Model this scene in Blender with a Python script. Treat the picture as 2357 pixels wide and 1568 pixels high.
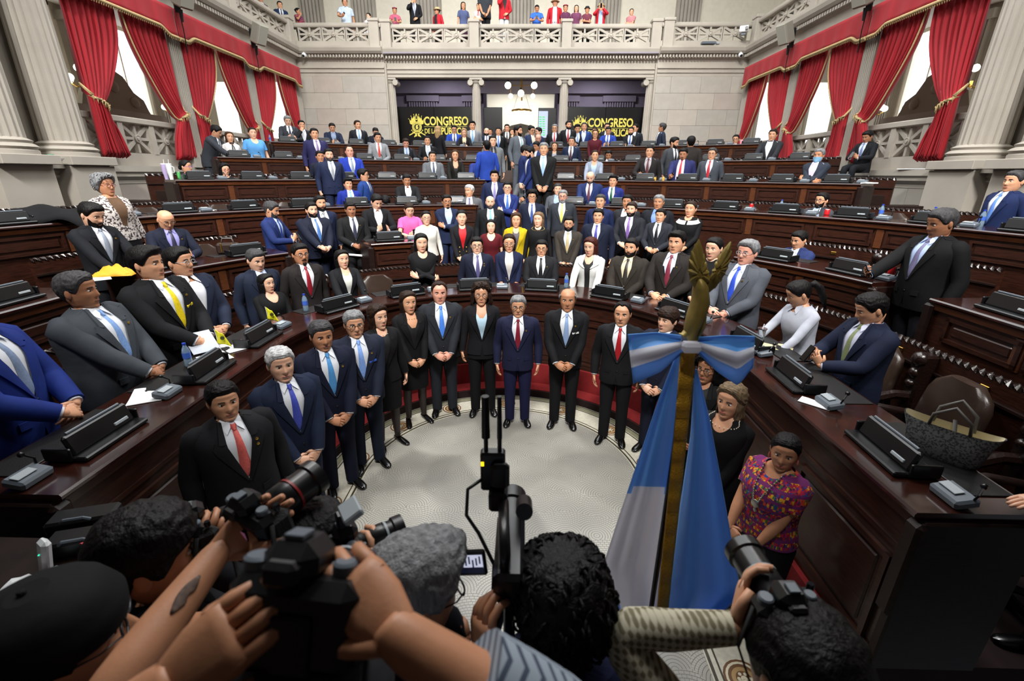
import bpy, math, random
import numpy as np
from mathutils import Vector, Matrix, Euler

for o in list(bpy.data.objects): bpy.data.objects.remove(o, do_unlink=True)
SC = bpy.context.scene
COL = SC.collection
rnd = random.Random(7)
PI = math.pi

# ------------------------------------------------------------------ camera, world, light, exposure
CAM_X, CAM_Z = 0.2, 3.0
PITCH = math.atan(384/1047.); YAW = math.radians(1.3); ROLL = math.radians(0.3)
cam_d = bpy.data.cameras.new('camera'); cam = bpy.data.objects.new('camera', cam_d); COL.objects.link(cam)
cam_d.lens = 16.0; cam_d.sensor_width = 36.0; cam_d.clip_start = 0.05; cam_d.clip_end = 200
cam.matrix_world = Matrix.Translation((CAM_X, 0, CAM_Z)) @ Matrix.Rotation(YAW, 4, 'Z') @ Matrix.Rotation(PI/2-PITCH, 4, 'X') @ Matrix.Rotation(ROLL, 4, 'Z')
cam_d.dof.use_dof = True; cam_d.dof.focus_distance = 5.2; cam_d.dof.aperture_fstop = 3.2
SC.camera = cam
SC.view_settings.view_transform = 'Standard'; SC.view_settings.look = 'None'
SC.view_settings.exposure = 0.0; SC.view_settings.gamma = 1.0; SC.view_settings.use_curve_mapping = False
W = bpy.data.worlds.new('hall_ambient'); SC.world = W; W.use_nodes = True
W.node_tree.nodes['Background'].inputs[0].default_value = (0.80, 0.86, 0.95, 1)
W.node_tree.nodes['Background'].inputs[1].default_value = 0.13
def area_light(name, loc, size, size_y, power, col=(1, 1, 1), rot=(0, 0, 0)):
    l = bpy.data.lights.new(name, 'AREA'); l.shape = 'RECTANGLE'; l.size = size; l.size_y = size_y
    l.energy = power; l.color = col
    o = bpy.data.objects.new(name, l); COL.objects.link(o); o.location = loc; o.rotation_euler = rot
    return o
# the hall's glazed ceiling light and the floodlights under it
area_light('ceiling_laylight', (0, 13.0, 14.0), 11, 12, 1750, (0.97, 0.99, 1.0))
for x in (-4.5, 0, 4.5):
    o = area_light('ceiling_floodlight', (x, -0.6, 9.8), 1.6, 0.9, 330, (1.0, 0.98, 0.95), (math.radians(50), 0, math.radians(-x*2.5))); o.data.spread = math.radians(72)
for x in (-6.5, 6.5): area_light('ceiling_floodlight', (x, 11.0, 12.5), 1.2, 1.2, 380, (1.0, 0.98, 0.95), (math.radians(12), math.radians(-22 if x < 0 else 22), 0))
for x in (-4.0, 4.0):
    o = area_light('ceiling_floodlight', (x, 12.5, 12.0), 1.2, 0.8, 240, (1.0, 0.97, 0.92), (math.radians(58), 0, 0)); o.data.spread = math.radians(95)
for x in (-2.2, 2.2): area_light('ceiling_floodlight', (x, 5.6, 11.5), 1.0, 1.0, 220, (1.0, 0.98, 0.95), (0, math.radians(-8 if x < 0 else 8), 0))

# ------------------------------------------------------------------ helpers
def lin(c): return c/12.92 if c <= 0.04045 else ((c+0.055)/1.055)**2.4
def hx(s):
    s = s.lstrip('#'); return tuple(lin(int(s[i:i+2], 16)/255.) for i in (0, 2, 4))
_M = {}
def pm(name, col, rough=0.55, metal=0.0, var=0.0, vscale=6.0, bump=0.0, bscale=60.0, coat=0.0, emit=0.0, spec=None, sheen=0.0, stretch=None, alpha=None, trans=0.0):
    if name in _M: return _M[name]
    m = bpy.data.materials.new(name); m.use_nodes = True; nt = m.node_tree; b = nt.nodes['Principled BSDF']
    c = hx(col) if isinstance(col, str) else col
    b.inputs['Base Color'].default_value = (*c, 1); b.inputs['Roughness'].default_value = rough; b.inputs['Metallic'].default_value = metal
    if coat: b.inputs['Coat Weight'].default_value = coat; b.inputs['Coat Roughness'].default_value = 0.12
    if spec is not None: b.inputs['Specular IOR Level'].default_value = spec
    if sheen: b.inputs['Sheen Weight'].default_value = sheen
    if trans: b.inputs['Transmission Weight'].default_value = trans
    if emit: b.inputs['Emission Color'].default_value = (*c, 1); b.inputs['Emission Strength'].default_value = emit
    tc = None
    def coord():
        nonlocal tc
        if tc is None:
            t = nt.nodes.new('ShaderNodeTexCoord'); tc = t.outputs['Object']
            if stretch:
                mp = nt.nodes.new('ShaderNodeMapping'); mp.inputs['Scale'].default_value = stretch
                nt.links.new(tc, mp.inputs['Vector']); tc = mp.outputs['Vector']
        return tc
    if var:
        n = nt.nodes.new('ShaderNodeTexNoise'); n.inputs['Scale'].default_value = vscale; n.inputs['Detail'].default_value = 5
        nt.links.new(coord(), n.inputs['Vector'])
        r = nt.nodes.new('ShaderNodeValToRGB'); e = r.color_ramp.elements
        e[0].position = 0.3; e[1].position = 0.7
        e[0].color = (*[x*(1-var) for x in c], 1); e[1].color = (*[min(1, x*(1+var)) for x in c], 1)
        nt.links.new(n.outputs['Fac'], r.inputs['Fac']); nt.links.new(r.outputs['Color'], b.inputs['Base Color'])
    if bump:
        n = nt.nodes.new('ShaderNodeTexNoise'); n.inputs['Scale'].default_value = bscale; n.inputs['Detail'].default_value = 4
        nt.links.new(coord(), n.inputs['Vector'])
        bp = nt.nodes.new('ShaderNodeBump'); bp.inputs['Strength'].default_value = bump; bp.inputs['Distance'].default_value = 0.01
        nt.links.new(n.outputs['Fac'], bp.inputs['Height']); nt.links.new(bp.outputs['Normal'], b.inputs['Normal'])
    _M[name] = m; return m

def tag(o, label=None, cat=None, group=None, kind=None):
    if label: o['label'] = label
    if cat: o['category'] = cat
    if group: o['group'] = group
    if kind: o['kind'] = kind
    return o
def empty(name, loc=(0, 0, 0), rz=0.0, label=None, cat=None, group=None, kind=None):
    o = bpy.data.objects.new(name, None); COL.objects.link(o); o.location = loc; o.rotation_euler = (0, 0, rz); o.empty_display_size = 0.1
    return tag(o, label, cat, group, kind)
def link(name, mesh, parent=None, loc=(0, 0, 0), rot=(0, 0, 0), scale=None):
    o = bpy.data.objects.new(name, mesh); COL.objects.link(o); o.location = loc; o.rotation_euler = rot
    if scale is not None: o.scale = scale
    if parent is not None: o.parent = parent
    return o
def copy_tree(o, parent=None):
    c = o.copy(); COL.objects.link(c); c.parent = parent
    for ch in list(o.children): copy_tree(ch, c)
    return c

class MB:
    """collects shapes into one mesh"""
    def __init__(s): s.v = []; s.f = []; s.mi = []; s.n = 0
    def add(s, verts, faces, mi=0):
        verts = np.asarray(verts, float).reshape(-1, 3); k = s.n
        s.v.append(verts); s.n += len(verts)
        for f in faces: s.f.append([i+k for i in f])
        s.mi.extend([mi]*len(faces)); return s
    def box(s, c, d, rz=0, rx=0, ry=0, mi=0, taper=1.0):
        hx_, hy_, hz_ = d[0]/2, d[1]/2, d[2]/2
        v = np.array([[sx*hx_*(taper if sz > 0 else 1), sy*hy_*(taper if sz > 0 else 1), sz*hz_] for sz in (-1, 1) for sy in (-1, 1) for sx in (-1, 1)])
        if rz or rx or ry:
            R = np.array(Euler((rx, ry, rz)).to_matrix()); v = v @ R.T
        return s.add(v+np.array(c), [(0, 2, 3, 1), (4, 5, 7, 6), (0, 1, 5, 4), (2, 6, 7, 3), (0, 4, 6, 2), (1, 3, 7, 5)], mi)
    def bbox(s, c, d, b=0.01, rz=0, rx=0, ry=0, mi=0):
        """box with chamfered edges"""
        h = np.array(d)/2.; b = min(b, *(h*0.99)); vs = []; idx = {}
        for sx in (-1, 1):
            for sy in (-1, 1):
                for sz in (-1, 1):
                    for a in range(3):
                        p = np.array([sx, sy, sz])*h; p = p-np.array([sx, sy, sz])*b; p[a] = [sx, sy, sz][a]*h[a]
                        idx[(sx, sy, sz, a)] = len(vs); vs.append(p)
        fs = []
        def I(x, y, z, a): return idx[(x, y, z, a)]
        for q in (-1, 1):
            fs.append([I(q, -1, -1, 0), I(q, 1, -1, 0), I(q, 1, 1, 0), I(q, -1, 1, 0)][::q])
            fs.append([I(-1, q, -1, 1), I(-1, q, 1, 1), I(1, q, 1, 1), I(1, q, -1, 1)][::q])
            fs.append([I(-1, -1, q, 2), I(1, -1, q, 2), I(1, 1, q, 2), I(-1, 1, q, 2)][::q])
        for p in (-1, 1):
            for q in (-1, 1):
                fs.append([I(p, q, -1, 0), I(p, q, 1, 0), I(p, q, 1, 1), I(p, q, -1, 1)])
                fs.append([I(p, -1, q, 0), I(p, 1, q, 0), I(p, 1, q, 2), I(p, -1, q, 2)])
                fs.append([I(-1, p, q, 1), I(1, p, q, 1), I(1, p, q, 2), I(-1, p, q, 2)])
                for r in (-1, 1): fs.append([I(p, q, r, 0), I(p, q, r, 1), I(p, q, r, 2)])
        v = np.array(vs)
        if rz or rx or ry: v = v @ np.array(Euler((rx, ry, rz)).to_matrix()).T
        return s.add(v+np.array(c), fs, mi)
    def loft(s, rings, closed=True, cap0=True, cap1=True, mi=0):
        R = [np.asarray(r, float) for r in rings]; n = len(R[0]); m = len(R)
        fs = []
        nn = n if closed else n-1
        for i in range(m-1):
            a = i*n; b = a+n
            for j in range(nn):
                k = (j+1) % n; fs.append((a+j, a+k, b+k, b+j))
        if cap0 and closed: fs.append(tuple(range(n-1, -1, -1)))
        if cap1 and closed: fs.append(tuple(range((m-1)*n, m*n)))
        return s.add(np.vstack(R), fs, mi)
    def tube(s, pts, rad, n=8, caps=True, mi=0, sq=None, twist=0.0):
        P = np.asarray(pts, float); m = len(P)
        if not hasattr(rad, '__len__'): rad = [rad]*m
        T = np.zeros_like(P); T[1:-1] = P[2:]-P[:-2]; T[0] = P[1]-P[0]; T[-1] = P[-1]-P[-2]
        T /= np.linalg.norm(T, axis=1)[:, None]+1e-9
        up = np.array([0, 0, 1.]) if abs(T[0][2]) < 0.9 else np.array([1., 0, 0])
        u = np.cross(up, T[0]); u /= np.linalg.norm(u)
        a = np.linspace(0, 2*PI, n, endpoint=False); rings = []
        for i in range(m):
            u = u-T[i]*np.dot(u, T[i]); u /= np.linalg.norm(u)+1e-9; w = np.cross(T[i], u)
            ra = rad[i]; rb = ra if sq is None else ra*sq
            aa = a+twist*i
            rings.append(P[i]+np.outer(np.cos(aa)*ra, u)+np.outer(np.sin(aa)*rb, w))
        return s.loft(rings, True, caps, caps, mi)
    def lathe(s, prof, n=24, c=(0, 0, 0), mi=0, caps=True):
        a = np.linspace(0, 2*PI, n, endpoint=False); c = np.array(c)
        rings = [np.stack([np.cos(a)*r, np.sin(a)*r, np.full(n, z)], 1)+c for r, z in prof]
        return s.loft(rings, True, caps, caps, mi)
    def ball(s, c, r, n=12, m=8, mi=0):
        r = np.array([r, r, r] if not hasattr(r, '__len__') else r, float)
        a = np.linspace(0, 2*PI, n, endpoint=False)
        rings = [np.stack([np.cos(a)*math.sin(t), np.sin(a)*math.sin(t), np.full(n, -math.cos(t))], 1)*r+np.array(c) for t in np.linspace(0.12, PI-0.12, m)]
        return s.loft(rings, True, True, True, mi)
    def grid(s, P, mi=0, wrap=False):
        P = np.asarray(P, float); m, n = P.shape[:2]; fs = []
        for i in range(m-1):
            for j in range(n if wrap else n-1):
                k = (j+1) % n; fs.append((i*n+j, i*n+k, (i+1)*n+k, (i+1)*n+j))
        return s.add(P.reshape(-1, 3), fs, mi)
    def sheet(s, P, th, mi=0):
        """grid surface given a thickness along its normals, closed at its edges"""
        P = np.asarray(P, float); m, n = P.shape[:2]
        du = np.gradient(P, axis=1); dv = np.gradient(P, axis=0); N = np.cross(du, dv); N /= np.linalg.norm(N, axis=2)[:, :, None]+1e-9
        A = (P+N*th/2).reshape(-1, 3); B = (P-N*th/2).reshape(-1, 3); q = m*n; fs = []
        for i in range(m-1):
            for j in range(n-1):
                a, b, c, d = i*n+j, i*n+j+1, (i+1)*n+j+1, (i+1)*n+j
                fs.append((a, b, c, d)); fs.append((q+d, q+c, q+b, q+a))
        for j in range(n-1):
            fs.append((j+1, j, q+j, q+j+1)); a = (m-1)*n+j; fs.append((a, a+1, q+a+1, q+a))
        for i in range(m-1):
            a = i*n; b = a+n; fs.append((a, b, q+b, q+a)); a = i*n+n-1; b = a+n; fs.append((b, a, q+a, q+b))
        return s.add(np.vstack([A, B]), fs, mi)
    def prism(s, poly, z0, z1, mi=0):
        n = len(poly); p = [(x, y, z0) for x, y in poly]+[(x, y, z1) for x, y in poly]
        return s.add(p, [tuple(range(n-1, -1, -1)), tuple(range(n, 2*n))]+[(i, (i+1) % n, n+(i+1) % n, n+i) for i in range(n)], mi)
    def xform(s, M):
        M = np.array(M); s.v = [(v @ M[:3, :3].T)+M[:3, 3] for v in s.v]; return s
    def mesh(s, name, mats, smooth=35):
        me = bpy.data.meshes.new(name)
        v = np.vstack(s.v) if s.v else np.zeros((0, 3))
        me.from_pydata(v.tolist(), [], s.f)
        mats = mats if isinstance(mats, (list, tuple)) else [mats]
        for m in mats: me.materials.append(m)
        if len(mats) > 1: me.polygons.foreach_set('material_index', s.mi)
        if smooth:
            me.polygons.foreach_set('use_smooth', [True]*len(me.polygons))
            if smooth < 180: me.set_sharp_from_angle(angle=math.radians(smooth))
        me.update(); return me
    def build(s, name, mats, parent=None, loc=(0, 0, 0), rot=(0, 0, 0), smooth=35):
        return link(name, s.mesh(name, mats, smooth), parent, loc, rot)

def at_floor(px, py, z):
    """world X, Y of the point at height z seen at a photograph pixel"""
    d = pix_dir(px, py); t = (z-CAM_Z)/d[2]; return (CAM_X+d[0]*t, d[1]*t)
def pix_dir(px, py):
    u = (px-1178.5)/1047.; v = (784-py)/1047.
    u, v = u*math.cos(ROLL)-v*math.sin(ROLL), u*math.sin(ROLL)+v*math.cos(ROLL)
    d = (u, math.cos(PITCH)+v*math.sin(PITCH), -math.sin(PITCH)+v*math.cos(PITCH))
    return (d[0]*math.cos(YAW)-d[1]*math.sin(YAW), d[0]*math.sin(YAW)+d[1]*math.cos(YAW), d[2])
def at_depth(px, py, Y):
    d = pix_dir(px, py); t = Y/d[1]; return Vector((CAM_X+d[0]*t, Y, CAM_Z+d[2]*t))

# ------------------------------------------------------------------ horseshoe of tiers
YC = 4.0
def upt(R, p, z=0.0):
    """point on the horseshoe of radius R; |p|<=1 on the half circle, beyond that down the straight legs (1 m per unit)"""
    if abs(p) <= 1: a = p*PI/2; return np.array([R*math.sin(a), YC+R*math.cos(a), z])
    return np.array([math.copysign(R, p), YC-(abs(p)-1), z])
def udir(p):
    if abs(p) <= 1: a = p*PI/2; return np.array([math.sin(a), math.cos(a), 0.])
    return np.array([math.copysign(1, p), 0., 0.])
def urot(p):                                 # rotation about Z of a thing that faces the centre (its own front is -Y)
    d = udir(p); return math.atan2(-d[0], d[1])
def parange(p0, p1, R, step=0.25):
    out = [p0]
    def L(p): return p*PI/2*R if abs(p) <= 1 else math.copysign(PI/2*R+(abs(p)-1), p)
    def inv(l):
        q = PI/2*R
        return l/q if abs(l) <= q else math.copysign(1+abs(l)-q, l)
    a, b = L(p0), L(p1); n = max(1, int(round((b-a)/step)))
    return [inv(a+(b-a)*i/n) for i in range(n+1)]
def usweep(mb, ps, prof, mi=0, caps=True):
    """sweep a closed (r,z) profile along the horseshoe at params ps"""
    rings = []
    for p in ps: rings.append([upt(r, p, z) for r, z in prof])
    return mb.loft(rings, True, caps, caps, mi)
ROW_R = [2.2, 4.1, 6.0, 7.9, 9.8, 11.7]
ROW_F = [0.38+0.47*i for i in range(6)]      # floors of the tiers
ROW_T = [1.45+0.47*i for i in range(6)]      # tops of the desks
# ------------------------------------------------------------------ materials of the hall
STONE = pm('grey_stone', '#a8a196', 0.8, var=0.10, vscale=1.3, bump=0.12, bscale=90)
STONE_V = [pm('stone_block_%d' % i, c, 0.8, var=0.08, vscale=2.5, bump=0.12, bscale=90) for i, c in enumerate(['#a8a196', '#aca59a', '#a5a097', '#a99f95'])]
STONE_L = pm('pale_plaster', '#d9d3c4', 0.85, var=0.04, vscale=1.0)
STONE_P = pm('lobby_stone', '#8d8792', 0.8, var=0.06, vscale=2)
WOOD = pm('mahogany', '#331a11', 0.38, var=0.45, vscale=5, stretch=(1.5, 1.5, 14), coat=0.12, bump=0.04, bscale=40, spec=0.35)
WOOD_D = pm('dark_mahogany', '#1d0f0b', 0.48, var=0.4, vscale=6, stretch=(1.5, 1.5, 10), spec=0.3)
WOOD_M = pm('amber_mahogany', '#56301b', 0.3, var=0.35, vscale=5, stretch=(1.5, 1.5, 14), coat=0.35)
WOOD_T = pm('polished_worktop', '#2c130d', 0.20, var=0.35, vscale=4, stretch=(3, 3, 3), coat=0.6)
CARVED = pm('carved_dark_wood', '#1c100c', 0.28, bump=0.5, bscale=45, coat=0.4)
REDCARPET = pm('red_carpet', '#7a0f12', 0.95, var=0.12, vscale=20, bump=0.3, bscale=200)
DARKCARPET = pm('dark_carpet', '#241110', 0.95, var=0.1, vscale=20)
VELVET = pm('red_velvet', '#9a0719', 0.8, var=0.16, vscale=1.6, stretch=(3, 3, 0.6), sheen=0.10)
FRINGE = pm('gold_fringe', '#b9a273', 0.8, var=0.25, vscale=60, bump=0.5, bscale=120)
BRASS = pm('brass', '#b48f45', 0.35, 1.0)
GOLD = pm('gold', '#c8a24a', 0.35, 0.9)
BLACKP = pm('black_plastic', '#0d0e10', 0.32)
BLACKG = pm('black_gloss', '#08080a', 0.12)
GREYP = pm('grey_plastic', '#59626b', 0.4)
LGREYP = pm('light_grey_plastic', '#9ba3a8', 0.45)
LEATHER = pm('dark_leather', '#33261f', 0.30, var=0.15, vscale=8, bump=0.12, bscale=120)
CHROME = pm('chrome', '#c9ccd0', 0.15, 1.0)
PAPER = pm('white_paper', '#e4e6e8', 0.8)
LAMP = pm('lamp_glass', '#fff6e2', 0.4, emit=7.0)
WINDOWG = pm('bright_window', '#f4f8ff', 0.5, emit=2.6)
GREYSP = pm('speaker_grey', '#8f8c80', 0.6)
STEELG = pm('dark_steel', '#2a2b2e', 0.4, 0.6)

def mosaic_material():
    m = bpy.data.materials.new('mosaic_floor'); m.use_nodes = True; nt = m.node_tree; L = nt.links.new; b = nt.nodes['Principled BSDF']
    b.inputs['Roughness'].default_value = 0.38
    N = lambda t: nt.nodes.new(t)
    def math_(op, a, bb=None, c=None):
        n = N('ShaderNodeMath'); n.operation = op
        for i, x in enumerate((a, bb, c)):
            if x is None: continue
            if isinstance(x, (int, float)): n.inputs[i].default_value = x
            else: L(x, n.inputs[i])
        return n.outputs[0]
    tc = N('ShaderNodeTexCoord'); vo = N('ShaderNodeTexVoronoi'); vo.voronoi_dimensions = '2D'; vo.inputs['Scale'].default_value = 3.4; vo.inputs['Randomness'].default_value = 0.55
    L(tc.outputs['Object'], vo.inputs['Vector'])
    sub = N('ShaderNodeVectorMath'); sub.operation = 'SUBTRACT'; L(tc.outputs['Object'], sub.inputs[0]); L(vo.outputs['Position'], sub.inputs[1])
    sx = N('ShaderNodeSeparateXYZ'); L(sub.outputs[0], sx.inputs[0])
    yy = math_('ADD', sx.outputs['Y'], 0.16)
    d = math_('SQRT', math_('ADD', math_('MULTIPLY', sx.outputs['X'], sx.outputs['X']), math_('MULTIPLY', yy, yy)))
    fr = math_('FRACT', math_('MULTIPLY', d, 42.0))
    l1 = math_('GREATER_THAN', fr, 0.16)
    ang = math_('ARCTAN2', sx.outputs['X'], yy)
    ring = math_('FLOOR', math_('MULTIPLY', d, 42.0))
    fa = math_('FRACT', math_('ADD', math_('MULTIPLY', ang, 9.0), math_('MULTIPLY', ring, 0.37)))
    l2 = math_('GREATER_THAN', fa, 0.08)
    ln = math_('MULTIPLY', l1, l2)
    n1 = N('ShaderNodeTexNoise'); n1.inputs['Scale'].default_value = 1.1; n1.inputs['Detail'].default_value = 2; L(tc.outputs['Object'], n1.inputs['Vector'])
    v2 = N('ShaderNodeTexVoronoi'); v2.voronoi_dimensions = '2D'; v2.inputs['Scale'].default_value = 1.6; v2.feature = 'SMOOTH_F1'; v2.inputs['Smoothness'].default_value = 0.35; L(tc.outputs['Object'], v2.inputs['Vector'])
    bw = N('ShaderNodeRGBToBW'); L(v2.outputs['Color'], bw.inputs[0])
    mixf = math_('ADD', math_('MULTIPLY', bw.outputs[0], 0.40), math_('MULTIPLY', n1.outputs['Fac'], 0.60))
    r = N('ShaderNodeValToRGB'); e = r.color_ramp.elements; e[0].position = 0.33; e[0].color = (*hx('#807e77'), 1); e[1].position = 0.62; e[1].color = (*hx('#b5b2a8'), 1)
    L(mixf, r.inputs['Fac'])
    mx = N('ShaderNodeMix'); mx.data_type = 'RGBA'; mx.inputs[6].default_value = (*hx('#595751'), 1); L(r.outputs['Color'], mx.inputs[7]); L(ln, mx.inputs[0])
    L(mx.outputs[2], b.inputs['Base Color'])
    return m
MOSAIC = mosaic_material()

# ------------------------------------------------------------------ floor of the well
fl = MB().add([(-2.3, -2, 0), (2.3, -2, 0), (2.3, 4, 0), (-2.3, 4, 0)], [(0, 1, 2, 3)])
pts = [upt(2.3, p, 0) for p in np.linspace(-1, 1, 41)]
fl.add([(0, 4, 0)]+pts, [(0, i+1, i) for i in range(1, 41)])
floor = fl.build('floor', MOSAIC, smooth=0); tag(floor, 'pale mosaic floor of the well laid in small fans', kind='structure')
BORDER = pm('border_tessera', '#c3bfae', 0.4, var=0.12, vscale=30, bump=0.1, bscale=150)
BLINE = pm('border_dark_line', '#3d392c', 0.4)
BGREEN = pm('border_olive_band', '#7d7a63', 0.4, var=0.15, vscale=40)
MEDB = pm('medallion_brown', '#6b4a2f', 0.4); MEDT = pm('medallion_tan', '#a98a5c', 0.4); MEDW = pm('medallion_cream', '#d2c9b0', 0.4)
psw = parange(-3.2, 3.2, 1.6, 0.08)
for nm, r0, r1, z, mt in [('mosaic_border_band', 1.44, 1.86, 0.003, BORDER), ('mosaic_border_line', 1.45, 1.47, 0.005, BLINE), ('mosaic_border_line', 1.50, 1.512, 0.005, BLINE),
                          ('mosaic_border_line', 1.76, 1.775, 0.005, BLINE), ('mosaic_border_stripe', 1.785, 1.85, 0.0045, BGREEN), ('mosaic_border_line', 1.85, 1.865, 0.005, BLINE)]:
    usweep(MB(), psw, [(r0, 0), (r1, 0), (r1, z), (r0, z)]).build(nm, mt, floor)
mm = MB()
for r, z, mi in [(0.125, 0.006, 0), (0.11, 0.0065, 2), (0.095, 0.007, 0), (0.075, 0.0075, 1), (0.05, 0.008, 0), (0.02, 0.0085, 2)]: mm.lathe([(r, 0.0), (r, z)], 20, mi=mi)
for k in range(6): a = k*PI/3; mm.lathe([(0.011, 0), (0.011, 0.009)], 8, (0.033*math.cos(a), 0.033*math.sin(a), 0), mi=2)
med = mm.mesh('medallion', [MEDB, MEDT, MEDW], 0)
for i, p in enumerate(parange(-3.0, 3.0, 1.63, 0.74)): link('medallion', med, floor, upt(1.635, p, 0))

# carpeted steps under the first row
st = MB(); ps = parange(-3.15, 3.15, 2.2, 0.15)
usweep(st, ps, [(1.90, 0), (2.3, 0), (2.3, 0.11), (1.90, 0.11)])
s1 = st.build('trim_1', REDCARPET); tag(s1, 'red carpeted step curving along the foot of the front desks', kind='structure')
usweep(MB(), ps, [(1.885, 0.0), (1.90, 0.0), (1.90, 0.10), (1.885, 0.10)]).build('step_riser', DARKCARPET, s1)
usweep(MB(), ps, [(2.12, 0.11), (2.25, 0.11), (2.25, 0.40), (2.14, 0.40)]).build('upper_riser', REDCARPET, s1)

# tier floors
tb = MB()
lim = [3.15, 3.6, 3.6, 0.66, 0.52, 0.44]
for k in range(6):
    r1 = ROW_R[k+1]+0.05 if k < 5 else 13.5
    usweep(tb, parange(-lim[k], lim[k], ROW_R[k]+1, 0.5), [(ROW_R[k]+0.05, ROW_F[k]-0.4), (r1, ROW_F[k]-0.4), (r1, ROW_F[k]), (ROW_R[k]+0.05, ROW_F[k])])
tag(tb.build('floor_tiers', DARKCARPET), 'dark stepped floor carrying the curved rows of desks', kind='structure')
lo = MB().box((0, 19.9, 2.75), (17.2, 8.2, 0.7)); lo.box((0, 17.0, 2.6), (9.5, 1.6, 0.98))
tag(lo.build('floor_lobby', pm('lobby_floor', '#4a3a34', 0.4, var=0.1)), 'brown floor of the lobby behind the last row', kind='structure')
ais = MB()
for k in range(1, 6):
    y0 = YC+ROW_R[k]-0.1
    for j in range(2): ais.box((0.05, y0+0.6*j+0.9, ROW_F[k-1]+0.235*(j+1)-0.2), (1.42, 1.8-0.6*j*0.5, 0.4))
tag(ais.build('floor_aisle', REDCARPET, smooth=0), 'red carpeted steps of the middle aisle between the desks', kind='structure')

# ------------------------------------------------------------------ stone walls
def block_wall(parent, origin, ux, w, z0, z1, bw, bh, out, seed, th=0.06, skip=None):
    """lays separate stone blocks on a wall face; ux = unit vector along the wall, out = unit vector into the room"""
    r = random.Random(seed); rows = int(round((z1-z0)/bh)); bh = (z1-z0)/rows; cache = {}
    for j in range(rows):
        x = 0.0; first = (bw*0.5 if j % 2 else bw)
        while x < w-0.02:
            ww = min(first if x == 0 else bw, w-x)
            if w-x-ww < bw*0.25: ww = w-x
            key = (round(ww, 2), r.randrange(4))
            if key not in cache: cache[key] = MB().bbox((0, 0, 0), (ww-0.005, th, bh-0.005), 0.004).mesh('stone_block', STONE_V[key[1]], 0)
            c = np.array(origin)+np.array(ux)*(x+ww/2)+np.array([0, 0, z0+bh*(j+0.5)])+np.array(out)*(th/2-0.01+r.uniform(-0.003, 0.003))
            rz = math.atan2(ux[1], ux[0])
            if not (skip and skip(x+ww/2, z0+bh*(j+0.5))): link('stone_block', cache[key], parent, c, (0, 0, rz))
            x += ww
def sweep_line(mb, prof, a, b, mi=0):
    """sweep an (out,z) profile from a to b (xy points); out is to the left of the direction a->b"""
    a = np.array(a, float); b = np.array(b, float); d = (b-a)/np.linalg.norm(b-a); n = np.array([-d[1], d[0]])
    rings = [[(*(q+n*o), z) for o, z in prof] for q in (a, b)]
    return mb.loft(rings, True, True, True, mi)
ENT = [(-0.3, 6.5), (0.05, 6.5), (0.05, 6.62), (0.08, 6.62), (0.08, 6.74), (0.12, 6.76), (0.12, 6.80), (0.03, 6.82), (0.03, 7.06), (0.10, 7.10), (0.10, 7.20), (0.24, 7.23), (0.30, 7.30), (0.33, 7.40), (0.33, 7.45), (-0.3, 7.45)]
BASEP = [(-0.2, 7.45), (0.10, 7.45), (0.10, 7.66), (-0.2, 7.66)]
RAILP = [(-0.2, 8.10), (0.11, 8.10), (0.13, 8.14), (0.13, 8.22), (0.08, 8.25), (-0.2, 8.25)]
# one pierced panel of the balustrades: eight spokes in a frame (1 x 1, scaled) with a rosette
def spoke_mesh(w, h, t=0.09):
    m = MB(); a = math.atan2(h, w); L = math.hypot(w, h)
    for q in (0, PI/2):
        m.box((0, 0, 0), ((w if q == 0 else h), t, 0.062), ry=q)
    for q in (a, -a): m.box((0, 0, 0), (L-0.03, t*0.96, 0.075), ry=q)
    m.box((-w/2+0.02, 0, 0), (0.045, t*1.15, h)); m.box((w/2-0.02, 0, 0), (0.045, t*1.15, h))
    return m.mesh('spoke_panel', STONE, 0)
def rosette_mesh(r=0.085):
    m = MB().lathe([(r, 0), (r, 0.03), (r*0.8, 0.035), (r*0.75, 0.02), (r*0.5, 0.025), (r*0.45, 0.045), (r*0.15, 0.05), (0.004, 0.05)], 18)
    m.xform(Matrix.Rotation(PI/2, 4, 'X')); return m.mesh('rosette', STONE, 30)
ROS = rosette_mesh(); _SP = {}
def spoke_panel(parent, c, w, h, rz):
    k = (round(w, 2), round(h, 2))
    if k not in _SP: _SP[k] = spoke_mesh(w, h)
    o = link('spoke_panel', _SP[k], parent, c, (0, 0, rz)); link('rosette', ROS, o, (0, -0.05, 0)); return o

wb = empty('wall_back', (0, 20, 0), 0, 'grey stone end wall with entablature and pale block panels', kind='structure')
mb = MB()
for s in (-1, 1): mb.box((s*6.9, 20.35, 5.0), (3.5, 0.9, 3.9))
o = mb.build('wall_mass', STONE, wb, (0, -20, 0), smooth=0)
for s in (-1, 1):
    x0 = -8.6 if s < 0 else 5.2
    block_wall(wb, (x0, -0.1, 0), (1, 0, 0), 3.4, 3.1, 6.5, 1.14, 0.56, (0, -1, 0), 3+s)
eb = MB()
sweep_line(eb, ENT, (-5.2, 19.9), (-8.6, 19.9)); sweep_line(eb, ENT, (8.6, 19.9), (5.2, 19.9)); sweep_line(eb, ENT, (5.3, 20.1), (-5.3, 20.1))
for pr in (BASEP, RAILP):
    sweep_line(eb, pr, (-5.2, 19.9), (-8.6, 19.9)); sweep_line(eb, pr, (8.6, 19.9), (5.2, 19.9)); sweep_line(eb, pr, (5.3, 20.1), (-5.3, 20.1))
ent = eb.build('entablature', STONE, wb, (0, -20, 0), smooth=0)
db = MB()
for x in np.arange(-8.55, 8.56, 0.115):
    y = 19.9 if abs(x) > 5.2 else 20.1
    db.box((x, y-0.15, 7.15), (0.065, 0.14, 0.085))
tag(db.build('dentils', STONE, wb, (0, -20, 0), smooth=0), kind='stuff')
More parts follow.
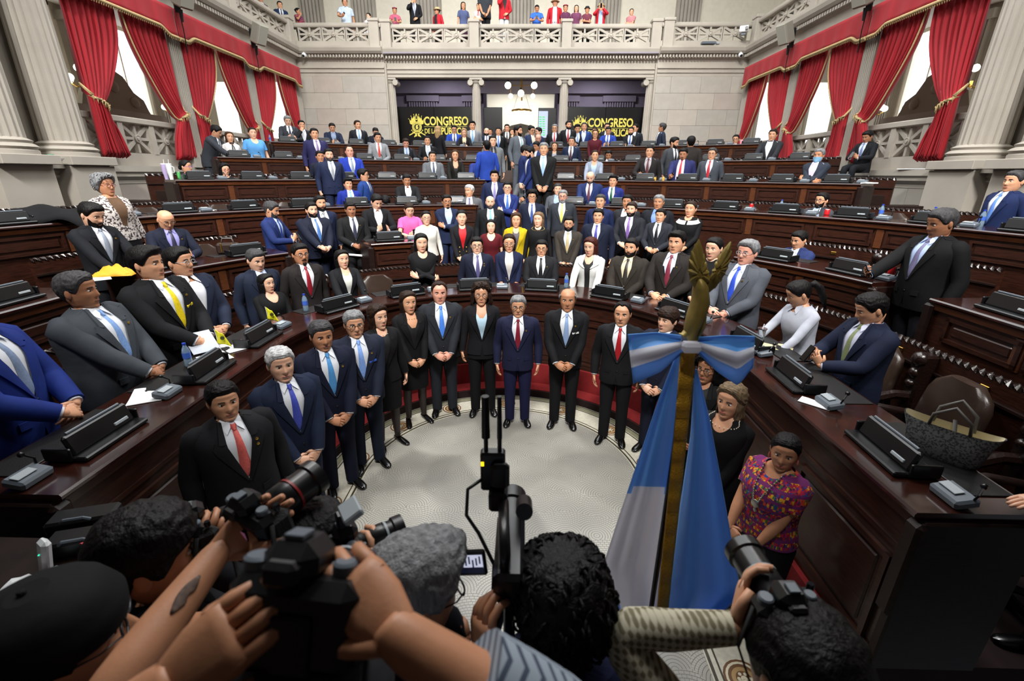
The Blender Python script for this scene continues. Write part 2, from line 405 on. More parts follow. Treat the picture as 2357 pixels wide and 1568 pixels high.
pier = MB(); pier.bbox((0, 0, 7.86), (0.36, 0.36, 0.84), 0.01); pier.bbox((0, 0, 8.31), (0.42, 0.42, 0.1), 0.015); pier = pier.mesh('pier', STONE, 0)
for x, y in [(-5.05, 20), (-1.73, 20), (1.73, 20), (5.05, 20), (-5.45, 19.85), (5.45, 19.85)]: link('pier', pier, wb, (x, y-20, 0))
for a, b, y in [(-8.35, -5.65, 19.85), (5.65, 8.35, 19.85), (-4.85, -1.92, 20.05), (-1.54, 1.54, 20.05), (1.92, 4.85, 20.05)]:
    for j in range(3):
        w = (b-a)/3.; spoke_panel(wb, (a+w*(j+0.5), y-20, 7.88), w-0.03, 0.44, 0)
# walls of the two sides: podium, loggia with columns, entablature, gallery balustrade
COLY = [9.55, 12.85, 16.15, 19.45]
for s, side in ((-1, 'left'), (1, 'right')):
    wl = empty('wall_'+side, (s*8.6, 0, 0), 0, 'grey stone side wall with podium, pilasters and gallery on the %s' % side, kind='structure')
    m = MB(); X = s*8.6
    m.box((s*8.95, 10, 1.45), (0.7, 21, 3.1)); m.box((s*10.6, 10, 2.9), (3.6, 21, 0.3))
    m.build('podium_mass', STONE, wl, (-X, 0, 0), smooth=0)
    block_wall(wl, (0, 2.0, 0) if s < 0 else (0, 20.0, 0), (0, 1, 0) if s < 0 else (0, -1, 0), 18.0, 0.4, 2.75, 1.25, 0.58, (-s, 0, 0), 11+s)
    m = MB()
    a, b = ((X, 20), (X, 2)) if s > 0 else ((X, 2), (X, 20))     # the room lies to the left of a->b only when turned so
    if s < 0: a, b = (X, 20), (X, 2)
    def sw(prof, y0, y1, off=0.0):
        rings = [[(X-s*(o+off), y, z) for o, z in prof] for y in (y0, y1)]; m.loft(rings)
    sw([(-0.3, 2.75), (0.06, 2.75), (0.06, 2.82), (0.14, 2.90), (0.14, 2.96), (0.18, 3.0), (0.18, 3.12), (-0.3, 3.12)], 2, 20)
    sw([(-0.5, 6.5), (0.05, 6.5), (0.05, 6.62), (0.08, 6.62), (0.08, 6.74), (0.12, 6.76), (0.12, 6.80), (0.03, 6.82), (0.03, 7.06), (0.10, 7.10), (0.10, 7.20), (0.24, 7.23), (0.30, 7.30), (0.33, 7.40), (0.33, 7.45), (-0.5, 7.45)], 2, 20)
    sw(BASEP, 2, 20); sw(RAILP, 2, 20)
    m.build('entablature', STONE, wl, (-X, 0, 0), smooth=0)
    m = MB()
    for y in np.arange(10.0, 19.8, 0.115): m.box((X-s*0.17, y, 7.15), (0.14, 0.065, 0.085))
    tag(m.build('dentils', STONE, wl, (-X, 0, 0), smooth=0), kind='stuff')
    for y in (12.2, 15.8, 19.5): link('pier', pier, wl, (0, y, 0))
    for y0, y1, n in ((12.4, 15.6, 3), (16.0, 19.3, 3)):
        w = (y1-y0)/n
        for j in range(n): spoke_panel(wl, (s*0.05, y0+w*(j+0.5), 7.88), w-0.03, 0.44, s*PI/2*-1)
    # pilasters of the loggia (fluted) with pedestals
    pil = MB()
    a = []
    nfl = 7; W_ = 0.46
    for i in range(nfl):
        x0 = -W_/2+W_*i/nfl; x1 = x0+W_/nfl
        a += [(x0+0.008, -0.16), (x0+0.02, -0.13), (x1-0.02, -0.13), (x1-0.008, -0.16)]
    a += [(W_/2, 0.2), (-W_/2, 0.2)]
    pil.prism(a, 3.35, 6.5); pil.box((0, 0, 3.24), (0.62, 0.5, 0.26)); pil.box((0, 0, 3.42), (0.54, 0.44, 0.1)); pil.box((0, 0, 6.42), (0.56, 0.44, 0.16))
    pil = pil.mesh('pilaster', STONE, 0)
    for y in COLY[1:]: link('pilaster', pil, wl, (s*0.02, y, 0), (0, 0, s*-PI/2))
    # pierced balustrade standing on the podium between the pilasters
    m = MB()
    for i in range(3):
        y0, y1 = COLY[i]+0.3, COLY[i+1]-0.3
        m.box((0.16*s, (y0+y1)/2, 3.26), (0.22, y1-y0, 0.28)); m.bbox((0.16*s, (y0+y1)/2, 4.08), (0.30, y1-y0, 0.13), 0.02)
        n = 3
        w = (y1-y0)/n
        for j in range(n+1): m.box((0.16*s, y0+w*j, 3.72), (0.24, 0.14, 0.66))
        for j in range(n): spoke_panel(wl, (0.14*s, y0+w*(j+0.5), 3.71), w-0.12, 0.60, s*-PI/2)
    m.build('balustrade_frame', STONE, wl, smooth=0)
    # the rooms behind the loggia: far wall, ceiling, floor, pilasters, tall windows
    m = MB(); m.box((s*4.4, 12, 5.6), (0.4, 18, 5.2)); m.box((s*2.3, 12, 7.6), (4.4, 18, 0.3)); m.box((s*2.2, 20.2, 5.0), (4.3, 0.3, 5))
    m.build('loggia_back_wall', STONE_L, wl, smooth=0)
    for y in (9.0, 11.9, 14.9, 17.9):
        q = MB()
        for i in range(6): q.box((0, -0.27+0.108*i, 0), (0.22, 0.06, 3.4))
        q.box((0.0, 0, 1.75), (0.34, 0.8, 0.22)); q.box((0, 0, -1.75), (0.34, 0.8, 0.25)); q.box((0.07*s, 0, 0), (0.16, 0.66, 3.4))
        q.build('loggia_pilaster', STONE, wl, (s*4.05, y, 5.3), smooth=0)
    for i, y in enumerate((10.4, 13.4, 16.4)):
        wn = empty('window_%d' % (i+1+(3 if s > 0 else 0)), (X+s*4.15, y, 0), 0, 'tall bright window of the side room, bay %d on the %s' % (i+1, side), kind='structure')
        MB().box((0, 0, 5.7), (0.06, 1.5, 3.0)).build('window_pane', WINDOWG, wn, smooth=0)
        q = MB(); q.box((-0.05*s, 0.8, 5.7), (0.16, 0.12, 3.2)); q.box((-0.05*s, -0.8, 5.7), (0.16, 0.12, 3.2)); q.box((-0.05*s, 0, 7.25), (0.16, 1.72, 0.12)); q.box((-0.05*s, 0, 4.15), (0.2, 1.8, 0.12)); q.box((-0.05*s, 0, 5.7), (0.05, 0.05, 3.0))
        q.build('window_frame', STONE_L, wn, smooth=0)
    for i, xo in enumerate((1.15, 3.05)):
        wn = empty('window_%d' % (7+i+(2 if s > 0 else 0)), (X+s*xo, 19.98, 0), 0, 'bright window at the end of the %s side room, %s one' % (side, ('inner', 'outer')[i]), kind='structure')
        MB().box((0, 0, 5.2), (.85, .06, 2.2)).build('window_pane', WINDOWG, wn, smooth=0)
        q = MB(); q.box((-.48, -.03, 5.2), (.1, .12, 2.4)); q.box((.48, -.03, 5.2), (.1, .12, 2.4)); q.box((0, -.03, 6.36), (1.06, .12, .1)); q.box((0, -.03, 4.06), (1.06, .14, .1)); q.build('window_frame', STONE_L, wn, smooth=0)
    for i, y in enumerate((9.8, 11.2, 13.0, 14.6, 16.2, 17.6)):
        sc_ = empty('wall_sconce', (X+s*2.6, y, 4.6+0.25*(i % 3)), 0, 'glowing globe lamp cluster behind the %s curtains, %s from the stage' % (side, ['first', 'second', 'third', 'fourth', 'fifth', 'sixth'][i]), 'lamp', 'globe lamps of the side rooms')
        MB().tube([(0, 0, 3.0-(4.6+0.25*(i % 3))), (0, 0, 0.1)], 0.03).build('stem', BRASS, sc_)
        for j in range(5):
            an = j*2*PI/5; q = 0.30 if j < 4 else 0
            MB().ball((q*math.cos(an*1.25), q*math.sin(an*1.25), 0.12 if j < 4 else 0.38), 0.085, 12, 8).build('globe', LAMP, sc_)
            MB().tube([(0, 0, 0), (q*0.5*math.cos(an*1.25), q*0.5*math.sin(an*1.25), -0.06), (q*math.cos(an*1.25), q*math.sin(an*1.25), 0.05)], 0.012, 6).build('arm', BRASS, sc_)
    q = MB()                                                 # carved crest board seen through the first bay
    pr = [(0, 0), (0.15, 0.35), (0.45, 0.5), (0.7, 0.85), (0.95, 0.95), (1.25, 0.95), (1.5, 0.85), (1.75, 0.5), (2.05, 0.35), (2.2, 0)]
    q.prism(pr, -0.06, 0.06); q.xform(Matrix(((0, 0, 1, 0), (1, 0, 0, 0), (0, 1, 0, 0), (0, 0, 0, 1))))
    for kx, kz in ((0.5, 0.25), (1.1, 0.55), (1.7, 0.25)): q.ball((-0.07*s, kx, kz), (0.05, 0.16, 0.14))
    cr = q.build('carved_crest_board', pm('pale_carved_wood', '#98907e', 0.7, bump=0.4, bscale=25), None, (X+s*2.1, 12.2, 4.55)); tag(cr, 'pale carved crest board standing in the %s side room behind the first curtains' % side, 'carved board')
    MB().box((s*0.0, 1.1, -0.72), (0.3, 3.2, 1.44)).build('plinth', STONE, cr, smooth=0)

# the pair of great fluted columns at each side of the stage end
def column(name, loc, r, z0, z1, label, group, base=True, cap=None, n=20, flat=False):
    e = empty(name, loc, 0, label, 'column', group)
    N = n*4; a = np.linspace(0, 2*PI, N, endpoint=False)
    ph = (np.arange(N) % 4)
    k = np.where(ph == 0, 1.0, np.where(ph == 2, 0.915, 0.94))
    m = MB(); rings = []
    for t in np.linspace(0, 1, 9):
        rr = r*(1-0.14*t**1.6); rings.append(np.stack([np.cos(a)*rr*k, np.sin(a)*rr*k, np.full(N, z0+(z1-z0)*t)], 1))
    m.loft(rings); m.build('shaft', STONE, e, smooth=0)
    MB().lathe([(r*1.32, z0-0.26), (r*1.32, z0-0.19), (r*1.25, z0-0.17), (r*1.36, z0-0.13), (r*1.25, z0-0.09), (r*1.13, z0-0.07), (r*1.2, z0-0.03), (r*1.05, z0), (r*0.95, z0+0.02)], 32).build('base', STONE, e)
    MB().bbox((0, 0, z0-0.33), (r*2.8, r*2.8, 0.16), 0.01).build('plinth', STONE, e, smooth=0)
    if cap == 'ionic':
        rt = r*0.86
        m = MB().lathe([(rt*1.0, z1-0.02), (rt*1.2, z1+0.02), (rt*1.3, z1+0.06), (rt*1.1, z1+0.08)], 24); m.bbox((0, 0, z1+0.13), (r*2.7, r*2.3, 0.07), 0.01)
        m.build('capital', STONE, e)
        for sx in (-1, 1):
            v = MB()
            v.lathe([(0.105, -r*1.1), (0.105, -r*1.0), (0.08, -r*0.5), (0.075, 0), (0.08, r*0.5), (0.105, r*1.0), (0.105, r*1.1)], 16)
            v.lathe([(0.06, -r*1.16), (0.06, -r*1.1)], 12); v.lathe([(0.025, -r*1.2), (0.025, -r*1.1)], 10)
            v.xform(Matrix.Translation((sx*r*1.18, 0, z1+0.01)) @ Matrix.Rotation(PI/2, 4, 'X')); v.build('volute', STONE, e)
    return e
for s, side in ((-1, 'left'), (1, 'right')):
    column('great_column', (s*8.62, 9.3, 0), 0.36, 3.52, 6.52, 'great fluted stone column beside the first red curtain on the %s wall' % side, 'great columns by the stage', n=22)
    column('great_column', (s*8.62, 8.1, 0), 0.36, 3.52, 6.52, 'outermost great fluted stone column at the %s edge of the photo' % side, 'great columns by the stage', n=22)
    m = MB(); m.box((s*8.75, 8.7, 3.12), (0.9, 2.4, 0.14)); m.box((s*9.15, 8.7, 5.0), (0.3, 2.5, 3.6))
    m.box((s*8.54, 9.3, 1.55), (0.7, 0.95, 3.1)); m.box((s*8.54, 8.1, 1.55), (0.5, 0.95, 3.1))
    tag(m.build('trim_%d' % (4 if s < 0 else 5), STONE, smooth=0), 'stone pier and pedestal under the great columns on the %s' % side, kind='structure')
for x, nm in ((-5.1, 'at the left jamb of the lobby opening'), (-1.72, 'left of the chandelier in the lobby opening'), (1.74, 'right of the chandelier in the lobby opening'), (5.1, 'at the right jamb of the lobby opening')):
    column('ionic_column', (x, 20.25, 0), 0.185, 3.42, 6.32, 'slender fluted ionic column '+nm, 'ionic columns of the lobby', cap='ionic', n=16)

# ------------------------------------------------------------------ lobby behind the columns
lw = empty('wall_lobby', (0, 24, 0), 0, 'dim grey inner wall of the lobby around a bright doorway', kind='structure')
m = MB()
for s in (-1, 1): m.box((s*4.55, 0.2, 5.2), (5.9, 0.4, 4.6)); m.box((s*7.3, -1.55, 5.2), (0.4, 3.3, 4.6))
m.box((0, 0.2, 7.05), (3.3, 0.4, 0.9)); m.box((0, -2.0, 7.35), (15, 4.4, 0.2))
m.build('wall_mass', STONE_P, lw, smooth=0)
for x, w in ((-4.6, 1.4), (-2.3, 0.8), (2.3, 0.8), (4.6, 1.4)):
    q = MB(); n = int(w/0.11)
    for i in range(n): q.box((-w/2+w*(i+0.5)/n, -0.05, 4.6), (w/n*0.6, 0.1, 3.2))
    q.box((0, -0.07, 6.3), (w+0.12, 0.16, 0.25)); q.build('pilaster', STONE_P, lw, (x, 0, 0), smooth=0)
MB().box((0, -0.1, 6.75), (14.5, 0.3, 0.5)).build('cornice', STONE_P, lw, smooth=0)
q = MB(); q.box((-1.66, -0.06, 5.0), (0.14, 0.3, 3.4)); q.box((1.66, -0.06, 5.0), (0.14, 0.3, 3.4)); q.box((0, -0.06, 6.62), (3.4, 0.3, 0.14)); q.build('door_frame', pm('dark_purple_frame', '#4a4152', 0.5), lw, smooth=0)
m = MB(); m.box((0, 29, 5.2), (8, 0.2, 4.6)); m.box((-3.9, 26.6, 5.2), (0.2, 4.8, 4.6)); m.box((3.9, 26.6, 5.2), (0.2, 4.8, 4.6)); m.box((0, 26.6, 7.5), (8, 4.8, 0.1)); m.box((0, 26.6, 3.0), (8, 4.8, 0.2))
tag(m.build('wall_doorway', pm('white_room_wall', '#eeece4', 0.9), smooth=0), 'white walls of the bright room seen through the doorway', kind='structure')
area_light('room_lamp', (0, 26.6, 7.3), 3, 3, 170, (1, 0.97, 0.92))
area_light('lobby_lamp', (-3.4, 22.2, 7.1), 1, 0.4, 75, (0.88, 0.84, 1.0)); area_light('lobby_lamp', (3.4, 22.2, 7.1), 1, 0.4, 75, (0.88, 0.84, 1.0))
# chandeliers
ch = empty('chandelier', (0.03, 22.0, 0), 0, 'hanging lamp with three large white globes in the lobby opening', 'chandelier')
MB().tube([(0, 0, 7.25), (0, 0, 6.4)], 0.012, 6).build('rod', BRASS, ch)
for x, z in ((-0.56, 6.54), (0.56, 6.54), (0, 6.24)):
    MB().ball((x, 0, z), 0.135, 18, 12).build('globe', LAMP, ch)
    MB().lathe([(0.05, z+0.13), (0.05, z+0.2), (0.02, z+0.22)], 12, (x, 0, 0)).build('holder', BLACKP, ch)
MB().tube([(-0.56, 0, 6.76), (-0.2, 0, 6.95), (0.2, 0, 6.95), (0.56, 0, 6.76)], 0.014, 6).build('arm', BRASS, ch)
ch = empty('chandelier', (0.06, 23.0, 0), 0, 'brass chandelier with a scalloped glass bowl in the bright doorway', 'chandelier')
BOWL = pm('alabaster_bowl', '#fff3d6', 0.4, emit=2.2)
m = MB(); a = np.linspace(0, 2*PI, 40, endpoint=False); rings = []
for r, z in ((0.03, 5.32), (0.22, 5.36), (0.36, 5.48), (0.42, 5.62), (0.40, 5.66)): rr = r*(1+0.06*np.cos(a*10)); rings.append(np.stack([np.cos(a)*rr, np.sin(a)*rr, np.full(40, z)], 1))
m.loft(rings).build('bowl', BOWL, ch)
MB().ball((0, 0, 5.98), 0.10, 14, 10).build('globe', LAMP, ch)
for s in (-1, 1):
    MB().ball((s*0.5, 0, 6.28), 0.10, 14, 10).build('globe', LAMP, ch)
    MB().tube([(s*0.5, 0, 6.38), (s*0.5, 0, 6.62), (s*0.42, 0, 6.70), (s*0.05, 0, 6.70)], 0.016, 6).build('arm', BRASS, ch)
    MB().tube([(s*0.05, 0, 6.7), (s*0.40, 0, 5.66)], 0.008, 5).build('chain', BRASS, ch)
MB().lathe([(0.42, 5.64), (0.46, 5.67), (0.46, 5.71), (0.42, 5.73)], 32).build('rim', BRASS, ch)
MB().tube([(0, 0, 7.2), (0, 0, 6.08)], 0.03, 8).build('rod', BRASS, ch)
m = MB(); pr = [(-1.5, 0), (-1.5, 0.55), (-1.2, 0.75), (-0.8, 0.72), (-0.5, 0.95), (0, 1.05), (0.5, 0.95), (0.8, 0.72), (1.2, 0.75), (1.5, 0.55), (1.5, 0)]
m.prism(pr, -0.05, 0.05); m.xform(Matrix.Rotation(PI/2, 4, 'X'))
for x in (-1.1, -0.55, 0, 0.55, 1.1): m.ball((x, -0.06, 0.42), (0.17, 0.05, 0.2))
o = m.build('carved_screen', pm('grey_carved_stone', '#8a8578', 0.75, bump=0.8, bscale=14), None, (0, 25.6, 4.35)); tag(o, 'grey carved low screen standing in the bright doorway', 'carved screen'); MB().box((0, 0, -0.62), (3.0, 0.3, 1.25)).build('plinth', STONE, o)
for x in (-0.02, 0.42):
    sp_ = empty('stage_spotlight', (x, 21.2, 6.95), 0, 'small black spotlight under the lobby ceiling, %s one' % ('left' if x < 0.2 else 'right'), 'spotlight', 'spotlights of the lobby')
    MB().lathe([(0.05, -0.12), (0.07, -0.1), (0.07, 0.08), (0.04, 0.12)], 12).build('housing', BLACKP, sp_); MB().box((0, 0, 0.2), (0.03, 0.03, 0.25)).build('bracket', BLACKP, sp_); MB().lathe([(0.045, -0.13), (0.045, -0.121)], 10).build('lens', LAMP, sp_)

# ------------------------------------------------------------------ screen walls with the lettering
SCREEN = pm('black_screen', '#0b0b0c', 0.25); YEL = pm('print_yellow', '#c3b64e', 0.5, emit=0.25); YELD = pm('print_dark', '#131308', 0.5)
def text(body, size, loc, rot, mat, parent, bold=0.0, name='lettering', sx=1.0):
    cu = bpy.data.curves.new(name, 'FONT'); cu.body = body; cu.size = size; cu.extrude = 0.002; cu.offset = bold; cu.resolution_u = 3
    t = bpy.data.objects.new(name, cu); COL.objects.link(t)
    dg = bpy.context.evaluated_depsgraph_get(); me = bpy.data.meshes.new_from_object(t.evaluated_get(dg)); bpy.data.objects.remove(t, do_unlink=True)
    me.materials.clear(); me.materials.append(mat)
    return link(name, me, parent, loc, rot, (sx, 1, 1))
def emblem(parent, loc):
    m = MB()
    m.lathe([(0.26, 0), (0.26, 0.006)], 28); m.lathe([(0.215, 0), (0.215, 0.008)], 28, mi=1); m.lathe([(0.20, 0), (0.20, 0.010)], 28); m.lathe([(0.15, 0), (0.15, 0.012)], 24, mi=1)
    for k in range(10): m.box((0.18*math.cos(k*PI/5), 0.18*math.sin(k*PI/5), 0.012), (0.02, 0.02, 0.006), rz=k*PI/5, mi=1)
    m.prism([(-0.05, -0.10), (0.04, -0.10), (0.08, -0.02), (0.02, 0.0), (0.07, 0.06), (0.03, 0.11), (-0.04, 0.09), (-0.06, 0.0)], 0, 0.015)
    for s in (-1, 1):
        for k, (an, L) in enumerate(((0.22, 0.62), (0.5, 0.60), (0.82, 0.58))):
            dx, dy = math.sin(an)*s, math.cos(an); nx, ny = dy, -dx
            b = (dx*0.22, dy*0.22); t = (dx*L, dy*L)
            m.prism([(b[0]-nx*0.012, b[1]-ny*0.012), (b[0]+nx*0.012, b[1]+ny*0.012), (t[0]+nx*0.006, t[1]+ny*0.006), (t[0]-nx*0.006, t[1]-ny*0.006)], 0, 0.005)
            m.lathe([(0.02, 0), (0.02, 0.006)], 8, (t[0], t[1], 0))
            m.prism([(dx*0.26, dy*0.26), (dx*(L-0.06), dy*(L-0.06)), (dx*(L-0.2)+nx*0.13*s, dy*(L-0.2)+ny*0.13*s), (dx*0.27+nx*0.10*s, dy*0.27+ny*0.10*s)], 0, 0.004)
        for k in range(7):
            an = -0.5-k*0.28; q = 0.33
            m.ball((q*math.cos(an)*s, q*math.sin(an), 0.004), (0.045, 0.022, 0.004), 8, 5)
        m.prism([(s*0.10, -0.26), (s*0.42, -0.42), (s*0.45, -0.38), (s*0.13, -0.22)], 0, 0.005)
        m.prism([(s*0.05, -0.26), (s*0.20, -0.50), (s*0.02, -0.44)], 0, 0.005)
    m.prism([(-0.05, 0.34), (0.05, 0.34), (0.08, 0.48), (0, 0.66), (-0.08, 0.48)], 0, 0.004); m.prism([(-0.03, 0.38), (0.03, 0.38), (0.05, 0.48), (0, 0.58), (-0.05, 0.48)], 0, 0.006, mi=1)
    return m.build('emblem', [YEL, YELD], parent, loc, (PI/2, 0, 0), smooth=0)
def screen_wall(x0, x1, y, z0, z1, n, label, rz=0.0):
    e = empty('screen_wall', ((x0+x1)/2, y, z0), rz, label, 'screen'); w = (x1-x0)/n
    for i in range(n): MB().bbox((-(x1-x0)/2+w*(i+0.5), 0, (z1-z0)/2), (w-0.006, 0.12, z1-z0), 0.01).build('screen_panel', SCREEN, e, smooth=0)
    return e
sl = screen_wall(-5.1, -1.95, 20.75, 3.5, 5.56, 2, 'black screen wall with yellow congress lettering left of the chandelier', math.radians(-2))
emblem(sl, (-0.74, -0.066, 1.30)).scale = (.78, .78, .78)
text('CONGRESO', 0.45, (-0.44, -0.066, 1.37), (PI/2, 0, 0), YEL, sl, 0.012, sx=0.76)
text('DE LA', 0.26, (-0.43, -0.066, 1.06), (PI/2, 0, 0), YEL, sl, 0.004, sx=0.72); text('REPÚBLICA', 0.37, (-0.02, -0.066, 1.02), (PI/2, 0, 0), YEL, sl, 0.010, sx=0.70)
MB().box((0.46, -0.066, 1.315), (1.8, 0.006, 0.012)).build('lettering_rule', YEL, sl)
tag(screen_wall(-1.52, -0.72, 20.9, 3.5, 5.56, 1, 'plain black screen beside the ionic column left of the chandelier'))
sr = screen_wall(1.95, 5.05, 20.75, 3.5, 5.56, 2, 'black screen wall with yellow congress lettering right of the chandelier', math.radians(2))
emblem(sr, (-1.02, -0.066, 1.25)).scale = (.78, .78, .78)
text('CONGRESO', 0.45, (-0.70, -0.066, 1.33), (PI/2, 0, 0), YEL, sr, 0.012, sx=0.76)
text('DE LA', 0.26, (-0.69, -0.066, 1.02), (PI/2, 0, 0), YEL, sr, 0.004, sx=0.72); text('REPÚBLICA', 0.37, (-0.28, -0.066, 0.98), (PI/2, 0, 0), YEL, sr, 0.010, sx=0.70)
MB().box((0.20, -0.066, 1.275), (1.8, 0.006, 0.012)).build('lettering_rule', YEL, sr)
sb = screen_wall(0.76, 1.52, 20.9, 3.5, 5.54, 1, 'black screen with a pale voting board reflection drawn on it right of the chandelier')
VB = pm('board_reflection', '#9aa6c4', 0.4, emit=0.5); VG = pm('reflected_green', '#2fae4a', 0.4, emit=0.7)  # glowing colours that imitate the voting board's reflection in the screens
def reflected_board(parent, x, z, w, h, nm='board_reflection'):
    b = MB().box((0, 0, 0), (w, 0.004, h)).build(nm, VB, parent, (x, -0.066, z))
    q = MB()
    for i in range(9):
        for j in range(2): q.box((-w*0.42+j*w*0.35+w*0.1+i*0.004, -0.004, h*0.28-i*h*0.085), (w*0.26, 0.004, h*0.035))
    q.build('reflected_mark', VG, b)
reflected_board(sb, -0.17, 1.42, 0.38, 1.0)
reflected_board(sr, -0.33, 0.78, 0.95, 0.55)

# ------------------------------------------------------------------ galleries: floors and the bright upper walls
m = MB(); m.box((0, 22.4, 7.36), (22, 4.6, 0.16)); m.box((-10.6, 11, 7.36), (3.8, 18, 0.16)); m.box((10.6, 11, 7.36), (3.8, 18, 0.16)); m.box((0, 23.4, 7.55), (22, 2.2, 0.36))
tag(m.build('floor_gallery', STONE, smooth=0), 'stone gallery floor running round above the hall', kind='structure')
m = MB(); m.box((0, 24.7, 10), (24, 0.3, 5.4)); m.box((-12.5, 13, 10), (0.3, 24, 5.4)); m.box((12.5, 13, 10), (0.3, 24, 5.4))
gw = m.build('wall_gallery', pm('gallery_plaster', '#e2dccb', 0.85, var=0.04), smooth=0); tag(gw, 'cream upper wall behind the gallery visitors', kind='structure')
for x in (-9.6, -7.2, -4.2, -0.0, 3.9, 7.5):
    q = MB()
    for i in range(7): q.box((-0.48+0.16*i, 0, 9.9), (0.10, 0.18, 5))
    q.box((0, 0.05, 9.9), (1.14, 0.1, 5)); q.build('gallery_pilaster', STONE, gw, (x, 24.5, 0), smooth=0)

# ------------------------------------------------------------------ stage end behind the camera
m = MB(); m.box((0, -4.2, 5), (26, 0.4, 12)); 
tag(m.build('wall_front', pm('dark_stage_wall', '#3a2f2a', 0.7), smooth=0), 'dark wall of the stage end', kind='structure')
m = MB(); m.box((0, -1.2, 11.4), (26, 6.4, 0.3))
tag(m.build('ceiling', pm('stage_ceiling', '#5b564e', 0.8), smooth=0), 'ceiling over the stage end', kind='structure')
m = MB(); m.box((-10.6, -1, 5), (0.4, 6, 12)); m.box((10.6, -1, 5), (0.4, 6, 12))
tag(m.build('wall_stage_sides', pm('dark_stage_wall', '#3a2f2a', 0.7), smooth=0), 'dark side walls of the stage end', kind='structure')
m = MB(); m.box((0, -1.4, 0.2), (7.6, 4.8, 0.4))
tag(m.build('floor_stage', DARKCARPET, smooth=0), 'dark carpeted stage in front of the well', kind='structure')
# ------------------------------------------------------------------ curtains and valances
ORD = ['first', 'second', 'third', 'fourth', 'fifth', 'sixth', 'seventh', 'eighth', 'ninth', 'tenth', 'eleventh', 'twelfth', 'thirteenth', 'fourteenth']
def curtain(s, yp, dirn, label, seed):
    """hangs from the rail beside the pilaster at yp, drawn back to a tie; dirn = towards the bay's middle along Y"""
    r = random.Random(seed); e = empty('curtain', (s*8.5, yp, 3.3), 0, label, 'curtain', 'red velvet curtains of the side bays')
    nu, nv = 60, 44; vt = 0.62; P = np.zeros((nv, nu, 3)); ph = r.uniform(0, 6)
    for i in range(nv):
        v = i/(nv-1.)
        if v < vt:
            f = (v/vt)**2.4; w = 1.30*(1-f)+0.30*f; z = 6.36-(6.36-4.45)*(v/vt)
        else:
            f = (v-vt)/(1-vt); w = 0.30+0.30*f**0.8; z = 4.45-(4.45-3.32)*f
        sag = math.exp(-((v-vt)/0.16)**2)
        for j in range(nu):
            u = j/(nu-1.)
            amp = 0.045+0.03*min(1, v/vt)-0.02*sag
            fold = math.sin(u*2*PI*8.5+ph+0.5*math.sin(v*5))*amp+0.018*math.sin(u*2*PI*19+ph*2+v*3)
            y = 0.24+u*w+(0.06*math.sin(u*9+v*4))*(0.4 if v < vt else 1)*0.4
            zz = z-sag*0.22*u+(0.05*math.sin(u*2*PI*8.5+ph) if v > 0.97 else 0)
            P[i, j] = (-s*(0.02+fold+0.10*sag*(1-abs(2*u-1))+(0.06 if v > vt else 0)), dirn*y, zz-3.3)
    m = MB(); m.sheet(P, 0.014); m.build('cloth', VELVET, e, smooth=180)
    k = int(vt*nv)
    ed = [P[i, nu-1]+np.array([-s*0.01, dirn*0.012, 0]) for i in range(k+1)]
    MB().tube(ed, 0.022, 6, sq=0.6).build('edge_fringe', FRINGE, e, smooth=180)
    tr = [P[k, j]+np.array([-s*0.05, 0, 0.0]) for j in range(0, nu, 3)]
    tr = [np.array([0.05*s*0, dirn*0.2, 4.62-3.3])]+tr
    m = MB(); m.tube(tr, 0.028, 6)
    for q in tr[1:]: m.tube([q, q+np.array([0, 0, -0.10])], [0.012, 0.006], 5)
    m.build('tieback', FRINGE, e, smooth=180)
    return e
def valance(s, y0, y1, label):
    e = empty('valance', (s*8.29, (y0+y1)/2, 6.1), 0, label, 'valance', 'red velvet valances of the side bays'); n = 60; P = np.zeros((8, n, 3)); w = y1-y0
    def zb(t):
        d = min(t, 1-t)*w
        return 6.10 if d < 0.25 else (6.10+0.13*(0.5-0.5*math.cos(PI*min(1, (d-0.25)/0.35))))
    for i in range(8):
        for j in range(n):
            t = j/(n-1.); z = 6.70+(zb(t)-6.70)*i/7.
            P[i, j] = (-s*(0.012*math.sin(t*40)*i/7.), (t-0.5)*w, z-6.1)
    MB().sheet(P, 0.02).build('cloth', VELVET, e, smooth=180)
    ed = [np.array([-s*0.02, ((j/(n-1.))-0.5)*w, zb(j/(n-1.))-6.1-0.03]) for j in range(n)]
    m = MB(); m.tube(ed, 0.03, 6, sq=1.2)
    for q in ed: m.tube([q, q+np.array([0, 0, -0.07])], [0.018, 0.012], 4)
    m.build('fringe', FRINGE, e, smooth=180)
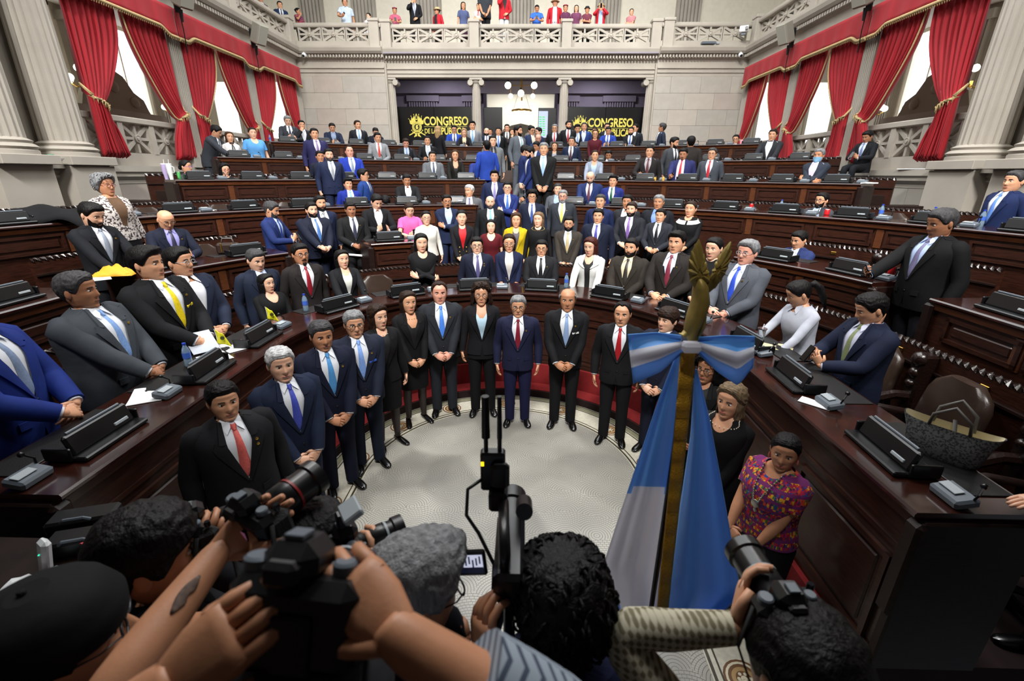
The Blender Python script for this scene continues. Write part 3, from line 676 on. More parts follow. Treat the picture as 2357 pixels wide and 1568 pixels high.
for s, side in ((-1, 'left'), (1, 'right')):
    for b in range(3):
        curtain(s, COLY[b]+(0.1 if b == 0 else 0), 1, 'red velvet curtain tied back in the %s bay of the %s wall, near half' % (ORD[b], side), b*7+3)
        curtain(s, COLY[b+1], -1, 'red velvet curtain tied back in the %s bay of the %s wall, far half' % (ORD[b], side), b*7+5)
        valance(s, COLY[b]-0.02, COLY[b+1]-0.06, 'red valance with gold fringe over the %s bay of the %s wall' % (ORD[b], side))
    for b, y in enumerate((12.8, 16.1)):
        e = empty('loudspeaker', (s*7.95, y, 6.98), s*PI/2*-1+s*0.35, 'grey loudspeaker box on the %s cornice, %s one' % (side, ('nearer', 'farther')[b]), 'loudspeaker', 'loudspeakers under the galleries')
        MB().bbox((0, 0, 0), (0.36, 0.30, 0.58), 0.03, rx=0.45).build('cabinet', GREYSP, e); MB().bbox((0, -0.145, -0.065), (0.32, 0.02, 0.52), 0.01, rx=0.45).build('grille', pm('speaker_grille', '#a5a296', 0.7), e)
        m = MB(); m.box((0, 0.22, -0.02), (0.06, 0.26, 0.06)); m.tube([(0, 0.18, -0.3), (0, 0.22, -0.55)], 0.03); m.box((0, 0.3, -0.1), (0.14, 0.04, 0.5)); m.build('bracket', STEELG, e)
        MB().tube([(0, 0.26, -0.35), (0, 0.24, -0.75), (0, 0.27, -1.2)], 0.012, 5).build('cable', BLACKP, e)
    e = empty('security_camera', (s*8.15, 19.62, 7.16), 0, 'white dome security camera in the %s far corner of the gallery' % side, 'security camera')
    MB().ball((0, 0, 0), 0.085, 14, 9).build('dome', pm('white_plastic', '#dfe2e4', 0.3), e); MB().ball((0, -0.05, -0.03), 0.05, 10, 7).build('lens', BLACKG, e); MB().tube([(0, 0, 0.08), (-s*-0.02, 0.1, 0.2)], 0.015, 6).build('mount', PAPER, e)
e = empty('gallery_projector', (8.1, 19.55, 7.95), -0.4, 'small white device fixed to the gallery rail at the right corner', 'projector'); MB().bbox((0, 0, 0), (0.3, 0.22, 0.2), 0.02).build('body', PAPER, e); MB().lathe([(0.05, 0), (0.05, 0.08)], 12, (0, 0, 0)).xform(Matrix.Translation((0.08, -0.11, 0)) @ Matrix.Rotation(PI/2, 4, 'X')).build('lens', BLACKG, e); MB().bbox((0, 0, -0.14), (0.16, 0.1, 0.1), 0.01).build('foot', GREYP, e)
e = empty('cable_box', (6.9, 19.6, 7.49), 0, 'flat grey box lying on the cornice near the right corner', 'box'); MB().bbox((0, 0, 0.04), (0.5, 0.2, 0.08), 0.01).build('body', GREYP, e); MB().bbox((0.35, 0, 0.03), (0.12, 0.12, 0.06), 0.01).build('plug', LGREYP, e)

# ------------------------------------------------------------------ rows of desks
def asl(R, w=0.75): return math.asin(w/R)/(PI/2)
SEGS = [                                                     # (row, p0, p1, words)
    (0, -3.15, 3.15, 'front'),
    (1, -1.1-0.55, -0.9, None), (1, -0.9, -asl(4.1), None), (1, asl(4.1), 0.9, None), (1, 0.9, 1.65, None)]
SEGS = [(0, -3.15, 3.15, 'front horseshoe row of dark wooden desks around the well'),
        (1, -3.3, -0.96, 'straight left wing of the second row of wooden desks'), (1, -0.86, -0.575, 'curved left part of the second row of wooden desks'), (1, -0.375, -0.265, 'short left piece of the second row of desks behind the crossed-arms woman'),
        (1, 0.575, 0.86, 'curved right part of the second row of wooden desks'), (1, 0.96, 3.3, 'straight right wing of the second row of wooden desks'),
        (2, -3.0, -asl(6.0), 'left half of the third row of wooden desks'), (2, asl(6.0), 3.0, 'right half of the third row of wooden desks'),
        (3, -0.585, -asl(7.9), 'left half of the fourth row of wooden desks'), (3, asl(7.9), 0.585, 'right half of the fourth row of wooden desks'),
        (4, -0.49, -asl(9.8), 'left half of the fifth row of wooden desks'), (4, asl(9.8), 0.49, 'right half of the fifth row of wooden desks'),
        (5, -0.395, -asl(11.7), 'left half of the last row of wooden desks'), (5, asl(11.7), 0.395, 'right half of the last row of wooden desks')]
def raised_panel_mesh(w, h, R=None):
    m = MB(); t = 0.035
    if R:                                                    # bent to the curve of the desk (concave towards -Y)
        def bar(x0, x1, z0, z1, d):
            n = max(1, int((x1-x0)/0.08)); rings = []
            for i in range(n+1):
                a = (x0+(x1-x0)*i/n)/R; rings.append([((R-q)*math.sin(a), (R-q)*math.cos(a)-R, z) for q, z in ((0, z0), (d, z0), (d, z1), (0, z1))])
            m.loft(rings)
        for sx in (-1, 1): bar(sx*w/2-(t if sx > 0 else 0), sx*w/2+(t if sx < 0 else 0), -h/2, h/2, 0.028)
        for sz in (-1, 1): bar(-w/2, w/2, sz*h/2-(t if sz > 0 else 0), sz*h/2+(t if sz < 0 else 0), 0.028)
        bar(-w/2+t, w/2-t, -h/2+t, h/2-t, 0.008); bar(-w/2+t+0.04, w/2-t-0.04, -h/2+t+0.035, h/2-t-0.035, 0.020)
        return m.mesh('raised_panel', WOOD, 0)
    for sx in (-1, 1): m.box((sx*(w/2-t/2), -0.014, 0), (t, 0.028, h))
    for sz in (-1, 1): m.box((0, -0.014, sz*(h/2-t/2)), (w, 0.028, t))
    m.box((0, -0.004, 0), (w-2*t, 0.008, h-2*t)); m.bbox((0, -0.010, 0), (w-2*t-0.08, 0.02, h-2*t-0.07), 0.012)
    return m.mesh('raised_panel', WOOD, 0)
SEATS = []                                                   # (row, p, segment label)
_pc = {}
for row, p0, p1, lab in SEGS:
    R, T, F = ROW_R[row], ROW_T[row], ROW_F[row]
    fb = 0.40 if row == 0 else ROW_F[row-1]
    e = empty('desk_row', upt(R, (p0+p1)/2, 0), 0, lab, 'desk', 'curved rows of desks')
    off = -np.array(e.location)
    ps = parange(p0, p1, R, 0.14)
    usweep(MB(), ps, [(R, fb), (R+0.05, fb), (R+0.05, T-0.04), (R, T-0.04)]).build('front_board', WOOD, e, off)
    usweep(MB(), ps, [(R-0.06, T-0.028), (R-0.045, T-0.045), (R+0.56, T-0.045), (R+0.56, T), (R-0.05, T), (R-0.06, T-0.012)]).build('worktop', WOOD_T, e, off)
    usweep(MB(), ps, [(R-0.02, fb), (R, fb), (R, fb+0.10), (R-0.012, fb+0.10)]).build('skirting', WOOD, e, off); m = MB(); usweep(m, ps, [(R-0.03, T-0.10), (R, T-0.11), (R, T-0.045), (R-0.04, T-0.045)])
    if row == 0: usweep(MB(), ps, [(R-0.012, T-0.30), (R, T-0.30), (R, T-0.27), (R-0.012, T-0.27)]).build('bead', WOOD, e, off)
    m.build('moulding', WOOD_M if row else WOOD, e, off)
    usweep(MB(), ps, [(R+0.50, F+0.3), (R+0.52, F+0.3), (R+0.52, T-0.045), (R+0.50, T-0.045)]).build('modesty_board', WOOD_D, e, off)
    for p in (p0, p1):
        q = MB(); q.bbox((0, 0.27, (F+T)/2-0.02), (0.06, 0.58, T-F-0.05), 0.01); q.bbox((0, -0.03, T-0.35), (0.10, 0.06, 0.6), 0.02)
        q.build('end_panel', WOOD_D, e, upt(R, p)+off, (0, 0, urot(p)))
    sp = 1.02 if row < 3 else 0.95
    sps = parange(p0, p1, R+0.25, sp); mids = [(sps[i]+sps[i+1])/2 for i in range(len(sps)-1)]
    if row == 0: ph, pz, pw = 0.62, 0.78, 0.78
    else: ph, pz, pw = 0.23, T-0.245, 0.80
    arc = lambda i: np.linalg.norm(upt(R, sps[i+1])-upt(R, sps[i]))
    for i, p in enumerate(mids):
        w = round(arc(i)-0.16, 2); k = (w, ph, R if abs(p) < 1 else 0)
        if k not in _pc: _pc[k] = raised_panel_mesh(w, ph, R if abs(p) < 1 else None)
        link('raised_panel', _pc[k], e, upt(R, p, pz)+off+udir(p)*0.004, (0, 0, urot(p)))
    if row:
        for p in sps[1:-1]:
            if 'stile' not in _pc: _pc['stile'] = MB().bbox((0, 0, 0), (0.10, 0.022, 0.27), 0.006).mesh('stile', WOOD_M, 0)
            if rnd.random() < 0.7: link('stile', _pc['stile'], e, upt(R, p, T-0.245)+off, (0, 0, urot(p)))
    if 'pad' not in _pc: _pc['pad'] = MB().bbox((0, 0, .004), (.74, .23, .008), .003).mesh('writing_pad', pm('pad_black', '#0e0d0d', .45, bump=.15, bscale=150), 0)
    for p in mids: link('writing_pad', _pc['pad'], e, upt(R+.425, p, T)+off, (0, 0, urot(p)))
    for p in mids: SEATS.append((row, p, lab))
    # seat-back rail behind the row
    rr = (ROW_R[row+1]-0.22) if row < 5 else R+1.7
    q0, q1 = (max(p0, -lim[row]), min(p1, lim[row]))
    rl = empty('seat_rail', upt(rr, (p0+p1)/2, 0), 0, ' '.join(('carved rail with brass plates behind the '+lab.replace('wooden ', '').replace('dark ', '')).split()[:16]), 'rail', 'seat-back rails'); off = -np.array(rl.location)
    ps = parange(q0, q1, rr, 0.14); zt = F+1.13
    usweep(MB(), ps, [(rr, F), (rr+0.06, F), (rr+0.06, zt), (rr, zt)]).build('back_board', WOOD, rl, off)
    m = MB(); usweep(m, ps, [(rr-0.03, zt-0.17), (rr, zt-0.18), (rr, zt-0.15), (rr-0.03, zt-0.15)]); m.build('moulding', WOOD_D, rl, off)
    fine = parange(q0, q1, rr, 0.022 if row < 3 else 0.035)
    MB().tube([upt(rr+0.02, p, zt+0.012) for p in fine], 0.033, 4, twist=0.50).build('rope_moulding', CARVED, rl, off, smooth=0)
    plate = _pc.setdefault('plate', MB().bbox((0, 0, 0), (0.075, 0.012, 0.04), 0.004).mesh('number_plate', BRASS, 0))
    pm_ = MB(); pm_.bbox((0, 0.0, -0.28), (0.13, 0.16, 0.60), 0.02); pm_.ball((0, -0.06, -0.03), (0.075, 0.06, 0.07), 10, 7); pm_.ball((0, -0.075, -0.16), (0.05, 0.04, 0.05), 10, 7); pm_.ball((0, -0.08, -0.26), (0.045, 0.04, 0.035), 10, 7); pm_.tube([(0, 0.0, -0.40), (0, -0.2, -0.38), (0, -0.36, -0.42)], [0.05, 0.045, 0.05], 8)
    post = _pc.setdefault('post', pm_.mesh('carved_post', CARVED, 40))
    for i, p in enumerate(mids):
        if q0 < p < q1: link('number_plate', plate, rl, upt(rr-0.008, p, zt-0.085)+off, (0, 0, urot(p)))
    for p in sps[1:-1]:
        if q0 < p < q1: link('carved_post', post, rl, upt(rr-0.06, p, zt-0.02)+off, (0, 0, urot(p)))

# ------------------------------------------------------------------ what stands at every seat: chair, monitor, microphone console
def make_chair():
    e = empty('leather_chair', (0, 0, 0))
    P = np.zeros((12, 13, 3))
    m = MB()
    rings = []
    for t in np.linspace(0, 1, 9):                      # padded back, rounded top
        w = 0.27*(1 if t < 0.75 else math.sqrt(max(0.02, 1-((t-0.75)/0.25)**2*0.75))); d = 0.05+0.03*math.sin(PI*min(1, t*1.1)); z = 0.48+0.62*t; y = 0.26+0.10*t
        a = np.linspace(0, 2*PI, 20, endpoint=False); c, s_ = np.cos(a), np.sin(a)
        rings.append(np.stack([np.sign(c)*np.abs(c)**0.55*w, y+np.sign(s_)*np.abs(s_)**0.7*d, np.full(20, z)], 1))
    m.loft(rings).build('backrest', LEATHER, e, smooth=60)
    m = MB().bbox((0, 0.02, 0.45), (0.54, 0.52, 0.12), 0.04); m.build('seat', LEATHER, e)
    for s in (-1, 1):
        MB().tube([(s*0.30, 0.28, 0.50), (s*0.31, 0.24, 0.66), (s*0.31, 0.0, 0.70), (s*0.31, -0.16, 0.68), (s*0.30, -0.18, 0.46)], 0.032, 8).build('armrest', WOOD_D, e, smooth=180)
    MB().lathe([(0.035, 0.06), (0.035, 0.40)], 10).build('pedestal', CHROME, e)
    for k in range(5):
        a = k*2*PI/5; MB().tube([(0, 0, 0.10), (0.26*math.cos(a), 0.26*math.sin(a), 0.05)], [0.03, 0.02], 6).build('leg', BLACKP, e)
    return e
def make_monitor():
    e = empty('desk_monitor', (0, 0, 0))
    MB().bbox((0, 0.04, 0.015), (0.46, 0.24, 0.03), 0.008).build('base', BLACKP, e)
    MB().bbox((0, 0.025, 0.085), (0.43, 0.035, 0.125), 0.012, rx=-0.30).build('screen_housing', BLACKP, e)
    MB().tube([(-0.18, 0.044, 0.152), (0.18, 0.044, 0.152)], 0.009, 8).build('hinge_bar', GREYP, e)
    for s in (-1, 1): MB().bbox((s*0.235, 0.07, 0.05), (0.02, 0.16, 0.08), 0.006).build('bracket', BLACKP, e)
    MB().bbox((0.12, -0.002, 0.065), (0.10, 0.012, 0.02), 0.003, rx=-0.30).build('badge', LGREYP, e)
    return e
def make_console():
    e = empty('microphone_console', (0, 0, 0))
    MB().bbox((0, 0, 0.03), (0.17, 0.12, 0.05), 0.012, rx=0.2).build('body', GREYP, e)
    MB().bbox((-0.02, -0.005, 0.061), (0.10, 0.05, 0.006), 0.002, rx=0.2).build('display', LGREYP, e)
    m = MB().tube([(0.07, 0.02, 0.04), (0.08, 0.03, 0.09), (0.06, 0.06, 0.12)], 0.006, 5); m.ball((0.055, 0.065, 0.125), 0.016, 8, 6); m.build('microphone', BLACKP, e)
    return e
def seat_word(row): return ['front', 'second', 'third', 'fourth', 'fifth', 'last'][row]
chair0, mon0, con0 = make_chair(), make_monitor(), make_console(); first = True
cnt = {}
for row, p, lab in SEATS:
    key = (row, p < 0); cnt.setdefault(key, []).append(p)
def seat_ord(row, p):
    L = sorted(cnt[(row, p < 0)], key=abs); return ORD[min(13, [i for i, q in enumerate(L) if q == p][0])]
for row, p, lab in SEATS:
    side = 'left' if p < 0 else 'right'; w = '%s row, %s place %s of the middle' % (seat_word(row), seat_ord(row, p), side)
    R, T, F = ROW_R[row], ROW_T[row], ROW_F[row]
    x = upt(R+1.2, p, 0)
    if abs(x[0]) > 8.1 or upt(R+0.3, p)[1] < 1.2: continue
    for kind, src, r, z, dp in (('chair', chair0, R+1.16, F, 0), ('mon', mon0, R+0.13, T+.003, 0), ('con', con0, R+0.20, T+.003, 0.40)):
        if kind == 'chair' and row == 5 and False: continue
        pp = p+(dp/(R+0.2)/(PI/2) if abs(p) < 1 else math.copysign(dp, p))
        if kind == 'con' and (rnd.random() < 0.12): continue
        o = src if not src.get('label') else copy_tree(src)
        o.location = upt(r, pp, z); o.rotation_euler = (0, 0, urot(pp)+rnd.uniform(-0.06, 0.06))
        if kind == 'chair': tag(o, 'dark leather armchair in the '+w, 'chair', 'leather armchairs at the desks')
        elif kind == 'mon': tag(o, 'black flip-up desk monitor on the '+w, 'monitor', 'flip-up monitors on the desks')
        else: tag(o, 'small grey microphone console on the '+w, 'microphone', 'microphone consoles on the desks')
    first = False
# loose wooden step by the side walls
for s, side in ((-1, 'left'), (1, 'right')):
    e = empty('wooden_step', (s*7.7, 9.9, 1.33), 0, 'dark wooden steps against the %s stone wall behind the third row' % side, 'step'); MB().bbox((0, 0, 0.55), (1.4, 0.5, 1.1), 0.01).build('lower_step', WOOD_D, e); MB().bbox((-s*0.45, 0.1, 0.65), (0.4, 0.5, 1.3), 0.01).build('upper_step', WOOD_D, e)
# ------------------------------------------------------------------ people: one continuous lofted body each, garments and hair as its parts
SKINS = [pm('skin_%d' % i, c, 0.48, var=0.06, vscale=30, bump=0.05, bscale=200) for i, c in enumerate(['#dfad90', '#d19a78', '#ba8260', '#9c6a4c', '#dc9d86'])]
HAIRC = {'k': '#0c0a0a', 'b': '#26170f', 'r': '#3d1710', 'g': '#77787a', 'w': '#b9babb', 's': '#3a393a', 'y': '#a3845a', 'y2': '#6d5b45', 'l': '#3d2819', 'l2': '#6a523c'}
def hairmat(k): return pm('hair_'+k, HAIRC[k], 0.55, spec=0.22, var=0.45, vscale=55, bump=0.7, bscale=90, stretch=(1, 1, 0.25))
EYEW = pm('eye_white', '#d8d4cf', 0.3); IRIS = pm('eye_iris', '#140d0a', 0.2); BROW = pm('eyebrow', '#15100e', 0.8)
LIPS = [pm('lips_%d' % i, c, 0.45) for i, c in enumerate(['#9c5a52', '#8a4a42', '#733f38', '#5a322c', '#9a5650'])]
LIPR = pm('lips_red', '#a8504f', 0.45)
def fabric(c): return pm('cloth_'+c, c, 0.82, var=0.12, vscale=9, bump=0.55, bscale=8, spec=0.22)
def shirtm(c): return pm('shirt_'+c, c, 0.7, bump=0.12, bscale=18)
def tiem(c): return pm('tie_'+c, c, 0.5, var=0.12, vscale=80)
SHOE = pm('black_shoe_leather', '#0b0a0a', 0.22, coat=0.3); STOCK = pm('dark_stocking', '#2b211f', 0.5)
def huipil_material():
    m = bpy.data.materials.new('woven_huipil'); m.use_nodes = True; nt = m.node_tree; L = nt.links.new; b = nt.nodes['Principled BSDF']; b.inputs['Roughness'].default_value = 0.9
    tc = nt.nodes.new('ShaderNodeTexCoord'); mp = nt.nodes.new('ShaderNodeMapping'); mp.inputs['Scale'].default_value = (75, 75, 40); L(tc.outputs['Object'], mp.inputs['Vector'])
    v = nt.nodes.new('ShaderNodeTexVoronoi'); v.inputs['Scale'].default_value = 1.0; v.inputs['Randomness'].default_value = 0.35; v.distance = 'CHEBYCHEV'; L(mp.outputs['Vector'], v.inputs['Vector'])
    bw = nt.nodes.new('ShaderNodeSeparateColor'); L(v.outputs['Color'], bw.inputs[0])
    r = nt.nodes.new('ShaderNodeValToRGB'); r.color_ramp.interpolation = 'CONSTANT'; cols = ['#5c1a4e', '#a81c34', '#c94a1c', '#7a1a5e', '#d19a1c', '#2a3f86', '#b3174a', '#3b6a3a', '#4a1440']
    e = r.color_ramp.elements
    for i, c in enumerate(cols):
        if i < 2: el = e[i]; el.position = i/len(cols)
        else: el = e.new(i/len(cols))
        el.color = (*hx(c), 1)
    L(bw.outputs[0], r.inputs['Fac'])
    w = nt.nodes.new('ShaderNodeTexWave'); w.bands_direction = 'Z'; w.inputs['Scale'].default_value = 4.0; w.inputs['Distortion'].default_value = 0.4; L(tc.outputs['Object'], w.inputs['Vector'])
    g = nt.nodes.new('ShaderNodeMath'); g.operation = 'GREATER_THAN'; g.inputs[1].default_value = 0.80; L(w.outputs['Fac'], g.inputs[0])
    mx = nt.nodes.new('ShaderNodeMix'); mx.data_type = 'RGBA'; L(g.outputs[0], mx.inputs[0]); L(r.outputs['Color'], mx.inputs[6]); mx.inputs[7].default_value = (*hx('#6d2060'), 1); L(mx.outputs[2], b.inputs['Base Color'])
    return m
def speckle_material(name, base, spot, scale, thr):
    m = bpy.data.materials.new(name); m.use_nodes = True; nt = m.node_tree; L = nt.links.new; b = nt.nodes['Principled BSDF']; b.inputs['Roughness'].default_value = 0.8
    tc = nt.nodes.new('ShaderNodeTexCoord'); n = nt.nodes.new('ShaderNodeTexNoise'); n.inputs['Scale'].default_value = scale; n.inputs['Detail'].default_value = 3; L(tc.outputs['Object'], n.inputs['Vector'])
    g = nt.nodes.new('ShaderNodeMath'); g.operation = 'GREATER_THAN'; g.inputs[1].default_value = thr; L(n.outputs['Fac'], g.inputs[0])
    mx = nt.nodes.new('ShaderNodeMix'); mx.data_type = 'RGBA'; L(g.outputs[0], mx.inputs[0]); mx.inputs[6].default_value = (*hx(base), 1); mx.inputs[7].default_value = (*hx(spot), 1); L(mx.outputs[2], b.inputs['Base Color'])
    return m
_special = {}
def topmat(c):
    if c == 'huipil': return _special.setdefault('huipil', huipil_material()) if 'huipil' in _special else _special.setdefault('huipil', huipil_material())
    if c == 'speckle':
        if c not in _special: _special[c] = speckle_material('speckled_blouse', '#c9c2bd', '#3f3233', 42, 0.53)
        return _special[c]
    if c == 'stripes':
        if c not in _special:
            m = bpy.data.materials.new('striped_tee'); m.use_nodes = True; nt = m.node_tree; L = nt.links.new; b = nt.nodes['Principled BSDF']; b.inputs['Roughness'].default_value = .85
            tc = nt.nodes.new('ShaderNodeTexCoord'); w = nt.nodes.new('ShaderNodeTexWave'); w.bands_direction = 'Z'; w.inputs['Scale'].default_value = 26; L(tc.outputs['Object'], w.inputs['Vector'])
            r = nt.nodes.new('ShaderNodeValToRGB'); r.color_ramp.interpolation = 'CONSTANT'; e = r.color_ramp.elements; e[0].color = (*hx('#3c4658'), 1); e[1].position = .22; e[1].color = (*hx('#8f9aa6'), 1); L(w.outputs['Fac'], r.inputs['Fac']); L(r.outputs['Color'], b.inputs['Base Color']); _special[c] = m
        return _special[c]
    if c == 'plaid':
        if c not in _special:
            m = bpy.data.materials.new('plaid_shirt'); m.use_nodes = True; nt = m.node_tree; L = nt.links.new; b = nt.nodes['Principled BSDF']; b.inputs['Roughness'].default_value = .85
            tc = nt.nodes.new('ShaderNodeTexCoord'); fs = []
            for ax in ('X', 'Z'):
                w = nt.nodes.new('ShaderNodeTexWave'); w.bands_direction = ax; w.inputs['Scale'].default_value = 20; w.inputs['Distortion'].default_value = .15; L(tc.outputs['Object'], w.inputs['Vector']); fs.append(w.outputs['Fac'])
            a = nt.nodes.new('ShaderNodeMath'); a.operation = 'ADD'; L(fs[0], a.inputs[0]); L(fs[1], a.inputs[1])
            r = nt.nodes.new('ShaderNodeValToRGB'); r.color_ramp.interpolation = 'LINEAR'; e = r.color_ramp.elements; e[0].position = .25; e[0].color = (*hx('#6f674f'), 1); e[1].position = .60; e[1].color = (*hx('#b9b39c'), 1)
            h_ = nt.nodes.new('ShaderNodeMath'); h_.operation = 'MULTIPLY'; h_.inputs[1].default_value = .5; L(a.outputs[0], h_.inputs[0]); L(h_.outputs[0], r.inputs['Fac']); L(r.outputs['Color'], b.inputs['Base Color']); _special[c] = m
        return _special[c]
    return fabric(c)

WS = '#d9dde4'
TZ = np.array([0.76, 0.86, 0.95, 1.05, 1.15, 1.24, 1.32, 1.37, 1.405, 1.430, 1.450, 1.468, 1.490])
THW_M = np.array([.178, .184, .180, .172, .178, .190, .200, .204, .202, .188, .155, .104, .062])
TDF_M = np.array([.118, .124, .122, .116, .120, .126, .126, .116, .098, .082, .070, .063, .058])
TDB_M = np.array([.118, .124, .116, .104, .108, .114, .114, .106, .094, .080, .070, .063, .058])
THW_F = np.array([.182, .186, .172, .148, .150, .160, .170, .174, .171, .156, .126, .086, .055])
TDF_F = np.array([.116, .120, .112, .104, .112, .140, .138, .118, .094, .078, .066, .058, .053])
TDB_F = np.array([.125, .128, .112, .096, .098, .104, .104, .098, .088, .076, .066, .058, .053])
HF = np.array([0, .06, .15, .30, .45, .60, .75, .88, .95, 1.0])
HW_ = np.array([.036, .050, .061, .0710, .0760, .0775, .0755, .061, .042, .004])
HFR = np.array([.066, .079, .082, .084, .087, .085, .087, .069, .047, .004])
HBK = np.array([.020, .030, .046, .070, .088, .098, .100, .081, .054, .004])
HH = 0.228
def sstep(x): x = np.clip(x, 0, 1); return x*x*(3-2*x)
def spow(c, e): return np.sign(c)*np.abs(c)**e

class Figure:
    def __init__(s, fem=0, g=1.0, lod=1, lean=0, drop=0, hw=0, hp=0, hr=0, twist=0):
        s.fem = fem; s.lod = lod; s.lean = math.radians(lean); s.drop = drop; s.g = g
        hwid, df, db = (THW_F, TDF_F, TDB_F) if fem else (THW_M, TDF_M, TDB_M)
        k = np.clip(1-(TZ-1.34)/0.10, 0, 1)                       # girth acts below the shoulders
        gx = 1+(g-1)*(0.35+0.65*k); gb = 1+(g-1)*(0.5+1.5*np.exp(-((TZ-1.06)/0.16)**2)*k+0.6*k)
        s.hwid = hwid*gx; s.df = df*gb; s.db = db*(1+(g-1)*0.7*k)
        s.Rh = np.array(Euler((math.radians(hp), math.radians(hr), math.radians(hw)), 'XYZ').to_matrix())
        s.Rh = np.array((Matrix.Rotation(math.radians(hw), 3, 'Z') @ Matrix.Rotation(math.radians(hp), 3, 'X') @ Matrix.Rotation(math.radians(hr), 3, 'Y')))
        s.hpiv = np.array([0, 0.006, 1.470]); s.hs = 1.11
    def D(s, P):
        """bends the upper body at the waist and lowers it on a seat"""
        P = np.array(P, float); sh = P.shape; P = P.reshape(-1, 3)
        if s.lean:
            w = sstep((P[:, 2]-0.90)/0.30)*s.lean; y = P[:, 1]; z = P[:, 2]-0.95
            c, q = np.cos(w), np.sin(w); P = np.stack([P[:, 0], y*c-z*q, 0.95+y*q+z*c], 1)
        if s.drop: P = P-np.array([0, 0, s.drop])
        return P.reshape(sh)
    def ring(s, z, th, off=0.0, n=2.35):
        z = np.asarray(z, float); hw = np.interp(z, TZ, s.hwid)+off; df = np.interp(z, TZ, s.df)+off; db = np.interp(z, TZ, s.db)+off
        c, q = np.cos(th), np.sin(th); d = np.where(c > 0, df, db)
        x = hw*spow(q, 2/n); y = -d*spow(c, 2/n)
        return np.stack([x, y+0*z, z+0*x], -1)
    def front(s, x, z, off=0.0, n=2.35):
        hw = np.interp(z, TZ, s.hwid)+off; df = np.interp(z, TZ, s.df)+off
        return np.array([x, -df*max(0.0, 1-min(1, abs(x)/hw)**n)**(1/n), z])
    def angle(s, x, z, off=0.0, n=2.35):
        hw = np.interp(z, TZ, s.hwid)+off; return math.asin(min(1, max(0, x/hw))**(n/2))
    def H(s, P):
        return s.D((np.asarray(P, float)*s.hs) @ s.Rh.T+s.hpiv)
    def head_pts(s, th, f, off=0.0, feat=True):
        w = np.interp(f, HF, HW_)+off; fr = np.interp(f, HF, HFR)+off; bk = np.interp(f, HF, HBK)+off
        if s.fem: w = w-0.004*np.exp(-((f-0.1)/0.2)**2); fr = fr-0.002
        c, q = np.cos(th), np.sin(th); x = w*spow(q, 2/2.3); y = np.where(c > 0, -fr*spow(c, 2/2.25), bk*spow(-c, 2/2.1))
        z = f*HH+off*sstep((f-0.7)/0.3)
        if feat:
            fw = np.clip(c, 0, 1)**0.4; ax = np.abs(x)
            na = np.interp(f, [.29, .32, .345, .38, .44, .52, .60, .64], [0, .006, .019, .0235, .017, .010, .0045, 0])*(0.80 if s.fem else 1); ns = np.interp(f, [.3, .345, .38, .60], [.016, .0155, .013, .008])
            d = na*np.exp(-(ax/ns)**2)
            d -= 0.0070*np.exp(-((ax-.031)/.017)**2-((f-.525)/.05)**2)
            d += 0.0040*np.exp(-((f-.61)/.035)**2)*np.exp(-((ax-.028)/.025)**2)*(0.4 if s.fem else 1)
            d += 0.0055*np.exp(-((ax)/.026)**2-((f-.215)/.045)**2); d -= 0.0040*np.exp(-((f-.135)/.03)**2-(ax/.03)**2)
            d -= 0.0025*np.exp(-((f-.225)/.012)**2-(ax/.024)**2)
            d += 0.0065*np.exp(-((f-.05)/.05)**2-(ax/.028)**2); d += 0.0045*np.exp(-((ax-.048)/.018)**2-((f-.40)/.07)**2)
            y = y-d*fw
        return np.stack([x, y, z+0*x], -1)
    def face_y(s, x, f):
        th = np.linspace(-1.4, 1.4, 57); P = s.head_pts(th, np.full(57, f)); return np.interp(x, P[:, 0], P[:, 1])

def th_front(n): ph = np.linspace(-PI, PI, n, endpoint=False); return ph-0.5*np.sin(ph)
def patch(mb, f, s0, s1, nt, nz, off, z0, z1, open_=None, mi=0, n_extra=None):
    """garment on the torso between heights z0(th) and z1(th); open_(z) = half width of the opening at the front"""
    S = np.linspace(0, 1, nz); P = np.zeros((nz, nt, 3))
    if open_ is None:
        th = th_front(nt)
        for i, t in enumerate(S):
            za, zb = z0(th), z1(th); P[i] = f.ring(za+(zb-za)*t, th, off)
        mb.grid(f.D(P), mi, wrap=True)
    else:
        base = np.linspace(0, 1, nt)
        for i, t in enumerate(S):
            z = z0(np.array([PI]))[0]+(z1(np.array([PI]))[0]-z0(np.array([PI]))[0])*t
            a = f.angle(open_(z), z, off); b = base-0.10*np.sin(2*PI*base)*0.6; th = a+(2*PI-2*a)*b
            P[i] = f.ring(np.full(nt, z), th, off)
        mb.grid(f.D(P), mi)
    return P
def ik(a, t, L1, L2, pole):
    a = np.array(a, float); t = np.array(t, float); d = t-a; D = np.linalg.norm(d)
    if D > (L1+L2)*0.995: t = a+d/D*(L1+L2)*0.995; d = t-a; D = np.linalg.norm(d)
    u = d/D; x = (L1*L1-L2*L2+D*D)/(2*D); h = math.sqrt(max(0, L1*L1-x*x)); p = np.array(pole, float); p = p-u*np.dot(p, u); p /= np.linalg.norm(p)+1e-9
    return a+u*x+p*h, t
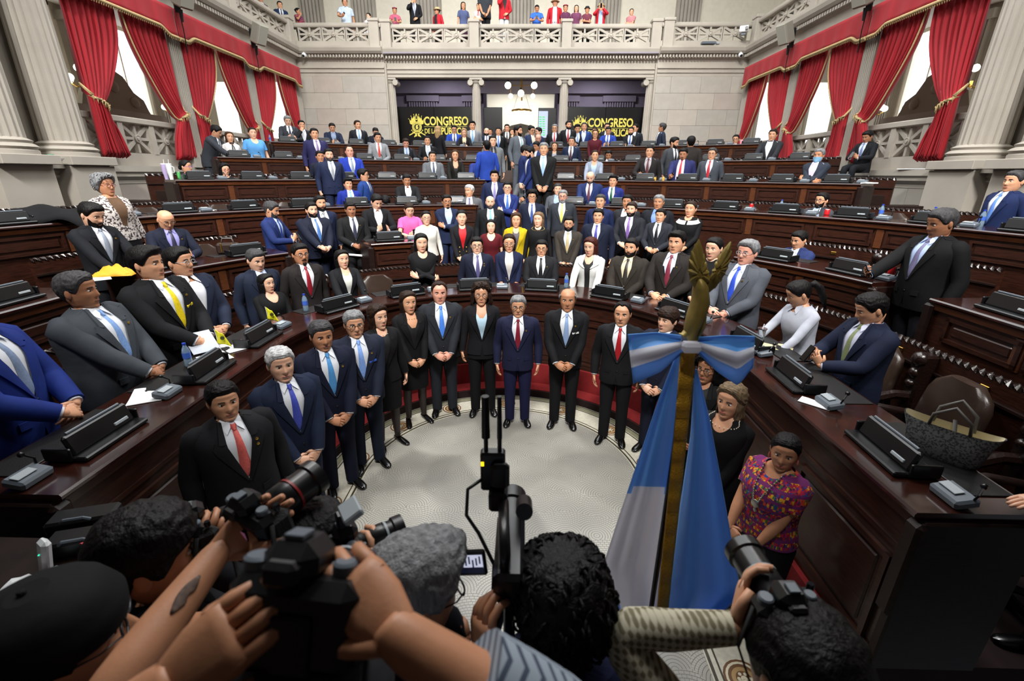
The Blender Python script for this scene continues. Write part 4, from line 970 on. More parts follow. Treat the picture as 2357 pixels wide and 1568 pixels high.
def limb(mb, pts, rads, n, mi=0, cap=True, sub=3):
    """smooth tapering tube through joints"""
    P = np.array(pts, float); m = len(P); out = []; rr = []
    for i in range(m-1):
        p0 = P[i-1] if i else P[i]*2-P[i+1]; p1, p2 = P[i], P[i+1]; p3 = P[i+2] if i+2 < m else P[i+1]*2-P[i]
        for k in range(sub):
            t = k/float(sub); out.append(0.5*((2*p1)+(p2-p0)*t*0.7+(2*p0*0.7-(6-1.0)*p1*0.0-0)*0+0*t) if False else (1-t)*p1+t*p2+0.16*((t*(1-t))*((p1-p0)-(p3-p2)))); rr.append(rads[i]*(1-t)+rads[i+1]*t)
    out.append(P[-1]); rr.append(rads[-1]); mb.tube(out, rr, n, cap, mi); return mb
def hand(mb, w, d, nrm, side, curl=0.5, lod=1, mi=0, sc=1.0, spread=0.0):
    d = np.array(d, float); d /= np.linalg.norm(d); nn = np.array(nrm, float); nn -= d*np.dot(nn, d); nn /= np.linalg.norm(nn)+1e-9; t = side*np.cross(d, nn); w = np.array(w, float)
    ns = (8, 6, 4)[lod]; k = (10, 8, 6)[lod]; a = np.linspace(0, 2*PI, k, endpoint=False)
    rings = []
    for L, wd, tk in ((-0.012, .022, .018), (0.012, .029, .0195), (0.045, .040, .017), (0.08, .043, .015), (0.095, .040, .012)):
        rings.append(w+d*L*sc+np.outer(spow(np.cos(a), 0.8)*wd*sc, t)+np.outer(np.sin(a)*tk*sc, nn))
    mb.loft(rings, True, True, True, mi)
    sg = (3, 3, 2)[lod]
    for j, (lat, L, st) in enumerate(((.031, .072, .088), (.0105, .082, .094), (-.0105, .076, .091), (-.031, .060, .084))):
        p = w+d*st*sc+t*lat*sc; pts = [p-d*0.012*sc]; dr = d+t*lat*spread*8; dr = dr/np.linalg.norm(dr); ang = 0.0
        for q in range(sg):
            ang = curl*(0.75+0.4*q)*(3./sg)*0.55+(ang if q else 0); dirq = dr*math.cos(ang)-nn*math.sin(ang)
            p = p+dirq*L*sc/sg; pts.append(p)
        mb.tube(pts, [.0105*sc, .0100*sc, .0092*sc, .0075*sc][:len(pts)] if sg == 3 else [.0105*sc, .0095*sc, .0075*sc], ns, True, mi)
    p = w+d*0.022*sc+t*0.026*sc; dr = t*0.75+d*0.75-nn*0.35*curl; dr /= np.linalg.norm(dr); pts = [p-dr*0.012*sc, p+dr*0.035*sc]; dr2 = dr+d*0.7-t*0.5*curl-nn*0.4*curl; dr2 /= np.linalg.norm(dr2); pts.append(pts[-1]+dr2*0.032*sc)
    mb.tube(pts, [.015*sc, .0125*sc, .0085*sc], ns, True, mi)

# wrist offset from the middle of the shoulders, hand direction, back-of-hand normal, curl, elbow pole; right then left (x is mirrored for the left)
POSES = {
 'sides': (((-.255, -.03, -.53), (0.05, -.12, -1), (-1, -.15, 0), .55, (-.5, 1, 0)),)*2,
 'clasp': (((-.10, -.235, -.475), (.86, -.12, -.42), (0.05, -.85, .5), .75, (-1, .7, -.2)), ((-.085, -.195, -.495), (.80, -.05, -.5), (0, -.9, .4), .8, (-1, .7, -.2))),
 'clasphi': (((-.10, -.270, -.37), (.86, -.12, -.30), (0.05, -.80, .6), .75, (-1, .5, -.5)), ((-.085, -.232, -.39), (.80, -.05, -.38), (0, -.85, .5), .8, (-1, .5, -.5))),
 'lowclasp': (((-.095, -.19, -.525), (.62, -.12, -.75), (0.1, -.95, .2), .7, (-1, .6, -.1)), ((-.085, -.155, -.535), (.60, -.05, -.78), (0, -.95, .2), .75, (-1, .6, -.1))),
 'crossed': (((.13, -.245, -.285), (.50, .80, .10), (.6, -.8, .25), .25, (-1, .1, -.6)), ((.12, -.215, -.245), (.62, .62, .45), (.5, -.8, .25), .4, (-1, .1, -.6))),
 'phone': (((-.085, -.335, -.26), (.42, -.30, .62), (-.45, -.75, -.1), 1.0, (-1, .3, -.8)), ((-.085, -.325, -.27), (.42, -.30, .62), (-.45, -.75, -.1), 1.0, (-1, .3, -.8))),
 'phone1': (((-.13, -.34, -.31), (.30, -.62, .42), (-.55, -.5, -.5), .95, (-1, .4, -.6)), ((-.255, -.03, -.53), (0.05, -.12, -1), (-1, -.15, 0), .55, (-.5, 1, 0))),
 'photo': (((-.075, -.33, .10), (.3, -.3, .8), (-.6, -.6, 0), 1.0, (-1, .1, -.9)), ((-.075, -.33, .10), (.3, -.3, .8), (-.6, -.6, 0), 1.0, (-1, .1, -.9))),
 'desk': (((-.16, -.40, -.42), (.25, -.95, -.2), (0, -.15, 1), .3, (-1, .3, -.5)), ((-.16, -.38, -.43), (.25, -.95, -.2), (0, -.15, 1), .3, (-1, .3, -.5))),
 'behind': (((-.09, .175, -.46), (.7, .1, -.6), (0, 1, 0), .5, (-1, .6, 0)),)*2,
 'chin': (((-.075, -.235, .045), (.30, .25, .85), (-.5, -.8, .2), .95, (-.7, -.4, -1)), ((-.085, -.195, -.43), (.80, -.05, -.3), (0, -.9, .4), .6, (-1, .5, -.2))),
 'ear': (((-.15, -.10, .085), (.25, .25, .9), (-1, 0, 0), .8, (-.9, -.5, -.7)), ((-.255, -.03, -.53), (0.05, -.12, -1), (-1, -.15, 0), .55, (-.5, 1, 0))),
}
MIR = np.array([-1, 1, 1])
BLK = '#15161a'
def hairline(th, kind):
    a = np.abs(th)
    if kind == 'male': return np.interp(a, [0, .55, .95, 1.15, 1.35, 1.75, 2.1, 2.6, PI], [.80, .80, .74, .58, .50, .56, .36, .16, .12])
    if kind == 'recede': return np.interp(a, [0, .45, .8, 1.1, 1.35, 1.75, 2.1, 2.6, PI], [.90, .93, .86, .66, .50, .56, .36, .16, .12])
    if kind == 'fem': return np.interp(a, [0, .5, .9, 1.1, 1.3, 1.5, 1.8, PI], [.87, .84, .76, .66, .54, .40, .25, .05])
    if kind == 'tied': return np.interp(a, [0, .55, .95, 1.2, 1.45, 1.75, 2.1, PI], [.84, .82, .72, .58, .49, .54, .34, .12])
    if kind == 'fringe': return np.interp(a, [0, .7, 1.0, 1.2, 1.4, 1.75, 2.1, 2.6, PI], [.68, .66, .62, .52, .42, .54, .34, .12, .08])
def hair(fig, style, hc, lod, parent, seed):
    r = np.random.RandomState(seed); nt = (56, 36, 24)[lod]; nz = (18, 12, 8)[lod]; m = MB(); th = np.linspace(-PI, PI, nt, endpoint=False)
    noise = lambda a, b, k: (np.sin(a*k+seed)*np.cos(b*k*1.3+seed*2)+0.6*np.sin(a*k*2.3+b*3+seed))
    base = {'short': ('male', .014), 'quiff': ('male', .018), 'side': ('male', .017), 'recede': ('recede', .011), 'fringe': ('fringe', .019), 'shaved': None, 'bald_ring': None,
            'curlyshort': ('male' if not fig.fem else 'fem', .034), 'long': ('fem', .014), 'xlong': ('fem', .014), 'straight': ('fem', .015), 'bob': ('fem', .020), 'curly': ('fem', .026), 'tied': ('tied', .010), 'bun': ('tied', .010), 'pony': ('tied', .010)}[style]
    hm = hairmat(hc)
    if style == 'shaved': return
    if style == 'bald_ring':
        tt = np.linspace(0.95, 2*PI-0.95, nt); tw = (tt+PI) % (2*PI)-PI; lo = hairline(tw, 'male'); hi = np.full(nt, .76); P = []
        for t in np.linspace(0, 1, nz): off = 0.004+0.012*math.sin(PI*min(1, t*0.9+0.1)); P.append(fig.head_pts(tw, lo+(np.maximum(hi, lo+0.01)-lo)*t, off, False))
        m.grid(fig.H(np.array(P))); m.build('hair', hm, parent, smooth=180); return
    kind, thick = base; lo = hairline(th, kind); P = []
    for t in np.linspace(0, 1, nz):
        f = lo+(0.995-lo)*(t**0.85); o = thick*np.clip(np.minimum(1, 0.22+t*2.6), 0, 1)
        if style == 'quiff': o = o+0.016*np.exp(-(th/0.8)**2)*math.exp(-((t-0.35)/0.35)**2)
        if style == 'side': o = o+0.012*np.exp(-((th-0.6)/0.9)**2)*math.exp(-((t-0.4)/0.4)**2)
        amp = 0.20 if style == 'curly' else (0.16 if style == 'curlyshort' else 0.13)
        o = o*(1+amp*noise(th, t*6, 7 if amp > .15 else 4))
        P.append(fig.head_pts(th, f, o, False))
    lip = fig.head_pts(th, lo, 0.0005, False)
    m.grid(fig.H(np.array([lip]+P)), wrap=True); m.add(fig.H(P[-1]), [tuple(range(nt))])
    if style in ('long', 'xlong', 'straight', 'bob', 'curly'):
        L = {'long': .30, 'xlong': .52, 'straight': .24, 'bob': .10, 'curly': .14}[style]; a0 = {'long': 1.10, 'xlong': 1.10, 'straight': 1.0, 'bob': 1.05, 'curly': 1.05}[style]
        no = (26, 18, 12)[lod]; rows = (12, 9, 6)[lod]; rings = []
        ang = np.linspace(a0, 2*PI-a0, no); aw = (ang+PI) % (2*PI)-PI
        for i in range(rows+1):
            t = i/float(rows)
            f = 0.66-(0.66)*min(1, t*1.6) if t < 0.625 else 0.0
            ai = a0+(0.55 if style in ('long', 'xlong') else 0.22)*sstep((t-0.15)/0.6); ang = np.linspace(ai, 2*PI-ai, no); aw = (ang+PI) % (2*PI)-PI
            ew = np.clip(np.minimum(np.arange(no), no-1-np.arange(no))/(no*.16), 0.12, 1); o = (thick+0.012*min(1, t*2))*ew; top = fig.head_pts(aw, np.full(no, max(f, 0.30)), o, False); inn = fig.head_pts(aw, np.full(no, max(f, 0.30)), o-0.004-0.016*ew, False)
            z = 0.66*HH-(0.66*HH+L)*t; k = 1-0.28*sstep((t-0.25)/0.75) if style not in ('curly', 'bob') else (1+0.22*math.sin(PI*t) if style == 'curly' else 1.0)
            sway = 0.012*noise(ang, t*5, 3)*(2.0 if style == 'curly' else 1)*t
            A = top.copy(); B = inn.copy(); A[:, 2] = z; B[:, 2] = z
            A[:, 0] *= k; A[:, 1] *= k; B[:, :2] *= k; A[:, 0] += sway; B[:, 0] += sway
            A[:, 1] += 0.02*max(0, t-0.45)*2*(1 if style != 'bob' else 0); B[:, 1] += 0.02*max(0, t-0.45)*2*(1 if style != 'bob' else 0)
            if style == 'bob' and t > 0.7: A[:, :2] *= 1-0.18*(t-0.7)/0.3
            rings.append(np.vstack([A, B[::-1]]))
        m.loft(rings if True else 0, True, True, True) if False else m.loft([fig.D((R_*fig.hs) @ (fig.Rh.T if i < rows*0.55 else np.array(Matrix.Rotation(math.atan2(fig.Rh[1][0], fig.Rh[0][0]), 3, 'Z')).T*1.0)+fig.hpiv) if False else fig.H(R_) for i, R_ in enumerate(rings)], True, True, True)
    if style in ('bun', 'tied'):
        q = MB().ball((0, .105, .10 if style == 'tied' else .16), (.035, .035, .04), 12, 8); m.add(fig.H(np.asarray(q.v[0])), q.f)
    if style in ('curlyshort', 'curly') and lod < 2:
        for k in range((320, 60)[lod]):
            tk = r.uniform(-PI, PI); fk = r.uniform(0.05, 1); lk = np.interp(abs(tk), np.abs(np.sort(th)), lo[np.argsort(np.abs(th))]) if False else hairline(np.array([tk]), kind)[0]
            q = fig.head_pts(np.array([tk]), np.array([lk+(0.98-lk)*fk]), thick*0.9, False)[0]
            a = r.uniform(0, PI); c = np.linspace(0, 2*PI, 7, endpoint=False); rr = 0.012
            loop = np.stack([q[0]+rr*np.cos(c)*math.cos(a), q[1]+rr*np.cos(c)*math.sin(a), q[2]+rr*np.sin(c)], 1); loop = np.vstack([loop, loop[:1]]); m.tube(fig.H(loop), 0.0045, 4, False)
    o = m.build('hair', hm, parent, smooth=180)
    if style == 'pony':
        q = MB(); pts = [(0, .095, .15), (0, .135, .155), (0, .165, .10), (0.01, .165, 0.0), (0.015, .150, -.10)]; q.tube(fig.H(np.array(pts)), [.025, .034, .036, .03, .01], 10); q.build('ponytail', hm, parent, smooth=180)

def bolt(mb0, mb_src): pass
def make_person(name, loc, yaw, h, label, lod=1, fem=0, g=1.0, J=None, S=WS, T=None, top=None, neck=0.06, hr=None, hc='k', sk=1, po='sides', hw=0, hp=0, lean=0, drop=0,
                gl=None, bd=None, pants=None, skirt=None, short=0, pin=0, sq=None, openc=0, vest=None, beads=None, jopen=0, hat=None, mask=0, bow=None, tieb=None, buttons=0, turtle=0, collar=0, wcollar=0,
                necklace=0, inner=None, wjacket=0, arms=None, held=None, legs=True, group='people in the hall', seed=1, cat='person', hroll=0, sleeve=None, hsc=1.0, hatc='#101114', **_):
    f = Figure(fem, g, lod, lean, drop, hw, hp, hroll); skin = SKINS[sk]; nt = (48, 32, 20)[lod]; nl = (12, 9, 6)[lod]
    sc = h/1.72
    # ---- body: pelvis-to-crown surface, arms, hands
    B = MB(); th = th_front((48, 34, 24)[lod]); nz = (40, 28, 18)[lod]
    tz = np.concatenate([np.linspace(0.80, 1.36, 6), np.linspace(1.40, 1.49, 5)])
    tt = np.linspace(-PI, PI, 20, endpoint=False)
    nk = [(1.50, .056, .058, .004), (1.53, .055, .057, .010), (1.56, .055, .057, .014)] if fem == 0 else [(1.50, .047, .049, .004), (1.53, .046, .048, .010), (1.56, .046, .048, .014)]
    rings = [f.D(f.ring(np.full(20, z), tt, -0.006 if (fem or z < 1.435) else -0.006-.030*min(1, (z-1.435)/.02)*(1 if z < 1.48 else .15))) for z in tz]+[f.D(np.stack([np.sin(tt)*a, -np.cos(tt)*b+c, np.full(20, z)], 1)) for z, a, b, c in nk]
    B.loft(rings, True, True, True, 0)
    fr = np.linspace(0, 1, nz); HP = f.H(np.array([f.head_pts(th, np.full(len(th), q)) for q in fr]))
    B.grid(HP, 0, wrap=True); B.add(HP[0], [tuple(range(len(th)-1, -1, -1))])
    for s in (-1, 1):                                             # ears, eyes, brows
        e = np.asarray(MB().ball((0, 0, 0), (.010, .019, .031), (10, 8, 6)[lod], (8, 6, 5)[lod]).v[0]); e = e @ np.array(Matrix.Rotation(s*-0.35, 3, 'Z')).T+np.array([s*.076, .012, .48*HH])
        k = (10, 8, 6)[lod]; mm_ = (8, 6, 5)[lod]; tmp = MB().ball((0, 0, 0), 1, k, mm_)
        B.add(f.H(e), tmp.f, 0)
        fe = .525; ye = f.face_y(s*.031, fe)
        if lod < 2:
            w_ = MB().ball((0, 0, 0), 1, 10, 7); B.add(f.H(np.asarray(w_.v[0])*np.array([.0150, .008, .0070])+np.array([s*.031, ye+.0030, fe*HH])), w_.f, 1)
        w_ = MB().ball((0, 0, 0), 1, 8, 5); B.add(f.H(np.asarray(w_.v[0])*(np.array([.0058, .005, .0060]) if lod < 2 else np.array([.010, .004, .005]))+np.array([s*.031, ye-.0026, (fe-.004)*HH])), w_.f, 2)
        xs = np.linspace(.014, .048, 5); br = [np.array([s*x, f.face_y(s*x, .605)-.002, (.612+.012*math.sin((x-.014)/.034*2.6)-.010*(x-.014)/.034)*HH]) for x in xs]
        B.tube(f.H(np.array(br)), [.0025, .0038, .0036, .003, .0015] if not fem else [.0018, .0026, .0024, .002, .001], 5, True, 3)
    lp = [np.array([x, f.face_y(x, .222)-.0012, (.222+(.0 if abs(x) < .02 else .006))*HH]) for x in np.linspace(-.024, .024, 7)]
    B.tube(f.H(np.array(lp)), [.001, .0036, .0046, .0042, .0046, .0036, .001], 5, True, 4)
    mid = f.D(np.array([0, 0, 1.385])); pose = POSES[po] if arms is None else arms; wrists = []
    shw = (0.188 if not fem else 0.156)*(1+(g-1)*0.45)
    Lu, Lf = (.295, .262) if not fem else (.275, .245)
    armd = []
    for i, s in enumerate((-1, 1)):
        w, d, n_, curl, pole = pose[i if len(pose) > 1 else 0]; mir = np.array([1, 1, 1]) if s < 0 else MIR
        gx = 1+(g-1)*0.8
        tgt = mid+np.array(w)*mir*np.array([gx if abs(w[0]) > .1 else 1, 1+(g-1)*1.6 if w[1] < -.1 else 1, 1])
        sh = f.D(np.array([s*shw, 0.008, 1.388])); shi = f.D(np.array([s*(shw-.06), 0.008, 1.398]))
        el, wr = ik(sh, tgt, Lu, Lf, np.array(pole)*mir); ga = 1+(g-1)*0.7; armd.append((s, shi, sh, el, wr, ga))
        fk = 0.92 if fem else 1.0
        du = np.array(d, float)*mir; du /= np.linalg.norm(du)
        limb(B, [shi, sh, (sh+el)/2, el, el+(wr-el)*0.4, wr-(wr-el)*.04, wr+du*.022], [.050*fk, .052*fk*ga, .046*fk*ga, .039*fk*ga, .040*fk*ga, .0285*fk, .022*fk], nl, 0)
        hand(B, wr, np.array(d)*mir, np.array(n_)*mir, s, curl, lod, 0, 0.98*fk*hsc); wrists.append((wr, np.array(d)*mir, np.array(n_)*mir))
    bare = skirt is not None
    if legs:
        if drop: hipz = 0.95-drop-0.03; L_ = [[(s*.085, 0.02, hipz), (s*.10, -.40, hipz-0.02), (s*.10, -.42, 0.08 if drop < .47 else hipz-0.42)] for s in (-1, 1)]
        else: L_ = [[(s*.088, 0.0, .90), (s*.095, -.006, .49), (s*.10, .012, .07)] for s in (-1, 1)]
        for a, b, c in L_:
            a, b, c = np.array(a), np.array(b), np.array(c)
            limb(B, [a, (a+b)/2, b, (b*0.62+c*0.38)+np.array([0, .018, 0]), c], [.080, .070, .052, .054, .033], nl, 5 if bare else 0)
    body = B.build(name, [skin, EYEW, IRIS, BROW if hc not in ('g', 'w') else pm('eyebrow_grey', '#5a5653', 0.8), LIPR if (fem and lod < 2) else LIPS[sk], STOCK], None, loc, (0, 0, yaw), smooth=100 if lod == 0 else 60)
    body.scale = (sc, sc, sc); tag(body, label, cat, group)
    # ---- hair, beard, glasses
    hair(f, hr or ('long' if fem else 'short'), hc, lod, body, seed)
    if bd:
        m = MB(); a = np.linspace(-1.28, 1.28, (26, 18, 12)[lod]); P = []
        if bd in ('full', 'grey', 'stubble', 'chin'):
            o = {'full': .007, 'grey': .008, 'stubble': .0025, 'chin': .003}[bd]
            up = np.interp(np.abs(a), [0, .28, .45, .8, 1.28], [.175, .20, .30, .30, .46])
            for t in np.linspace(0, 1, 6): P.append(f.head_pts(a, -0.02+(up+0.02)*t, o*min(1, 0.3+1.6*(1-t)+0.0)))
            m.grid(f.H(np.array(P)))
            mu = [np.array([x, f.face_y(x, .275)-.003, (.275-.02*(abs(x)/.03)**2)*HH]) for x in np.linspace(-.032, .032, 7)]; m.tube(f.H(np.array(mu)), [.003, .006, .007, .006, .007, .006, .003], 6)
        else:
            for t in np.linspace(0, 1, 5): P.append(f.head_pts(np.linspace(-.32, .32, 9), np.full(9, -0.02+.17*t), .006*min(1, 1.6-1.4*t)))
            m.grid(f.H(np.array(P))); mu = [np.array([x, f.face_y(x, .275)-.003, (.275-.02*(abs(x)/.03)**2)*HH]) for x in np.linspace(-.030, .030, 7)]; m.tube(f.H(np.array(mu)), [.002, .005, .006, .005, .006, .005, .002], 6)
        m.build('beard', hairmat('g' if bd == 'grey' else ('s' if bd in ('stubble',) else 'k')), body, smooth=180)
    if gl:
        m = MB(); rr = .0026
        for s in (-1, 1):
            c = np.linspace(0, 2*PI, 15); yy = f.face_y(s*.031, .5)-.016
            m.tube(f.H(np.stack([s*.033+.0215*spow(np.cos(c), .8), np.full(15, yy), .515*HH+.0155*spow(np.sin(c), .8)], 1)), rr, 5, False)
            m.tube(f.H(np.array([(s*.055, yy, .535*HH), (s*.074, yy+.03, .535*HH), (s*.079, .01, .53*HH)])), rr*0.9, 4)
        m.tube(f.H(np.array([(-.011, yy, .525*HH), (0, yy-.002, .53*HH), (.011, yy, .525*HH)])), rr, 4)
        m.build('glasses', pm('frame_'+gl, gl, 0.3), body, smooth=180)
    if mask:
        a = np.linspace(-1.25, 1.25, 16); P = [f.head_pts(a, np.full(16, q), .012 if q < .4 else .010) for q in np.linspace(-.02, .40, 8)]; MB().grid(f.H(np.array(P))).build('face_mask', pm('mask_blue', '#7fb0d2', 0.8), body, smooth=180)
    if hat:
        m = MB(); c = np.linspace(0, 2*PI, 24, endpoint=False)
        if hat in ('straw', 'dark'):
            pr = [(.150, .70), (.148, .715), (.095, .73), (.092, .90), (.086, 1.06), (.06, 1.10), (.01, 1.09)] if hat == 'straw' else [(.115, .74), (.113, .76), (.09, .77), (.088, .92), (.07, 1.04), (.01, 1.06)]
            rings = [np.stack([np.cos(c)*r_, np.sin(c)*r_*1.12+.005, np.full(24, q*HH)], 1) for r_, q in pr]; m.loft([f.H(R_) for R_ in rings]); m.build('hat', pm('straw', '#c2a97c', 0.8, var=.15, vscale=60) if hat == 'straw' else pm('dark_felt', '#1b1719', 0.9), body, smooth=50)
            MB().loft([f.H(np.stack([np.cos(c)*.097, np.sin(c)*.109+.005, np.full(24, q*HH)], 1)) for q in (.74, .82)]).build('hat_band', pm('hat_band', '#1c1512', 0.8), body)
        elif hat in ('cap', 'beanie'):
            P = [f.head_pts(np.linspace(-PI, PI, 40, endpoint=False), np.full(40, q), .020+.004*math.sin(PI*k/9.), False) for k, q in enumerate(np.linspace(.62, .995, 10))]
            P = [q_-np.array([0, 0, 0]) for q_ in P]; m.grid(f.H(np.array(P)), wrap=True); m.add(f.H(P[-1]), [tuple(range(40))]); m.build('cap', fabric(hatc), body, smooth=60)
            a = np.linspace(-1.0, 1.0, 15)
            if hat == 'cap': Q = [[(math.sin(t)*(.088+e_*.0), -math.cos(t)*.098-e_*math.cos(t*1.1), .70*HH-.25*e_-.02*abs(math.sin(t))**2) for t in a] for e_ in (0, .03, .06, .075)]; MB().sheet(f.H(np.array(Q)), .004).build('cap_brim', fabric(hatc), body, smooth=60)
            MB().ball(f.H(np.array([0, .005, 1.10*HH])), (.008, .008, .005), 8, 5).build('cap_button', fabric(hatc), body)
        else:
            m.tube(f.H(np.stack([np.cos(np.linspace(0, 2*PI, 20))*.085, np.sin(np.linspace(0, 2*PI, 20))*.10+.01, np.full(20, .90*HH)], 1)), .018, 6, False); m.build('head_band', pm('headdress', '#8a1f3a', 0.8, var=.4, vscale=80), body, smooth=180)
    # ---- garments
    zc = lambda v: (lambda t: np.full(np.shape(t), v))
    nzg = (22, 15, 10)[lod]
    def sleeves(off, mat, parent, cuff=0.0, short_=0, nm='sleeve'):
        for s, shi, sh, el, wr, ga in armd:
            m = MB(); fk = 0.92 if fem else 1.0
            if short_ == 1: pts = [shi, sh, sh+(el-sh)*0.62]; rad = [.058, .064, .062]
            elif short_ == 4: pts = [shi, sh, (sh+el)/2, el, el+(wr-el)*0.62]; rad = [.058, .066, .066, .068, .064]
            elif short_ in (2, 3): pts = [shi, sh, (sh+el)/2, el, el+(wr-el)*0.45]; rad = [.058, .064, .058, .053, .048]
            else: pts = [shi, sh, (sh+el)/2, el, el+(wr-el)*0.45, wr-(wr-el)*cuff]; rad = [.058, .066, .060, .053, .049, .040]
            if top and not short_: rad = [r_*0.95 for r_ in rad]
            limb(m, pts, [(r_+off)*fk*(ga if 0 < i else 1) for i, r_ in enumerate(rad)], nl+2, 0)
            m.build(nm, mat, parent, smooth=70)
    neckline = lambda dep, wid, base=1.478: (lambda t: base-dep*np.exp(-(np.abs(np.sin(t))/wid)**2)*(np.cos(t) > 0)-0.0)
    if J:
        jm = fabric(J); zb = 1.07 if not fem else 1.05
        if wjacket: zb = 1.30
        hem = 0.80 if not fem else 0.86
        if short == 3: hem = 0.98
        vo = .078 if not fem else .070
        def op(z):
            if jopen or wjacket: return float(np.interp(z, [hem, zb, 1.36, 1.48], [.10 if jopen else .035, .085 if jopen else .04, .080, .060]))
            return float(np.interp(z, [hem, hem+.10, zb, 1.35, 1.44, 1.49], [.022, .0, .0, vo, vo*.86, .060]))
        m = MB(); patch(m, f, 0, 0, nt, nzg, .014, zc(hem), zc(1.487), op); jo = m.build('jacket', jm, body, smooth=60)
        sleeves(.004, jm, body, 0.05 if short != 3 else 0, short if short in (1, 3) else 0)
        if lod < 2:
            for s in (-1, 1):
                m = MB(); zs = np.linspace(zb, 1.375, 9); P = []
                for z in zs:
                    t = (z-zb)/(1.375-zb); o = op(z); lw = .012+.068*min(1, t*1.25) if t < .97 else .060
                    P.append([f.front(s*(o-.002), z, .0145), f.front(s*(o+lw*.5), z, .025), f.front(s*(o+lw), z+.004*t, .0255), f.front(s*(o+lw+.001), z+.004*t, .012)])
                m.grid(f.D(np.array(P)))
                zs = np.linspace(1.362, 1.484, 6); P = []
                for z in zs:
                    t = (z-1.362)/(.122); o = op(z); lw = .040*(1-t)+.020*t
                    P.append([f.front(s*(o-.003), z, .0145), f.front(s*(o+lw*.5), z, .026), f.front(s*(o+lw), z+.010*(1-t), .0265), f.front(s*(o+lw+.001), z+.010*(1-t), .012)])
                m.grid(f.D(np.array(P))); m.build('lapel', jm, body, smooth=35)
                if not fem: pa = [f.front(s*x_, .985+.012*(x_ > .1)*0, .0165) for x_ in (.075, .105, .135)]; MB().sheet(f.D(np.array([[q_+np.array([0, -.002, dz]) for q_ in pa] for dz in (.0, -.045)])), .005).build('pocket_flap', jm, body, smooth=30)
            m = MB(); tt2 = np.linspace(0.95, 2*PI-0.95, 22); m.grid(f.D(np.array([f.ring(np.full(22, 1.462), tt2, .018), f.ring(np.full(22, 1.488), tt2, .014), f.ring(np.full(22, 1.488), tt2, .004)]))); m.build('jacket_collar', jm, body, smooth=60)
            for z in ((zb, zb-.10) if not fem else (zb,)):
                if not (jopen or wjacket): q = f.D(f.front(.006, z, .018)); MB().ball(q, (.008, .004, .008), 8, 5).build('button', pm('button_dark', '#0a0a0a', .4) if not buttons else GOLD, body)
            if buttons:
                for z in (1.10, 1.02, .96):
                    for s in (-1, 1): MB().ball(f.D(f.front(s*.06, z, .018)), (.011, .006, .011), 8, 5).build('button', GOLD, body)
            if sq: q = f.D(f.front(.105, 1.25, .020)); MB().box(q, (.075, .008, .018), ry=-0.12, rx=0.1, rz=.28).build('pocket_square', shirtm(sq), body)
            for k in range(pin):
                q = f.D(f.front(.10, 1.335-.035*k, .026)); MB().lathe([(.010, 0), (.010, .004), (.004, .006)], 10).xform(Matrix.Translation(q) @ Matrix.Rotation(PI/2, 4, 'X')).build('lapel_pin', GOLD, body)
        if vest:
            m = MB(); patch(m, f, 0, 0, nt, nzg, .009, zc(.95), zc(1.33), lambda z: float(np.interp(z, [.9, 1.14, 1.33], [.003, .003, .055]))); m.build('waistcoat', fabric(vest), body, smooth=60)
        cu = (lod < 2 and not fem)
        if cu:
            for s, shi, sh, el, wr, ga in armd:
                u = (wr-el)/np.linalg.norm(wr-el); MB().tube([wr-u*.035, wr-u*.002], [.036, .037], nl+2).build('shirt_cuff', shirtm(S), body)
        if S:
            m = MB(); a = np.linspace(-1.35, 1.35, (22, 16, 10)[lod]); P = []
            zt = 1.478 if not fem else 1.47
            for t in np.linspace(0, 1, (16, 12, 8)[lod]):
                z0_ = .82 if (jopen or wjacket) else zb-.02
                z1_ = zt if not (fem or openc) else zt-(neck if fem else .055)*np.exp(-(np.abs(np.sin(a))/.36)**2)
                P.append(f.ring(z0_+(z1_-z0_)*t+0*a, a, .006))
            m.grid(f.D(np.array(P))); m.build('shirt' if not fem else 'blouse', shirtm(S), body, smooth=60)
    if top:
        tm = topmat(top); m = MB(); zt = neckline(neck, .42)
        patch(m, f, 0, 0, nt, nzg, .010 if top != 'huipil' else .018, zc(.84 if not fem else .90), zt); m.build('blouse' if fem else 'shirt', tm, body, smooth=60)
        sleeves(-.004 if short != 1 else .006, tm, body, .04, short)
        if collar or (not fem and not T): S_ = top
        if inner: m = MB(); a = np.linspace(-.38, .38, 9); m.grid(f.D(np.array([f.ring(np.full(9, z), a*(z-1.0)/.45, .016) for z in np.linspace(1.1, 1.45, 8)]))); m.build('inner_panel', fabric(inner), body, smooth=60)
    # shirt collar, tie
    if (J and not fem) or collar or (top and not fem):
        cm = shirtm(S) if J else topmat(top); m = MB(); c = np.linspace(0.30, 2*PI-0.30, 20)
        rr = [(.063, .065, 1.450, .0), (.0625, .0645, 1.486, .005), (.0605, .0625, 1.486, .005), (.060, .062, 1.455, 0)]
        k = .90 if fem else 1.0
        m.grid(f.D(np.array([np.stack([np.sin(c)*a*k, -np.cos(c)*b*k+dd, np.full(20, z)], 1) for a, b, z, dd in rr])))
        for s in (-1, 1):
            p = [np.array([s*.012, -.066, 1.474]), np.array([s*.058, -.032, 1.488]), np.array([s*.066, -.056, 1.458]), f.front(s*(.054 if not openc else .068), 1.408, .016), f.front(s*.020, 1.444, .020)]
            q = [x+np.array([0, -.004, .002]) for x in p]; m.add(f.D(np.array(p+q)), [(0, 1, 2, 3, 4), (9, 8, 7, 6, 5)]+[(i, (i+1) % 5, 5+(i+1) % 5, 5+i) for i in range(5)])
        m.build('collar', cm, body, smooth=40)
